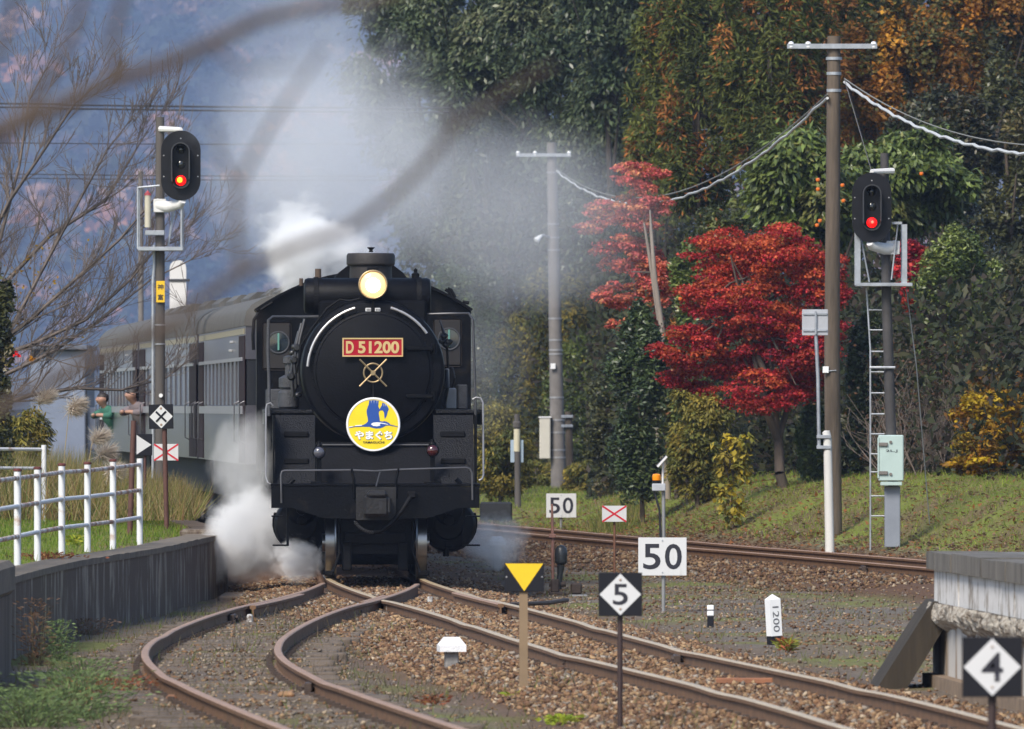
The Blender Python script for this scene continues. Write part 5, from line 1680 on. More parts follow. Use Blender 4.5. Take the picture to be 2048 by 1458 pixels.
L, o = post_sign('speed_sign', 'larger number 50 sign with amber beacon and solar panel on its pole', 'sign', 1327, 131.5, -0.25, 975, 0.021, mat('grey_pole_paint', (0.24, 0.24, 0.24), 0.5, 0.2, 0.1, 4))
speed(L, o, 1276.5, 1373, 1075, 1151)
bxo = MB().bbox((L.x(1304), -0.09, L.z(982)), (L.x(1331), 0.08, L.z(967)), 0.008).build('beacon_box', mat('beacon_grey', (0.38, 0.39, 0.42), 0.5), o)
MB().lathe([(L.m(8.5), -0.0), (L.m(8.5), 0.03), (L.m(7), 0.035)], (L.x(1313), 0, L.z(967)), (0, 0, 1), 16).build('beacon_base', sblk, bxo)
MB().lathe([(L.m(8), 0.036), (L.m(8.6), 0.05), (L.m(8.4), 0.095), (L.m(6), 0.108), (0.004, 0.112)], (L.x(1313), 0, L.z(967)), (0, 0, 1), 20).build('amber_beacon', mat('amber_plastic', (0.85, 0.26, 0.01), 0.25, 0, 0.05, 3), bxo, True)
MB().cyl((L.x(1325.5), 0, L.z(967)), (L.x(1325.5), 0, L.z(925)), 0.011, 8).build('panel_stem', bwht, bxo)
M = T((L.x(1324), 0, L.z(923))) @ Matrix.Rotation(-0.83, 4, 'Y')
sp_ = MB().box((-L.m(14), -0.09, -0.012), (L.m(14), 0.09, 0.012), M).build('solar_panel', bwht, bxo)
MB().box((-L.m(13), -0.085, 0.0125), (L.m(13), 0.085, 0.016), M).build('solar_cell', mat('solar_blue', (0.02, 0.015, 0.06), 0.2), sp_)
MB().tube([(L.x(1308), -0.03, L.z(982)), (L.x(1313), -0.04, L.z(1000)), (L.x(1319), -0.03, L.z(1020)), (L.x(1321), -0.03, L.z(1075))], 0.013, 8).build('beacon_cable', bkp, o, True)
L, o = post_sign('speed_sign', 'smaller number 50 sign beyond the far track', 'sign', 1122, 209, -0.08, 1000, 0.022, mat('grey_pole_paint', (0.24, 0.24, 0.24)))
speed(L, o, 1092.5, 1152.5, 987, 1035)


def redx(L, o, x0, x1, y0, y1):
    cx, cz = (L.x(x0) + L.x(x1)) / 2, (L.z(y0) + L.z(y1)) / 2
    w, h = L.x(x1) - L.x(x0), L.z(y0) - L.z(y1)
    bd_ = MB().bbox((cx - w / 2, -0.058, cz - h / 2), (cx + w / 2, -0.046, cz + h / 2), 0.002).build('board', sgnw, o)
    an = math.atan2(h, w)
    ln_ = math.hypot(w, h) * 0.49
    for s in (-1, 1):
        M = T((cx, -0.061 - 0.0015 * s, cz)) @ Matrix.Rotation(s * an, 4, 'Y')
        MB().box((-ln_, -0.0006, -w * 0.035), (ln_, 0.0006, w * 0.035), M).build('red_bar', sgnr, bd_)


L, o = post_sign('crossed_sign', 'white board with red X on a thin rusty post between the 50 signs', 'sign', 1229, 148, -0.25, 1015, 0.015, mat('rusty_thin_post', (0.16, 0.07, 0.04), 0.75, 0, 0.3, 8))
redx(L, o, 1204, 1253, 1011.5, 1043.5)
L, o = post_sign('crossed_sign', 'white board with red X in the dry grass below the signal pole', 'sign', 332, 158, 0.55, 895, 0.018, galv)
redx(L, o, 308, 357, 888, 921)
L, o = post_sign('arrow_sign', 'black and white wedge sign half hidden by the brown post', 'sign', 290, 160, 0.55, 872, 0.02, brown)
bd_ = MB().bbox((L.x(273), -0.055, L.z(911)), (L.x(305), -0.042, L.z(868)), 0.002).build('board', sgnk, o)
flat_poly('white_wedge', [(L.x(273.5), L.z(870)), (L.x(273.5), L.z(909)), (L.x(303), L.z(889.5))], sgnw, bd_, -0.0575)
L, o = post_sign('bare_post', 'leaning bare rust-brown post left of the diamond X sign', 'post', 260, 143, 0.60, 841, 0.034, brown)
o.rotation_euler = (0, 0.035, 0)

# ------------------------------------------------------------------ small lineside things
def cap_marker(label, px, py, Y, zb, k):
    L = Loc(px, Y, zb)
    o = thing('marker_stone', label, 'marker', L.base)
    MB().bbox((-0.058, -0.058, -0.15), (0.058, 0.058, L.z(py)), 0.012).build('stem', cone_g, o)
    z = L.z(py)
    h = 0.115
    MB().add([(-h, -h, z), (h, -h, z), (h, h, z), (-h, h, z), (-h, -h, z + 0.055), (h, -h, z + 0.055), (h, h, z + 0.055), (-h, h, z + 0.055),
              (-0.062, -0.062, z + 0.125), (0.062, -0.062, z + 0.125), (0.062, 0.062, z + 0.125), (-0.062, 0.062, z + 0.125)],
             [(0, 3, 2, 1), (0, 1, 5, 4), (1, 2, 6, 5), (2, 3, 7, 6), (3, 0, 4, 7), (4, 5, 9, 8), (5, 6, 10, 9), (6, 7, 11, 10), (7, 4, 8, 11), (8, 9, 10, 11)]).build('white_cap', mat('thick_white_paint', (0.78, 0.78, 0.79), 0.6, 0, 0.08, 20, 0.4, 60), o)
    o.rotation_euler = (0, 0, 0.12)
    return o


cap_marker('white-capped clearance marker stone between the siding and main track', 903, 1303, 100.5, -0.25, 1)
cap_marker('white-capped marker stone in the steam right of the locomotive', 994, 1090, 166, -0.25, 1)
tag(MB().bbox((0.0, 0, 0), (0.2, 0.5, 0.09), 0.02).build('flat_slab', cone_g, None, loc=(at(920, 1335, 101).x, 101, -0.26)), 'low grey slab beside the nearer white-capped marker', 'stone')  # plain low grey block

L = Loc(1550, 113.5, -0.26)
kp = thing('kilometre_post', 'tilted white distance post numbered 1200 with a black foot', 'post', L.base, 0.55)
kp.rotation_euler = (0, -0.06, 0.42)
w = 0.058
MB().box((-w, -w, -0.15), (w, w, 0.098)).build('black_foot', sgnk, kp)
zt = L.z(1196)
MB().add([(-w, -w, 0.1), (w, -w, 0.1), (w, w, 0.1), (-w, w, 0.1), (-w, -w, zt - 0.01), (w, -w, zt - 0.01), (w, w, zt - 0.01), (-w, w, zt - 0.01), (0, 0, zt + 0.04)],
         [(0, 3, 2, 1), (0, 1, 5, 4), (1, 2, 6, 5), (2, 3, 7, 6), (3, 0, 4, 7), (4, 5, 8), (5, 6, 8), (6, 7, 8), (7, 4, 8)]).build('white_shaft', mat('gloss_white', (0.80, 0.80, 0.80), 0.4, 0, 0.03, 4), kp)
text_mesh('1200', 'numerals', mat('grey_print', (0.10, 0.10, 0.11), 0.5), 0.25, 0.066, kp, T((0.0, -w - 0.0025, 0.265)) @ Matrix.Rotation(math.pi / 2, 4, 'Y'), 0.0)
L = Loc(1421, 122.8, -0.27)
o = thing('marker_post', 'tiny white-topped black post left of the 1200 post', 'post', L.base)
MB().bbox((-0.034, -0.034, -0.1), (0.034, 0.034, L.z(1232)), 0.005).build('black_foot', sgnk, o)
MB().bbox((-0.036, -0.036, L.z(1232)), (0.036, 0.036, L.z(1210)), 0.008).build('white_top', mat('gloss_white', (0.80, 0.80, 0.80)), o)
MB().box((-0.0375, -0.0375, L.z(1221)), (0.0375, 0.0375, L.z(1219))).build('black_band', sgnk, o)

# hand point lever
L = Loc(1118, 143, -0.25)
pl_ = thing('point_lever', 'black weighted hand point lever beside the main track', 'lever', L.base)
dkm = mat('oily_black_iron', (0.03, 0.033, 0.036), 0.4, 0.3, 0.3, 10)
MB().lathe([(0.045, 0), (0.075, 0.03), (0.08, 0.12), (0.072, 0.2), (0.045, 0.235), (0.004, 0.25)], (L.x(1122), 0, L.z(1130)), (0, 0, 1), 20).build('weight', dkm, pl_, True)
MB().tube([(L.x(1122), 0, L.z(1130)), (L.x(1120), 0, L.z(1150)), (L.x(1116), 0.0, L.z(1178))], [0.05, 0.035, 0.045], 10).build('lever_arm', dkm, pl_, True)
mb = MB().bbox((L.x(1098), -0.1, -0.05), (L.x(1132), 0.15, 0.05), 0.015)
mb.bbox((L.x(1101), -0.08, 0.04), (L.x(1119), 0.1, L.z(1158)), 0.02)
mb.cyl((L.x(1098), 0, L.z(1168)), (L.x(1132), 0, L.z(1168)), 0.035, 12)
mb.build('stand', iron, pl_)
MB().tube([(L.x(1106), 0.05, L.z(1170)), (L.x(1105), 0.05, L.z(1060)), (L.x(1104), 0.05, L.z(1008))], [0.02, 0.018, 0.013], 8).build('target_rod', mat('rusty_pink_rod', (0.26, 0.13, 0.10), 0.7, 0, 0.3, 9), pl_, True)
mb = MB().bbox((L.x(1098), 0, L.z(1076)), (L.x(1112), 0.08, L.z(1068)), 0.008)
mb.build('rod_collar', mat('rusty_pink_rod', (0.26, 0.13, 0.10)), pl_)
MB().bbox((L.x(1136), -0.3, -0.12), (L.x(1176), 0.3, 0.02), 0.02).build('base_slab', cone_g, pl_)
MB().bbox((L.x(1141), -0.05, 0.02), (L.x(1164), 0.25, 0.16), 0.02).build('crank_cover', iron, pl_)
# timber and debris
tag(MB().bbox((-0.35, -0.04, 0), (0.35, 0.04, 0.05), 0.01).build('broken_plank', mat('red_brown_timber', (0.26, 0.11, 0.055), 0.8, 0, 0.3, 6), None, loc=(at(1515, 1390, 93).x, 92.0, -0.12)), 'reddish broken plank lying between the main rails', 'plank')
for (px, Y, w_, l_, c_, lb) in ((575, 88.5, 0.22, 0.5, (0.26, 0.15, 0.075), 'rusty tan plate lying inside the siding rails'), (500, 88, 0.08, 0.16, (0.22, 0.15, 0.085), 'small upright tan wood block inside the siding'),
                            (345, 87.5, 0.14, 0.25, (0.22, 0.11, 0.06), 'rusty rail anchor just outside the siding curve')):
    p = at(px, 0, Y)
    oo = MB().bbox((-w_ / 2, -l_ / 2, 0), (w_ / 2, l_ / 2, 0.06), 0.012)
    oo.bbox((-w_ / 3, -l_ / 3, 0.05), (w_ / 4, l_ / 4, 0.10), 0.02)
    tag(oo.build('scrap_piece', mat('scrap_' + str(px), c_, 0.85, 0, 0.4, 7), None, loc=(p.x, Y, -0.19)), lb, 'scrap')

# ------------------------------------------------------------------ white fences
fwh = mat('fence_white', (0.64, 0.65, 0.67), 0.5, 0, 0.1, 4, col2=(0.40, 0.27, 0.20), thr=0.63)
frs = mat('fence_rusty_white', (0.62, 0.58, 0.54), 0.6, 0, 0.2, 3, col2=(0.30, 0.15, 0.09), thr=0.50)
fcap = mat('rusted_cap', (0.10, 0.025, 0.02), 0.7, 0, 0.3, 8)
fposts = [(279.6, 1088, 917), (226, 1097, 923.5), (175, 1104, 929), (123.5, 1111, 932), (75, 1120, 939), (35, 1131, 943), (-8, 1142, 948), (-58, 1156, 956)]
fen = thing('pipe_fence', 'white pipe fence with rusty rails along the old platform wall', 'fence', on(279.6, 1088, 0.5))
fb = fen.location.copy()
tops, bases = [], []
for px, pyb, pyt in fposts:
    b0 = on(px, pyb, 0.5) - fb
    Y = gy(pyb, 0.5)
    hgt = (pyb - pyt) / (F / Y)
    bases.append((b0, hgt))
    MB().cyl(b0 + Vector((0, 0, -0.05)), b0 + Vector((0, 0, hgt)), 0.036, 14).build('post', fwh, fen, True)
    if px < 279:
        MB().lathe([(0.037, 0), (0.044, 0.005), (0.044, 0.022), (0.03, 0.03)], b0 + Vector((0, 0, hgt)), (0, 0, 1), 14).build('post_cap', fcap, fen)
for i in range(len(bases) - 1):
    for k, fr_ in enumerate((0.93, 0.63, 0.31)):
        (b0, h0), (b1, h1) = bases[i], bases[i + 1]
        off = Vector((0, 0.05, 0))
        m_ = frs if (k == 0 and i % 2 == 0) or (k == 1 and i in (0, 4)) or (k == 2 and i in (1, 3, 5)) or k == 0 else fwh
        MB().cyl(b0 + Vector((0, 0, h0 * fr_)) + off, b1 + Vector((0, 0, h1 * fr_)) + off, 0.024, 10).build('fence_rail', m_, fen, True)
L = Loc(88, 152, 0.62)
fe2 = thing('pipe_fence', 'white fence end post with two rails in the dry grass farther back', 'fence', L.base)
MB().cyl((0, 0, -0.1), (0, 0, L.z(890)), 0.034, 14).build('post', fwh, fe2, True)
for z in (899, 937):
    MB().cyl((0, 0.04, L.z(z)), (-1.6, -2.0, L.z(z) + 0.02), 0.024, 10).build('fence_rail', fwh, fe2, True)
MB().cyl((-1.6, -2.0, -0.1), (-1.6, -2.0, L.z(890)), 0.034, 14).build('post', fwh, fe2, True)

# ------------------------------------------------------------------ vegetation
bark = mat('grey_brown_bark', (0.085, 0.065, 0.05), 0.95, 0, 0.4, 6, 0.6, 24, streak=True)
barkp = mat('pale_bark', (0.24, 0.20, 0.165), 0.9, 0, 0.3, 6, 0.4, 24, streak=True)
twigm = mat('bare_twig_bark', (0.15, 0.12, 0.105), 0.85, 0, 0.35, 6)


def unit(n):
    d = RNG.normal(size=(n, 3))
    return d / np.linalg.norm(d, axis=1, keepdims=True)


def foliage(n, R, nb, br, style, pal, wts, bias=0.6, hole=0.0):
    """leaf centres, directions, normals, colours for a crown with radii R; nb blobs of relative radius br"""
    bc = unit(nb) * (RNG.uniform(0.25, 1.0, (nb, 1)) ** 0.5) * 0.86
    if style == 'maple':
        bc[:, 2] += RNG.normal(0, 0.05, nb)
    bsz = RNG.uniform(0.65, 1.25, nb) * br
    bcol = np.array(pal)[RNG.choice(len(pal), nb, p=wts)] * RNG.uniform(0.75, 1.25, (nb, 1))
    wt = bsz ** 2
    bi = RNG.choice(nb, n, p=wt / wt.sum())
    d = unit(n)
    d[:, 2] = np.where(RNG.random(n) < bias, np.abs(d[:, 2]), d[:, 2])
    rad = RNG.uniform(0.3, 1.0, (n, 1)) ** 0.4 * RNG.uniform(0.9, 1.1, (n, 1))
    sc = np.array([1, 1, 1.0])
    if style == 'maple':
        sc = np.array([1.2, 1.2, 0.85])
    if style == 'cypress':
        sc = np.array([1.0, 1.0, 1.05])
    stray = RNG.random((n, 1)) < 0.16
    rad = np.where(stray, rad * RNG.uniform(1.0, 1.55, (n, 1)), rad)
    C = (bc[bi] + d * rad * bsz[bi][:, None] * sc) * np.array(R)
    if style == 'cypress':
        D = d * np.array([0.9, 0.9, 0.3]) + np.array([0, 0, -0.45]) + RNG.normal(0, 0.4, (n, 3))
        N = d + RNG.normal(0, 0.5, (n, 3))
    elif style == 'droop':
        D = d * np.array([0.9, 0.9, 0.3]) + np.array([0, 0, -0.55]) + RNG.normal(0, 0.35, (n, 3))
        N = d + np.array([0, 0, 0.7]) + RNG.normal(0, 0.4, (n, 3))
    else:
        D = RNG.normal(size=(n, 3)) * np.array([1, 1, 0.6]) + np.array([0, 0, -0.2])
        N = d * 0.8 + np.array([0, 0, 0.7]) + RNG.normal(0, 0.5, (n, 3))
    lcol = np.array(pal)[RNG.choice(len(pal), n, p=wts)]
    mixk = (RNG.random((n, 1)) < 0.3)
    c = np.where(mixk, lcol, bcol[bi]) * RNG.uniform(0.6, 1.4, (n, 1))
    return C, D, N, c


def tubes(name, segs, m, parent, k=3):
    """many tapered twig segments in one mesh: segs list of (a, b, ra, rb)"""
    A = np.array([s[0] for s in segs], float)
    B = np.array([s[1] for s in segs], float)
    ra = np.array([s[2] for s in segs])[:, None]
    rb = np.array([s[3] for s in segs])[:, None]
    d = B - A
    d /= np.maximum(np.linalg.norm(d, axis=1, keepdims=True), 1e-9)
    up = np.where(np.abs(d[:, 2:3]) > 0.9, np.array([[1.0, 0, 0]]), np.array([[0, 0, 1.0]]))
    u = np.cross(d, up)
    u /= np.linalg.norm(u, axis=1, keepdims=True)
    w = np.cross(d, u)
    n = len(segs)
    V = np.empty((n, 2 * k, 3))
    for q in range(k):
        a = 2 * math.pi * q / k
        o = u * math.cos(a) + w * math.sin(a)
        V[:, q] = A + o * ra
        V[:, k + q] = B + o * rb
    fq = np.array([[q, (q + 1) % k, k + (q + 1) % k, k + q] for q in range(k)])
    I = (fq[None] + (np.arange(n) * 2 * k)[:, None, None]).reshape(-1)
    me = bpy.data.meshes.new(name)
    me.vertices.add(n * 2 * k)
    me.vertices.foreach_set('co', V.astype(np.float32).ravel())
    me.loops.add(len(I))
    me.loops.foreach_set('vertex_index', I.astype(np.int32))
    me.polygons.add(n * k)
    me.polygons.foreach_set('loop_start', np.arange(0, n * k * 4, 4, dtype=np.int32))
    me.polygons.foreach_set('use_smooth', [True] * (n * k))
    me.update(calc_edges=True)
    me.materials.append(m)
    o = bpy.data.objects.new(name, me)
    COL.objects.link(o)
    o.parent = parent
    return o


def grow(segs, p, d, length, r, depth, spread=0.6, up=0.12, rmin=0.0035):
    n = 3 if depth > 0 else 2
    q = Vector(p)
    d = Vector(d).normalized()
    for i in range(n):
        d = (d + Vector((random.gauss(0, 0.09), random.gauss(0, 0.09), random.gauss(0, 0.08) + up * 0.4))).normalized()
        e = q + d * (length / n)
        r2 = max(r * 0.84, rmin)
        segs.append((q[:], e[:], r, r2))
        if depth > 0:
            for _ in range(random.choice((1, 1, 2))):
                dd = (d + Vector((random.gauss(0, spread), random.gauss(0, spread), random.gauss(0, spread * 0.8) + up))).normalized()
                grow(segs, e, dd, length * random.uniform(0.5, 0.78), max(r2 * 0.62, rmin), depth - 1, spread, up, rmin)
        q, r = e, r2


def tree(name, label, px, py, rx, ry, Y, pal, wts, n, leaf, style='', nb=40, br=0.3, lm=None, trunk=None, trunk_m=None, depth=None, cat='tree',
         group=None, limbs=7, bias=0.6, tr=0.1, nm=('trunk', 'crown'), lobes=None):
    k = F / Y
    c = at(px, py, Y)
    tx = trunk if trunk is not None else px
    bx = (tx - 1024) / k
    bz = float(ground_z(np.array([bx]), np.array([Y]))[0])
    if px < 620:
        bz = 0.62
    o = thing(name, label, cat, (bx, Y, bz), 0, group)
    R = (rx / k, (depth if depth else rx / k * 0.9), ry / k)
    lc = c - Vector((bx, Y, bz))
    if lobes:
        tot = sum(q[2] * q[3] for q in lobes)
        parts_ = []
        for (lx_, ly_, lrx, lry) in lobes:
            f_ = foliage(int(n * lrx * lry / tot), (lrx / k, lrx / k * 0.85, lry / k), nb, br, style, pal, wts if ly_ > py or len(pal) < 5 else [0.22, 0.32, 0.1, 0.34, 0.02], bias)
            o3 = at(lx_, ly_, Y) - Vector((bx, Y, bz)) + Vector((0, random.uniform(-0.5, 0.5), 0))
            parts_.append((f_[0] + np.array(o3[:]), f_[1], f_[2], f_[3]))
        C, D, N, col_ = [np.concatenate([q[i] for q in parts_]) for i in range(4)]
    else:
        C, D, N, col_ = foliage(n, R, nb, br, style, pal, wts, bias)
        C = C + np.array(lc[:])
    if cat == 'shrub' and lc.z > 0.3:
        hh_ = max((lc.z - R[2] * 0.2) / 2, 0.2)
        f_ = foliage(int(n * 0.55), (R[0] * 0.95, R[1] * 0.95, hh_), nb, br, style, pal, wts, bias)
        C = np.concatenate([C, f_[0] + np.array([lc.x, 0, hh_])])
        D, N, col_ = np.concatenate([D, f_[1]]), np.concatenate([N, f_[2]]), np.concatenate([col_, f_[3]])
    ok = C[:, 2] > 0.02
    C, D, N, col_ = C[ok], D[ok], N[ok], col_[ok]
    L_ = RNG.uniform(0.7, 1.25, len(C)) * leaf[0] / 2
    W_ = RNG.uniform(0.7, 1.25, len(C)) * leaf[1] / 2
    quads(nm[1], C, D, N, L_, W_, col_, lm, o)
    # trunk and limbs
    segs = []
    top = Vector((lc.x, lc.y, lc.z + R[2] * 0.35))
    n_ = 7
    pts = [Vector((0, 0, -0.3)).lerp(top, i / n_) + Vector((random.gauss(0, 0.05), random.gauss(0, 0.05), 0)) * (1 if 0 < i < n_ else 0) * R[0] for i in range(n_ + 1)]
    for i in range(n_):
        segs.append((pts[i][:], pts[i + 1][:], tr * (1 - 0.8 * i / n_), tr * (1 - 0.8 * (i + 1) / n_)))
    for j in range(limbs):
        i = random.randint(2, n_)
        d = unit(1)[0]
        if lobes:
            q_ = lobes[j % len(lobes)]
            e0 = at(q_[0], q_[1], Y) - Vector((bx, Y, bz))
            d = np.array([(e0.x - lc.x) / (R[0] * 0.8), d[1] * 0.5, (e0.z - lc.z) / (R[2] * 0.6)])
        e = Vector((lc.x + d[0] * R[0] * 0.8, lc.y + d[1] * R[1] * 0.8, lc.z + (d[2] * 0.6) * R[2]))
        mid = pts[i].lerp(e, 0.5) + Vector((0, 0, 0.05 * R[2]))
        r0 = tr * (1 - 0.8 * i / n_) * 0.6 + 0.008
        segs.append((pts[i][:], mid[:], r0, r0 * 0.7))
        segs.append((mid[:], e[:], r0 * 0.7, r0 * 0.25))
    tubes(nm[0], segs, trunk_m or bark, o, 7)
    return o


LM_G = leaf_mat('glossy_leaf', 0.38, 0.5, 0.18)
LM_S = leaf_mat('soft_leaf', 0.6, 0.3, 0.35)
LM_C = leaf_mat('needle_leaf', 0.7, 0.2, 0.2)
bark_d = mat('shaded_bark', (0.035, 0.028, 0.022), 0.95, 0, 0.4, 6)  # darkened copy of the bark so lit trunks stay hidden
PEV = [(0.0713, 0.095, 0.0432), (0.0978, 0.1188, 0.0558), (0.0517, 0.0734, 0.0342), (0.138, 0.1512, 0.0765)]
EVG = [(0.054, 0.0816, 0.0266), (0.0743, 0.102, 0.0333), (0.0405, 0.0624, 0.0238), (0.1013, 0.114, 0.0427)]
EW = [0.4, 0.25, 0.25, 0.1]
CYP = [(0.078, 0.0952, 0.0208), (0.1144, 0.1254, 0.0272), (0.052, 0.065, 0.0176), (0.273, 0.112, 0.028), (0.351, 0.1288, 0.032)]
CW = [0.38, 0.26, 0.2, 0.1, 0.06]
ORA = [(0.396, 0.165, 0.02), (0.297, 0.1375, 0.028), (0.165, 0.1265, 0.035), (0.0825, 0.0858, 0.028), (0.462, 0.231, 0.03)]
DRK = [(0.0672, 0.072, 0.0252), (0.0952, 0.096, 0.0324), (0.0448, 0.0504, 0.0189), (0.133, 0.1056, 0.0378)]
RED = [(0.4172, 0.0263, 0.033), (0.4721, 0.0557, 0.033), (0.3074, 0.0162, 0.0308), (0.4831, 0.1013, 0.033), (0.2196, 0.0142, 0.0286)]
ORD = [(0.572, 0.15, 0.091), (0.55, 0.1, 0.091), (0.572, 0.2375, 0.104), (0.44, 0.1, 0.091)]  # smoke veil painted in: leaf colours made lighter and pinker
YGR = [(0.209, 0.1815, 0.036), (0.1485, 0.154, 0.036), (0.286, 0.22, 0.04), (0.0935, 0.11, 0.028)]
YEL = [(0.408, 0.264, 0.012), (0.336, 0.18, 0.012), (0.24, 0.108, 0.012), (0.48, 0.336, 0.02), (0.12, 0.096, 0.02)]
LIT = [(0.1155, 0.154, 0.034), (0.1595, 0.1925, 0.0467), (0.077, 0.11, 0.0255), (0.22, 0.22, 0.0638)]
GRP = 'evergreen trees in the smoke'

# evergreens behind the smoke
for i, (px, py, rx, ry, Y, n, lb) in enumerate((
        (800, 140, 135, 230, 302, 24000, 'pale grey-green evergreen at the left end of the tree wall'),
        (950, 110, 150, 250, 298, 26000, 'second broad evergreen of the tree wall, above the far pole'),
        (1090, 170, 145, 260, 294, 26000, 'third evergreen of the tree wall, behind the far crossarm'),
        (1225, 60, 135, 250, 288, 22000, 'dark evergreen with the darkest shadowed top, left of the cypresses'),
        (900, 440, 140, 200, 306, 20000, 'smoke-veiled evergreen directly above the chimney steam'),
        (1045, 480, 160, 230, 300, 24000, 'smoke-veiled evergreen behind the far pole spotlight'),
        (1190, 420, 120, 230, 292, 18000, 'shaded evergreen between the far pole and orange maple'))):
    tree('evergreen_tree', lb, px, py, rx, ry, Y, PEV, EW, n, (0.20, 0.075), 'droop', 34, 0.30, LM_G, trunk=max(px, 1010) + (i % 3) * 25, group=GRP, tr=0.16, bias=0.88, trunk_m=bark_d)
# darker trees closing the wood behind
for i, (px, py, rx, ry, Y, lb) in enumerate(((1300, 120, 150, 330, 312, 'dark tree behind the gap left of the cypresses'), (1500, 60, 150, 330, 310, 'dark tree behind the two tall cypresses'),
        (1700, 60, 150, 330, 306, 'dark tree behind the wooden pole crossarm'), (1880, 110, 150, 330, 300, 'dark tree behind the orange vines'),
        (2040, 130, 140, 330, 296, 'dark tree behind the golden-brown corner tree'), (1120, 330, 150, 330, 318, 'dark tree behind the far pole'), (960, 330, 120, 330, 322, 'dark tree deep in the drifting smoke'))):
    tree('dark_tree', lb, px, py, rx, ry, Y, DRK, EW, 13000, (0.26, 0.12), '', 60, 0.26, LM_S, trunk=max(px, 1040), tr=0.15, trunk_m=bark_d)
# cypresses
for (px, py, rx, ry, Y, n, lb) in ((1400, 210, 150, 330, 240, 30000, 'tall drooping cypress with brown tips right of the orange maple'),
                                   (1540, 130, 155, 330, 236, 30000, 'tall green cypress directly left of the wooden pole'),
                                   (1320, 330, 90, 240, 246, 14000, 'slim cypress behind the orange maple crown'),
                                   (1650, 150, 120, 260, 242, 18000, 'dark cypress behind the wooden pole top')):
    tree('cypress_tree', lb, px, py, rx, ry, Y, CYP, CW, n, (0.17, 0.04), 'cypress', 80, 0.2, LM_C, tr=0.14, bias=0.8, trunk_m=bark_d)
# vine-hung and dark trees on the upper right
tree('vine_tree', 'orange vine-hung tree right of the wooden pole top', 1800, 190, 150, 240, 238, ORA, [0.28, 0.22, 0.22, 0.2, 0.08], 20000, (0.12, 0.08), '', 60, 0.2, LM_S, tr=0.14)
tree('vine_tree', 'golden-brown tree filling the top right corner', 1960, 60, 140, 190, 246, ORA, [0.18, 0.3, 0.3, 0.14, 0.08], 16000, (0.12, 0.08), '', 50, 0.22, LM_S, tr=0.14)
tree('evergreen_tree', 'dark green tree behind the orange vines above the cable', 1740, 110, 120, 260, 250, DRK, EW, 14000, (0.18, 0.07), 'droop', 46, 0.26, LM_G, tr=0.14)
tree('evergreen_tree', 'very dark tree at the right edge below the cable', 2010, 360, 120, 230, 226, DRK, EW, 18000, (0.13, 0.06), '', 46, 0.26, LM_G, tr=0.14)
tree('evergreen_tree', 'dark olive tree right of the right signal head', 1880, 330, 120, 170, 222, [(0.045, 0.05, 0.022), (0.07, 0.06, 0.025), (0.09, 0.06, 0.025), (0.03, 0.036, 0.017)], EW, 14000, (0.13, 0.06), '', 46, 0.26, LM_G, tr=0.14)
# persimmon and light green broadleaf
per = tree('persimmon_tree', 'light green persimmon tree with orange fruit behind the wooden pole', 1625, 400, 160, 140, 208, LIT, EW, 17000, (0.19, 0.075), 'droop', 36, 0.28, LM_G, tr=0.1)
tree('broadleaf_tree', 'light green tree behind the right signal head', 1800, 375, 160, 125, 212, LIT, EW, 17000, (0.18, 0.07), 'droop', 36, 0.28, LM_G, tr=0.1)
fr_m = mat('persimmon_skin', (0.70, 0.16, 0.015), 0.35, 0, 0.1, 5)
f0 = None
for px, py in ((1636, 359), (1685, 370), (1636, 378), (1687, 401), (1634, 450), (1843, 347), (1640, 441), (1361, 597)):
    p = at(px, py, 204.6 if px > 1400 else 196) - per.location
    if f0 is None:
        f0 = MB().lathe([(0.004, -0.038), (0.028, -0.03), (0.04, -0.005), (0.036, 0.016), (0.016, 0.028), (0.004, 0.027)], (0, 0, 0), (0, 0, 1), 12).build('fruit', fr_m, per, True)
        o = f0
    else:
        o = link_copy(f0, per)
    o.location = p
# maples
tree('maple_tree', 'crimson maple left of the wooden pole', 1500, 625, 205, 205, 192, RED, [0.3, 0.24, 0.16, 0.22, 0.08], 58000, (0.062, 0.042), 'maple', 40, 0.24, LM_S, trunk=1578, trunk_m=bark, limbs=16, tr=0.10, lobes=[(1460, 510, 100, 60), (1560, 520, 110, 70), (1650, 560, 60, 75), (1420, 600, 85, 55), (1530, 620, 110, 65), (1370, 690, 80, 50), (1480, 700, 110, 65), (1600, 690, 95, 75), (1400, 755, 80, 40), (1520, 785, 100, 50), (1590, 770, 70, 50)])
tree('maple_tree', 'orange-red maple with pale bare trunks, thinly veiled by smoke', 1258, 505, 115, 190, 209, ORD, [0.35, 0.25, 0.25, 0.15], 17000, (0.07, 0.05), 'maple', 34, 0.22, LM_S, trunk=1330, trunk_m=barkp, limbs=8, tr=0.05, lobes=[(1275, 355, 62, 36), (1225, 420, 62, 34), (1290, 430, 70, 50), (1185, 455, 40, 18), (1255, 510, 75, 48), (1310, 560, 52, 60), (1240, 590, 60, 34), (1290, 640, 45, 30), (1235, 650, 30, 14)])
tree('maple_tree', 'small scarlet maple glimpsed behind the right signal cage', 1825, 555, 48, 75, 200, RED, [0.4, 0.2, 0.3, 0.05, 0.05], 3200, (0.09, 0.065), 'maple', 16, 0.3, LM_S, tr=0.05, limbs=4)
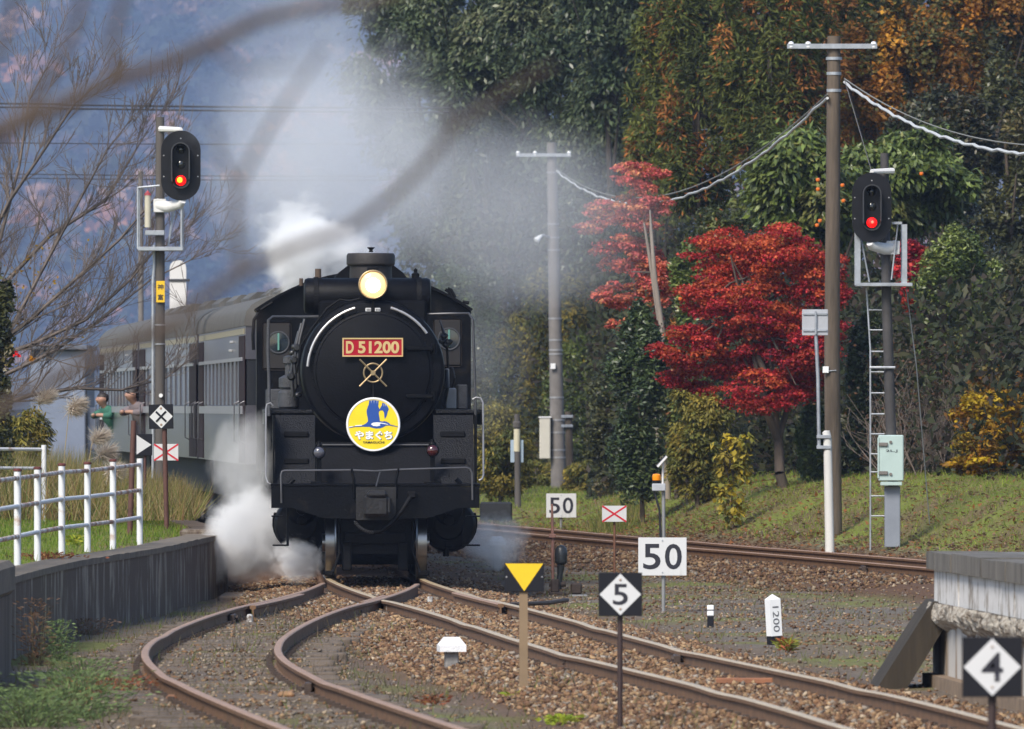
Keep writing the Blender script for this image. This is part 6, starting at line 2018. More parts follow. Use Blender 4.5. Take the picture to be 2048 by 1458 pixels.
# pale twin trunks under the orange maple
L = Loc(1335, 206, 0.75)
o = thing('pale_trunk', 'pale leafless forked trunk below the orange maple', 'tree', L.base)
MB().tube([(0, 0, -0.3), (L.x(1330), 0, L.z(700)), (L.x(1310), 0, L.z(560)), (L.x(1303), 0, L.z(470)), (L.x(1300), 0, L.z(420))], [0.062, 0.055, 0.045, 0.03, 0.014], 10).build('trunk', barkp, o, True)
MB().tube([(L.x(1318), 0.05, L.z(640)), (L.x(1297), 0.05, L.z(500)), (L.x(1288), 0.05, L.z(445))], [0.04, 0.03, 0.014], 8).build('limb', barkp, o, True)
MB().tube([(L.x(1308), 0.05, L.z(545)), (L.x(1262), 0.05, L.z(543))], [0.025, 0.012], 6).build('limb', bark, o, True)
# right-hand shrubs
tree('bush', 'bushy light green shrub right of the right signal ladder', 1915, 600, 110, 170, 197, LIT, EW, 24000, (0.09, 0.04), '', 60, 0.22, LM_G, cat='shrub', tr=0.07)
tree('bush', 'narrow camellia with glinting leaves behind the ladder', 1728, 800, 48, 190, 193, EVG, EW, 10000, (0.09, 0.045), '', 40, 0.25, LM_G, cat='shrub', tr=0.05)
tree('bush', 'tall dark shrub between the signal pole and twiggy thicket', 1830, 700, 60, 150, 201, DRK, EW, 10000, (0.09, 0.04), '', 36, 0.27, LM_G, cat='shrub', tr=0.05)
tree('bush', 'dark green shrub at the right edge above the yellow bush', 2020, 640, 90, 150, 203, DRK, EW, 13000, (0.09, 0.04), '', 44, 0.25, LM_G, cat='shrub', tr=0.05)
tree('bush', 'yellow autumn bush at the right edge', 1990, 880, 105, 125, 181, YEL, [0.34, 0.22, 0.18, 0.14, 0.12], 8500, (0.085, 0.05), '', 44, 0.22, LM_S, cat='shrub', tr=0.05)
tree('bush', 'orange-brown bush above the yellow one', 1985, 790, 75, 70, 186, ORA, [0.2, 0.35, 0.25, 0.15, 0.05], 2200, (0.10, 0.06), '', 24, 0.28, LM_S, cat='shrub', tr=0.04)
# twiggy thicket
L = Loc(1880, 188, 0.85)
o = thing('thicket', 'grey-brown leafless twiggy thicket right of the green signal box', 'shrub', L.base)
segs = []
for i in range(40):
    bxx = random.uniform(-0.75, 0.9)
    grow(segs, (bxx, random.uniform(-0.6, 0.8), -0.1), (random.gauss(0, 0.35), random.gauss(0, 0.3), 1), random.uniform(0.7, 1.15), 0.016, 2, 0.6, 0.2, 0.004)
tubes('twigs', segs, mat('thicket_bark', (0.19, 0.15, 0.125), 0.9), o)
n = 1500
C = np.stack([RNG.normal(0, 0.6, n), RNG.normal(0, 0.4, n), RNG.uniform(0.2, 2.3, n)], 1)
quads('crown', C, unit(n), unit(n), 0.035, 0.022, np.array([(0.12, 0.06, 0.03), (0.07, 0.05, 0.03)])[RNG.choice(2, n)], LM_S, o)
# shrubs along the bank foot, left to right
SH = [(1075, 955, 60, 40, 279, YGR, 4000, 'low olive growth at the foot of the far concrete pole'), (960, 955, 60, 45, 262, DRK, 4000, 'low dark growth behind the dark box'),
      (1170, 960, 50, 40, 262, YGR, 3500, 'low yellow-green growth right of the far pole foot'),
      (1000, 750, 95, 130, 290, YGR, 12000, 'yellow-green bamboo grass shrub left of the far pole'),
      (1090, 690, 80, 130, 288, YGR, 10000, 'pale yellow-green shrub behind the far concrete pole'),
      (1000, 900, 75, 90, 243, YGR, 6500, 'olive shrub around the cream-sleeved cable post'),
      (1190, 660, 85, 120, 286, YGR, 10000, 'olive shrub below the left side of the orange maple'),
      (1170, 810, 90, 130, 284, LIT, 11000, 'green shrub just right of the far pole'),
      (1285, 730, 66, 130, 202, EVG, 9500, 'glossy blue-green camellia below the orange maple'),
      (1235, 850, 75, 100, 230, DRK, 8000, 'dark green shrub above the beacon'),
      (1300, 860, 60, 80, 212, EVG, 6000, 'deep green rounded shrub behind the solar panel'),
      (1355, 720, 42, 90, 206, CYP, 3500, 'feathery green sapling left of the crimson maple'),
      (1395, 860, 70, 85, 200, YGR, 6000, 'yellow-green shrub under the crimson maple'),
      (1625, 870, 34, 90, 194, LIT, 4200, 'upright green shrub behind the white post'),
      (1700, 900, 55, 90, 198, DRK, 5500, 'dark shrub between the wooden pole and ladder'),
      (1560, 830, 75, 80, 208, DRK, 5500, 'dark shrub behind the crimson maple trunk'),
      (1375, 560, 35, 70, 204, LIT, 3000, 'pale green mandarin bush between the two maples'),
      (930, 620, 90, 120, 268, EVG, 8000, 'hazy dark shrub right above the locomotive cab'),
      (945, 820, 60, 120, 262, DRK, 6000, 'dark shrub right beside the locomotive handrail'),
      (1130, 560, 90, 110, 292, DRK, 9000, 'dark shrub behind the far pole at spotlight height'),
      (1450, 480, 90, 90, 222, CYP, 6000, 'low cypress growth above the crimson maple')]
for (px, py, rx, ry, Y, pl, n, lb) in SH:
    w4 = EW if len(pl) == 4 else [0.4, 0.3, 0.2, 0.06, 0.04]
    tree('bush', lb, px, py, rx, ry, Y, pl, w4, int(n * 1.4), (0.11, 0.042), 'droop' if pl is YGR else '', 30, 0.3, LM_S if pl is YGR else LM_G, cat='shrub', tr=0.05, limbs=5)
sap = tree('sapling', 'yellow-leaved sapling in front of the shadowed bank', 1465, 915, 42, 55, 186, [(0.36, 0.27, 0.02), (0.20, 0.19, 0.03), (0.42, 0.33, 0.05), (0.10, 0.12, 0.03)], EW, 420, (0.13, 0.075), 'droop', 16, 0.35, LM_S, cat='shrub', tr=0.02, limbs=6)
# dark undergrowth filling the wood
n = 110000
Y = RNG.uniform(170, 310, n)
fx = np.interp(Y, np.arange(160, 310, 1.0), tab(FARW, np.arange(160, 310, 1.0)))
d = RNG.uniform(5.0, 13.0, n) + np.clip((Y - 225) * 0.03, 0, 2)
X = fx + d
upx = 1024 + X / Y * F
okk = ~((upx < 1175) & (Y < 278))
X, Y = X[okk], Y[okk]
n = len(X)
Z = gz_fast(X, Y) + RNG.random(n) ** 1.4 * np.interp(Y, [170, 215, 245, 310], [2.6, 3.6, 6.0, 8.0])
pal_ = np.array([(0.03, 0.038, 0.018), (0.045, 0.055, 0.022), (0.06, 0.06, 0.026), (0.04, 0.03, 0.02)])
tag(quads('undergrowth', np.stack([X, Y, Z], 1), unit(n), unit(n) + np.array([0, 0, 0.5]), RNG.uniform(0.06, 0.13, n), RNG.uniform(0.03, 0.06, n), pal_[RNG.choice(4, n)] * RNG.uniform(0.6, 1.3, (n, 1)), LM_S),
    'dark leafy undergrowth filling the wood behind the bank', 'undergrowth', kind='stuff')


# ------------------------------------------------------------------ grasses
GLM = leaf_mat('grass_blade', 0.6, 0.25, 0.4)


def grass(name, X, Y, Z, h, w, lean, pal, wts, label, parent=None):
    n = len(X)
    D = np.stack([RNG.normal(0, lean, n), RNG.normal(0, lean, n), np.ones(n)], 1)
    N = unit(n) * np.array([1, 1, 0.1])
    c = np.array(pal)[RNG.choice(len(pal), n, p=wts)] * RNG.uniform(0.7, 1.3, (n, 1))
    o = quads(name, np.stack([X, Y, Z], 1), D, N, h / 2, w, c, GLM, parent, tri=True)
    if label:
        tag(o, label, 'grass', kind='stuff')
    return o


def at_lawn(n, y0, y1, u0, u1, p=1.0):
    Y = RNG.uniform(y0, y1, n)
    u = u0 + (u1 - u0) * RNG.random(n) ** p
    wx = np.interp(Y, np.arange(80, 210, 1.0), tab(WALLX, np.arange(80, 210, 1.0)))
    return wx - 0.33 - u, Y, lawn_h(u) - 0.01


X, Y, Z = at_lawn(36000, 100, 172, 0.12, 5.0)
grass('lawn_grass', X, Y, Z, RNG.uniform(0.03, 0.11, len(X)), 0.006, 0.35, [(0.14, 0.22, 0.02), (0.19, 0.25, 0.03), (0.10, 0.16, 0.02), (0.26, 0.22, 0.07)], [0.4, 0.25, 0.25, 0.1],
      'bright green short grass of the left lawn')
# tall dry grass in front of the coaches
n = 26000
Y = RNG.uniform(151, 186, n)
pxx = RNG.uniform(-60, 470, n)
X = (pxx - 1024) / F * Y
ok = (X < np.interp(Y, [150, 160, 181, 201], [-4.1, -4.25, -5.35, -7.0]))
X, Y, pxx = X[ok], Y[ok], pxx[ok]
n = len(X)
mh = np.interp(pxx, [-60, 60, 150, 240, 330, 400, 470], [1.25, 1.1, 1.0, 0.8, 0.62, 0.55, 0.4])
hh = RNG.random(n) ** 0.7 * mh
grass('dry_grass', X, Y, np.full(n, 0.6), hh, RNG.uniform(0.004, 0.010, n), 0.42, [(0.30, 0.22, 0.09), (0.36, 0.29, 0.14), (0.20, 0.20, 0.05), (0.13, 0.16, 0.04), (0.24, 0.14, 0.06)], [0.27, 0.2, 0.23, 0.2, 0.1],
      'tall yellow-brown dry grass between the lawn and the coaches')
# pampas grass plumes
plm = leaf_mat('pampas_plume', 0.9, 0.1, 0.5)
for i, (px, py, Y, bend, lb) in enumerate(((152, 805, 166, 0.9, 'pampas grass plume arching beside the blue-grey shed'), (198, 872, 161, 0.6, 'upper broad pampas plume below the passenger'), (212, 902, 158, 0.9, 'drooping pampas plume left of the bare brown post'),
                                           (228, 940, 156, 1.0, 'lowest pale pampas plume beside the wedge sign'), (92, 790, 172, 0.5, 'small grey pampas plume at the far left'))):
    L = Loc(px - 28, Y, 0.6)
    o = thing('pampas_grass', lb, 'grass', L.base, 0, 'pampas grass by the lawn')
    tip = Vector((L.x(px), 0, L.z(py)))
    st = [Vector((0, 0, -0.1)), Vector((tip.x * 0.2, 0, tip.z * 0.55)), Vector((tip.x * 0.5, 0, tip.z * 0.92)), tip]
    MB().tube(st, [0.008, 0.006, 0.005, 0.004], 6).build('stem', mat('straw', (0.35, 0.27, 0.12), 0.8), o)
    n = 1500
    t = RNG.random(n)
    base = np.array([st[2].lerp(tip, q)[:] for q in t])
    D = np.stack([np.full(n, 0.55) + RNG.normal(0, 0.35, n), RNG.normal(0, 0.35, n), 0.45 - bend * RNG.random(n)], 1)
    c = np.array([(0.60, 0.52, 0.43), (0.70, 0.63, 0.54), (0.50, 0.41, 0.33)])[RNG.choice(3, n)]
    quads('plume', base, D, unit(n), RNG.uniform(0.05, 0.13, n), 0.007, c, plm, o, tri=True)
# bank grass right of the far track
n = 66000
Y = RNG.uniform(148, 282, n)
fx = np.interp(Y, np.arange(140, 290, 1.0), tab(FARW, np.arange(140, 290, 1.0)))
X = fx + RNG.uniform(1.75, 5.6, n) + np.where(Y > 222, RNG.uniform(0, 5, n), 0)
Z = gz_fast(X, Y) - 0.01
pn1 = np.array([nz(a, b_, 0.55) for a, b_ in zip(X, Y)])
ok = RNG.random(n) < np.clip(0.62 - pn1 * 1.6, 0.1, 1)
X, Y, Z = X[ok], Y[ok], Z[ok]
grass('bank_grass', X, Y, Z, RNG.uniform(0.04, 0.14, len(X)), 0.008, 0.5, [(0.19, 0.27, 0.03), (0.27, 0.32, 0.045), (0.30, 0.25, 0.10), (0.14, 0.20, 0.03)], [0.36, 0.26, 0.24, 0.14],
      'patchy green grass on the bank beside the far track')
n = 1100
pxx = RNG.normal(1228, 46, n)
Y = RNG.uniform(200, 212, n)
X = (pxx - 1024) / F * Y
Z = gz_fast(X, Y) - 0.02
grass('tall_grass', X, Y, Z, RNG.uniform(0.15, 0.55, n) * np.exp(-((pxx - 1235) / 70) ** 2), 0.009, 0.35, [(0.20, 0.20, 0.05), (0.28, 0.23, 0.08), (0.10, 0.14, 0.03)], [0.4, 0.3, 0.3], 'tall wispy grass tuft left of the amber beacon')
n = 9000
Y = RNG.uniform(148, 225, n)
fx = np.interp(Y, np.arange(140, 230, 1.0), tab(FARW, np.arange(140, 230, 1.0)))
X = fx + 1.3 + np.abs(RNG.normal(0, 1.6, n))
Z = gz_fast(X, Y) + RNG.uniform(0.005, 0.05, n)
tag(quads('leaf_litter', np.stack([X, Y, Z], 1), unit(n) * np.array([1, 1, 0.3]), unit(n) * 0.4 + np.array([0, 0, 1]), RNG.uniform(0.025, 0.06, n), RNG.uniform(0.015, 0.035, n),
          np.array([(0.20, 0.12, 0.06), (0.28, 0.19, 0.10), (0.13, 0.08, 0.05), (0.30, 0.12, 0.04)])[RNG.choice(4, n)], LM_S), 'brown fallen leaves scattered on the bank', 'leaves', kind='stuff')
# thin weeds on the yard
n = 30000
Y = RNG.uniform(75, 136, n)
sx = np.interp(Y, np.arange(70, 140, 1.0), tab(SIDE, np.arange(70, 140, 1.0)))
X = sx + RNG.uniform(-2.2, 3.0, n)
mxx = np.interp(Y, np.arange(70, 140, 1.0), tab(MAIN, np.arange(70, 140, 1.0)))
wl = np.interp(Y, np.arange(70, 140, 1.0), tab(WALLX, np.arange(70, 140, 1.0)))
pn1 = np.array([nz(a, b_, 0.8) for a, b_ in zip(X, Y)])
ok = (RNG.random(n) < np.clip(0.25 - pn1 * 1.8, 0.04, 1)) & (X < mxx - 0.9) & (X > wl + 0.1)
X, Y = X[ok], Y[ok]
grass('yard_weeds', X, Y, gz_fast(X, Y) - 0.01, RNG.random(len(X)) ** 2 * 0.16 + 0.02, 0.005, 0.45, [(0.17, 0.13, 0.08), (0.13, 0.16, 0.03), (0.10, 0.085, 0.06), (0.20, 0.17, 0.09)], [0.35, 0.22, 0.25, 0.18],
      'sparse brown and green weeds between the siding rails')
n = 16000
Y = RNG.uniform(80, 165, n)
mxx = np.interp(Y, np.arange(70, 170, 1.0), tab(MAIN, np.arange(70, 170, 1.0)))
fx = np.interp(Y, np.arange(70, 170, 1.0), tab(FARW, np.arange(70, 170, 1.0)))
X = mxx + RNG.uniform(1.7, 8.5, n)
pn1 = np.array([nz(a, b_, 0.6) for a, b_ in zip(X, Y)])
ok = (X < fx - 2.2) & (RNG.random(n) < np.clip(0.3 - pn1 * 1.8, 0.05, 1)) & ~((Y < 97.5) & (X > 2.95))
X, Y = X[ok], Y[ok]
grass('yard_weeds', X, Y, gz_fast(X, Y) - 0.01, RNG.random(len(X)) ** 2 * 0.15 + 0.02, 0.006, 0.45, [(0.17, 0.14, 0.08), (0.15, 0.17, 0.04), (0.11, 0.09, 0.06), (0.20, 0.18, 0.09)], [0.3, 0.3, 0.22, 0.18],
      'thin weeds on the bare ground around the 1200 post')


def weed(label, px, py, size, h, pal, n, leafw=0.03, leaf=0.07):
    p = on(px, py, -0.24)
    if px < 300 and py < 1120:
        p = on(px, py, 0.5)
    o = thing('weed_clump', label, 'weed', p, 0, 'weeds on the yard')
    C = np.stack([RNG.normal(0, size / 2, n), RNG.normal(0, size / 1.4, n), RNG.random(n) ** 1.2 * h], 1)
    c = np.array(pal)[RNG.choice(len(pal), n)] * RNG.uniform(0.7, 1.3, (n, 1))
    D = np.stack([C[:, 0] * 2 / size + RNG.normal(0, 0.4, n), RNG.normal(0, 0.5, n), RNG.uniform(-0.2, 1, n)], 1)
    quads('leaves', C, D, unit(n) + np.array([0, -0.3, 0.6]), RNG.uniform(0.6, 1.2, n) * leaf / 2, RNG.uniform(0.6, 1.2, n) * leafw / 2, c, LM_S, o)
    segs = []
    for i in range(max(4, n // 50)):
        q = Vector((random.gauss(0, size / 2), random.gauss(0, size / 1.5), 0))
        segs.append(((q * 0.5)[:], (q + Vector((0, 0, h * random.uniform(0.5, 1.0))))[:], 0.004, 0.002))
    tubes('stems', segs, mat('weed_stem', (0.11, 0.10, 0.05), 0.8), o)
    return o


GW = [(0.12, 0.20, 0.03), (0.17, 0.25, 0.05), (0.08, 0.14, 0.03)]
BG = [(0.30, 0.36, 0.02), (0.22, 0.30, 0.02), (0.36, 0.36, 0.04)]
RD = [(0.24, 0.07, 0.03), (0.30, 0.14, 0.05), (0.16, 0.06, 0.03)]
PU = [(0.14, 0.20, 0.07), (0.17, 0.24, 0.08), (0.10, 0.15, 0.06)]
for a in (('leafy pale green weed clump in the lower left corner', 150, 1440, 0.42, 0.36, PU, 2600, 0.012, 0.055), ('green weed clump at the foot of the near platform block', 60, 1455, 0.4, 0.28, PU, 2000, 0.012, 0.055),
          ('tall green weed against the old platform wall', 118, 1318, 0.16, 0.36, PU, 700, 0.012, 0.05), ('green weeds above the lower left clump', 165, 1370, 0.34, 0.22, PU, 1000, 0.012, 0.05),
          ('rust-red weeds between the lower left clump and siding', 225, 1405, 0.42, 0.20, RD, 900, 0.015, 0.06), ('dead brown weed against the wall near the platform block', 70, 1330, 0.16, 0.60, [(0.16, 0.09, 0.05), (0.12, 0.07, 0.04)], 500, 0.015, 0.06),
          ('low brown weeds at the wall foot', 170, 1268, 0.3, 0.16, [(0.16, 0.10, 0.06), (0.20, 0.13, 0.09)], 400, 0.015, 0.05),
          ('bright lime weed beside the tan signpost', 1112, 1358, 0.13, 0.08, BG, 160, 0.03, 0.08), ('lime weed at the foot of the tan signpost', 1035, 1402, 0.10, 0.06, BG, 110, 0.03, 0.07),
          ('lime weed near the bottom edge left of the numeral 5 post', 1125, 1450, 0.13, 0.07, BG, 140, 0.03, 0.07), ('green weed between the main rails', 1440, 1376, 0.14, 0.07, GW, 150, 0.03, 0.08),
          ('red-tipped weed at the foot of the 1200 post', 1573, 1300, 0.10, 0.11, [(0.30, 0.28, 0.03), (0.20, 0.22, 0.03), (0.36, 0.10, 0.04)], 150, 0.025, 0.09), ('lime weed beside the nearer white-capped marker', 950, 1342, 0.12, 0.06, BG, 110, 0.03, 0.06),
          ('green weed tuft at the siding rail', 372, 1408, 0.16, 0.09, GW, 150, 0.03, 0.08), ('orange-brown weed left of the tan signpost', 862, 1408, 0.12, 0.07, RD, 120, 0.02, 0.06),
          ('red weeds under the near fence posts', 92, 1118, 0.30, 0.07, RD, 320, 0.02, 0.05), ('yellow-green weed behind the middle fence post', 147, 1092, 0.10, 0.12, BG, 130, 0.025, 0.08)):
    weed(*a)

# ------------------------------------------------------------------ bare tree at the left
def px_tree(o, limbs, Y, seglist, r0, r1, kids, klen, kdepth, dj=0.8, rmin=0.004, up=0.12):
    for lb in limbs:
        off = random.uniform(-dj, dj)
        pts = [at(a, b_, Y) - o.location + Vector((0, off * (i / max(len(lb) - 1, 1)), 0)) for i, (a, b_) in enumerate(lb)]
        n = len(pts) - 1
        for i in range(n):
            ra = r0 + (r1 - r0) * i / n
            rb = r0 + (r1 - r0) * (i + 1) / n
            for s in range(3):
                a = pts[i].lerp(pts[i + 1], s / 3)
                b_ = pts[i].lerp(pts[i + 1], (s + 1) / 3)
                seglist.append((a[:], b_[:], ra + (rb - ra) * s / 3, ra + (rb - ra) * (s + 1) / 3))
                for _ in range(kids):
                    d = (pts[i + 1] - pts[i]).normalized()
                    dd = d + Vector((random.gauss(0, 0.5), random.gauss(0, 0.4), random.gauss(0.18, 0.45)))
                    grow(seglist, b_, dd, klen * random.uniform(0.4, 1.1), max(rb * 0.4, rmin), kdepth, 0.38, up, rmin)


bt_ = thing('bare_tree', 'leafless grey tree with fine twigs at the left edge, in front of the mountain', 'tree', (at(-75, 0, 179).x, 179, 0.6))
segs = []
LB = [[(-60, 760), (10, 680), (90, 530), (160, 400), (215, 300), (272, 228)], [(-50, 720), (60, 640), (150, 560), (240, 480), (300, 410), (335, 370)],
      [(-60, 730), (60, 690), (170, 640), (260, 560), (310, 500), (380, 470)], [(-60, 830), (60, 790), (150, 776), (240, 780), (330, 755), (400, 700)],
      [(-60, 650), (0, 480), (40, 330), (60, 200), (110, 110)], [(-60, 640), (100, 470), (210, 400), (270, 300), (300, 250)],
      [(-60, 780), (40, 735), (110, 700), (200, 640), (300, 560), (420, 500)], [(-60, 560), (20, 400), (90, 300), (150, 210), (200, 170)]]
px_tree(bt_, LB, 179, segs, 0.046, 0.008, 2, 0.72, 2, 1.0, 0.0042, 0.2)
tubes('crown', segs, twigm, bt_)
tks = []
tp_ = [Vector((0, 0, -0.3)), Vector((0.05, 0, 0.6)), Vector((0.1, 0, 1.6)), Vector((0.0, 0, 2.6)), Vector((0.05, 0, 3.6))]
for i in range(4):
    tks.append((tp_[i][:], tp_[i + 1][:], 0.16 - 0.02 * i, 0.14 - 0.02 * i))
tubes('trunk', tks, bark, bt_, 8)
n = 130
C = np.array([at(random.gauss(60, 60), random.gauss(560, 50), 179)[:] for _ in range(n)]) - np.array(bt_.location[:])
quads('last_leaves', C, unit(n), unit(n), 0.03, 0.02, np.array([(0.42, 0.26, 0.01), (0.3, 0.16, 0.02)])[RNG.choice(2, n)], LM_S, bt_)
n = 16
for nm, px, py, cc in (('red_leaf_cluster', 33, 708, (0.75, 0.01, 0.01)), ('orange_leaf_cluster', 64, 718, (0.45, 0.20, 0.02))):
    C = np.array([at(random.gauss(px, 3.5), random.gauss(py, 3), 178)[:] for _ in range(n)]) - np.array(bt_.location[:])
    quads(nm, C, unit(n), unit(n), 0.03, 0.022, np.tile(np.array(cc), (n, 1)), LM_S, bt_)
tree('bush', 'dark ivy-green shrub at the far left edge behind the bare tree', -15, 650, 55, 130, 156, DRK, EW, 5000, (0.10, 0.05), '', 24, 0.3, LM_G, cat='shrub', tr=0.05)
tree('bush', 'olive shrub in the tall dry grass at the left edge', 30, 880, 70, 70, 166, YGR, EW, 3500, (0.11, 0.03), 'droop', 24, 0.3, LM_S, cat='shrub', tr=0.03)

# ------------------------------------------------------------------ out-of-focus branches close to the camera
ft = thing('foreground_tree', 'blurred bare branches reaching across the top left close to the camera', 'tree', (-3.50, 15.5, -0.25))
segs = []
pxs = F / 18.0


def limb(pts, r0, r1):
    q = [at(a, b_, 15.5 + dz) - ft.location for a, b_, dz in pts]
    r0, r1 = r0 * 0.7, r1 * 0.7
    n = len(q) - 1
    for i in range(n):
        segs.append((q[i][:], q[i + 1][:], r0 + (r1 - r0) * i / n, r0 + (r1 - r0) * (i + 1) / n))


limb([(-4200, 900, 0.1), (-1000, 430, 0.2), (-300, 330, 0.1), (-40, 275, 0), (100, 222, 0), (230, 160, 0), (330, 130, 0), (420, 88, 0), (520, 38, 0), (620, 15, 0), (720, 4, 0), (900, -40, 0)], 0.022, 0.008)
limb([(232, 160, 0), (222, 90, 0), (240, 20, 0), (262, -60, 0)], 0.011, 0.007)
limb([(-4200, 1300, 0.1), (-1000, 1000, 0.2), (-300, 900, 0), (-30, 835, 0), (120, 752, 0), (250, 690, 0), (340, 645, 0), (480, 545, 0), (600, 490, 0), (700, 455, 0), (790, 388, 0), (850, 330, 0), (905, 258, 0), (1000, 190, 0), (1070, 148, 0), (1110, 130, 0)], 0.016, 0.004)
limb([(905, 258, 0), (892, 225, 0), (888, 195, 0)], 0.006, 0.003)
limb([(480, 545, 0), (470, 450, 0), (475, 370, 0), (540, 250, 0), (610, 150, 0), (650, 90, 0)], 0.008, 0.003)
limb([(475, 370, 0), (440, 310, 0), (430, 240, 0)], 0.005, 0.003)
limb([(-1000, 430, 0.2), (-200, 410, 0), (-20, 300, 0), (60, 210, 0), (110, 140, 0), (150, 60, 0), (170, -30, 0)], 0.014, 0.008)
limb([(-1000, 430, 0.2), (-200, 150, 0.3), (0, 110, 0.3), (20, 40, 0.3), (30, -40, 0.3)], 0.010, 0.008)
limb([(-1000, 1000, 0.2), (-200, 640, 0.3), (0, 520, 0.3), (60, 420, 0.3), (140, 380, 0.3), (260, 300, 0.3)], 0.008, 0.003)
limb([(250, 690, 0), (380, 660, 0), (520, 640, 0)], 0.007, 0.003)
limb([(420, 88, 0), (480, 140, 0), (600, 130, 0)], 0.005, 0.002)
tubes('branches', segs, mat('dark_branch_bark', (0.075, 0.055, 0.045), 0.9), ft, 8)
tubes('trunk', [((0, 0, -0.1), (0.02, 0, 1.2), 0.07, 0.06), ((0.02, 0, 1.2), (0.0, 0.05, 2.3), 0.06, 0.05), ((0.0, 0.05, 2.3), (0.1, 0.1, 3.6), 0.05, 0.03)], bark, ft, 10)

# ------------------------------------------------------------------ smoke and steam
def vol_mat(name, dens, col, nscale, aniso, lo, hi, power=1.0, stretch=(1, 1, 1), seed=0.0, erode=0.75):
    m = bpy.data.materials.new(name)
    m.use_nodes = True
    nt = m.node_tree
    nt.nodes.remove(nt.nodes['Principled BSDF'])
    pv = nt.nodes.new('ShaderNodeVolumePrincipled')
    pv.inputs['Color'].default_value = (*col, 1)
    pv.inputs['Anisotropy'].default_value = aniso
    nt.links.new(pv.outputs[0], nt.nodes['Material Output'].inputs['Volume'])
    tc = nt.nodes.new('ShaderNodeTexCoord')
    ln_ = nt.nodes.new('ShaderNodeVectorMath')
    ln_.operation = 'LENGTH'
    nt.links.new(tc.outputs['Object'], ln_.inputs[0])
    fall = nt.nodes.new('ShaderNodeMapRange')
    fall.interpolation_type = 'SMOOTHSTEP'
    fall.inputs[1].default_value = 0.98
    fall.inputs[2].default_value = 0.15
    fall.inputs[3].default_value = 0.0
    fall.inputs[4].default_value = 1.0
    nt.links.new(ln_.outputs['Value'], fall.inputs[0])
    mp = nt.nodes.new('ShaderNodeMapping')
    mp.inputs['Scale'].default_value = stretch
    mp.inputs['Location'].default_value = (seed, seed * 0.7, seed * 1.3)
    nt.links.new(tc.outputs['Object'], mp.inputs[0])
    nn = nt.nodes.new('ShaderNodeTexNoise')
    nn.inputs['Scale'].default_value = nscale
    nn.inputs['Detail'].default_value = 4
    nn.inputs['Roughness'].default_value = 0.6
    nn.inputs['Distortion'].default_value = 0.6
    nt.links.new(mp.outputs[0], nn.inputs['Vector'])
    mr = nt.nodes.new('ShaderNodeMapRange')
    mr.inputs[1].default_value = lo
    mr.inputs[2].default_value = hi
    nt.links.new(nn.outputs[0], mr.inputs[0])
    # the noise eats into the soft edge: max(0, falloff - (1 - noise) * erode), so the outline is ragged
    e1 = nt.nodes.new('ShaderNodeMath')
    e1.operation = 'MULTIPLY_ADD'
    e1.inputs[1].default_value = erode
    e1.inputs[2].default_value = -erode
    nt.links.new(mr.outputs[0], e1.inputs[0])
    a = nt.nodes.new('ShaderNodeMath')
    a.operation = 'ADD'
    a.use_clamp = True
    nt.links.new(fall.outputs[0], a.inputs[0])
    nt.links.new(e1.outputs[0], a.inputs[1])
    b = nt.nodes.new('ShaderNodeMath')
    b.operation = 'MULTIPLY'
    b.inputs[1].default_value = dens
    nt.links.new(a.outputs[0], b.inputs[0])
    nt.links.new(b.outputs[0], pv.inputs['Density'])
    return m


ico = bmesh.new()
bmesh.ops.create_icosphere(ico, subdivisions=3, radius=1.0)
ico_me = bpy.data.meshes.new('puff')
ico.to_mesh(ico_me)
ico.free()


def puff(name, label, px, py, Y, rx, ry, depth, dens, col, nscale, lo=0.35, hi=0.7, aniso=-0.2, roll=0.0, seed=0.0, stretch=(1, 1, 1), erode=0.75):
    k = F / Y
    me = ico_me.copy()
    me.name = name
    me.materials.append(vol_mat(name + '_vapour', dens, col, nscale, aniso if 'steam' in name else 0.0, lo, hi, 1.0, stretch, seed, erode))
    o = bpy.data.objects.new(name, me)
    COL.objects.link(o)
    o.location = at(px, py, Y)
    o.scale = (rx / k, depth, ry / k)
    o.rotation_euler = (0, roll, 0)
    return tag(o, label, 'steam' if 'steam' in name else 'smoke', kind='stuff')


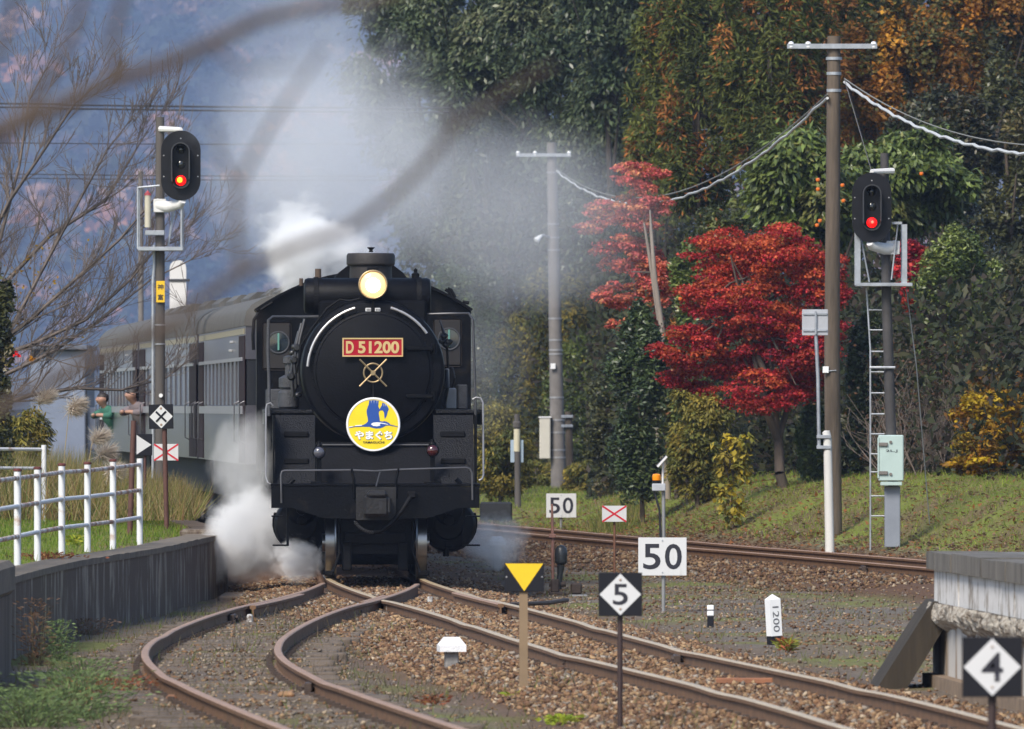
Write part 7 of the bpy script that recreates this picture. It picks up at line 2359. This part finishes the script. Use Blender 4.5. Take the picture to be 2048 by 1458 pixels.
WH = (0.985, 0.985, 0.99)
GR = (0.93, 0.94, 0.97)
puff('smoke_plume', 'broad grey smoke plume rising behind the locomotive', 640, 330, 178, 390, 420, 9, 0.26, GR, 2.2, 0.30, 0.75, seed=1.0, erode=0.5)
puff('smoke_plume', 'thin grey smoke drifting right across the evergreens', 985, 410, 188, 540, 340, 9, 0.115, GR, 2.0, 0.30, 0.75, seed=5.0, roll=0.3, erode=0.6)
puff('smoke_plume', 'faint smoke haze over the shrubs right of the cab', 960, 720, 215, 190, 300, 8, 0.045, GR, 2.2, 0.30, 0.75, seed=9.0)
puff('smoke_plume', 'pale smoke reaching the top of the picture over the mountain', 600, 60, 230, 300, 300, 10, 0.07, GR, 2.0, 0.3, 0.75, seed=13.0)
puff('steam_cloud', 'bright white safety-valve steam left of the chimney', 630, 525, 151, 170, 150, 1.9, 10.0, WH, 2.6, 0.3, 0.75, seed=2.0, roll=-0.4)
puff('steam_cloud', 'wisps of white steam above the cab roof', 590, 470, 152.5, 140, 130, 1.5, 4.0, WH, 3.0, 0.45, 0.7, seed=6.0, roll=0.3)
puff('steam_cloud', 'dense white steam billowing from the left cylinder to the ground', 500, 1066, 142.6, 150, 165, 1.8, 7.0, WH, 2.4, 0.28, 0.75, seed=3.0, roll=0.25, erode=0.8)
puff('steam_cloud', 'thin white steam rising beside the left handrail', 485, 930, 144, 110, 190, 1.5, 1.3, WH, 2.4, 0.3, 0.75, seed=4.0)
puff('steam_cloud', 'small white jet beside the left leading wheel', 598, 1118, 141.3, 75, 60, 0.7, 9.0, WH, 2.2, 0.3, 0.6, seed=8.0)
puff('steam_cloud', 'thin steam wisps right of the right cylinder', 985, 1080, 143, 115, 100, 1.2, 3.2, WH, 2.2, 0.35, 0.7, seed=7.0)

# ------------------------------------------------------------------ haze
hzm = bpy.data.materials.new('haze_air')
hzm.use_nodes = True
nt = hzm.node_tree
nt.nodes.remove(nt.nodes['Principled BSDF'])
pv = nt.nodes.new('ShaderNodeVolumePrincipled')
pv.inputs['Color'].default_value = (0.50, 0.65, 1.0, 1)
pv.inputs['Density'].default_value = 0.00011
pv.inputs['Anisotropy'].default_value = 0.0
nt.links.new(pv.outputs[0], nt.nodes['Material Output'].inputs['Volume'])
tag(MB().box((-740, -80, -2.5), (740, 10260, 720)).build('haze', hzm), 'thin blue haze in the air', 'haze', kind='stuff')
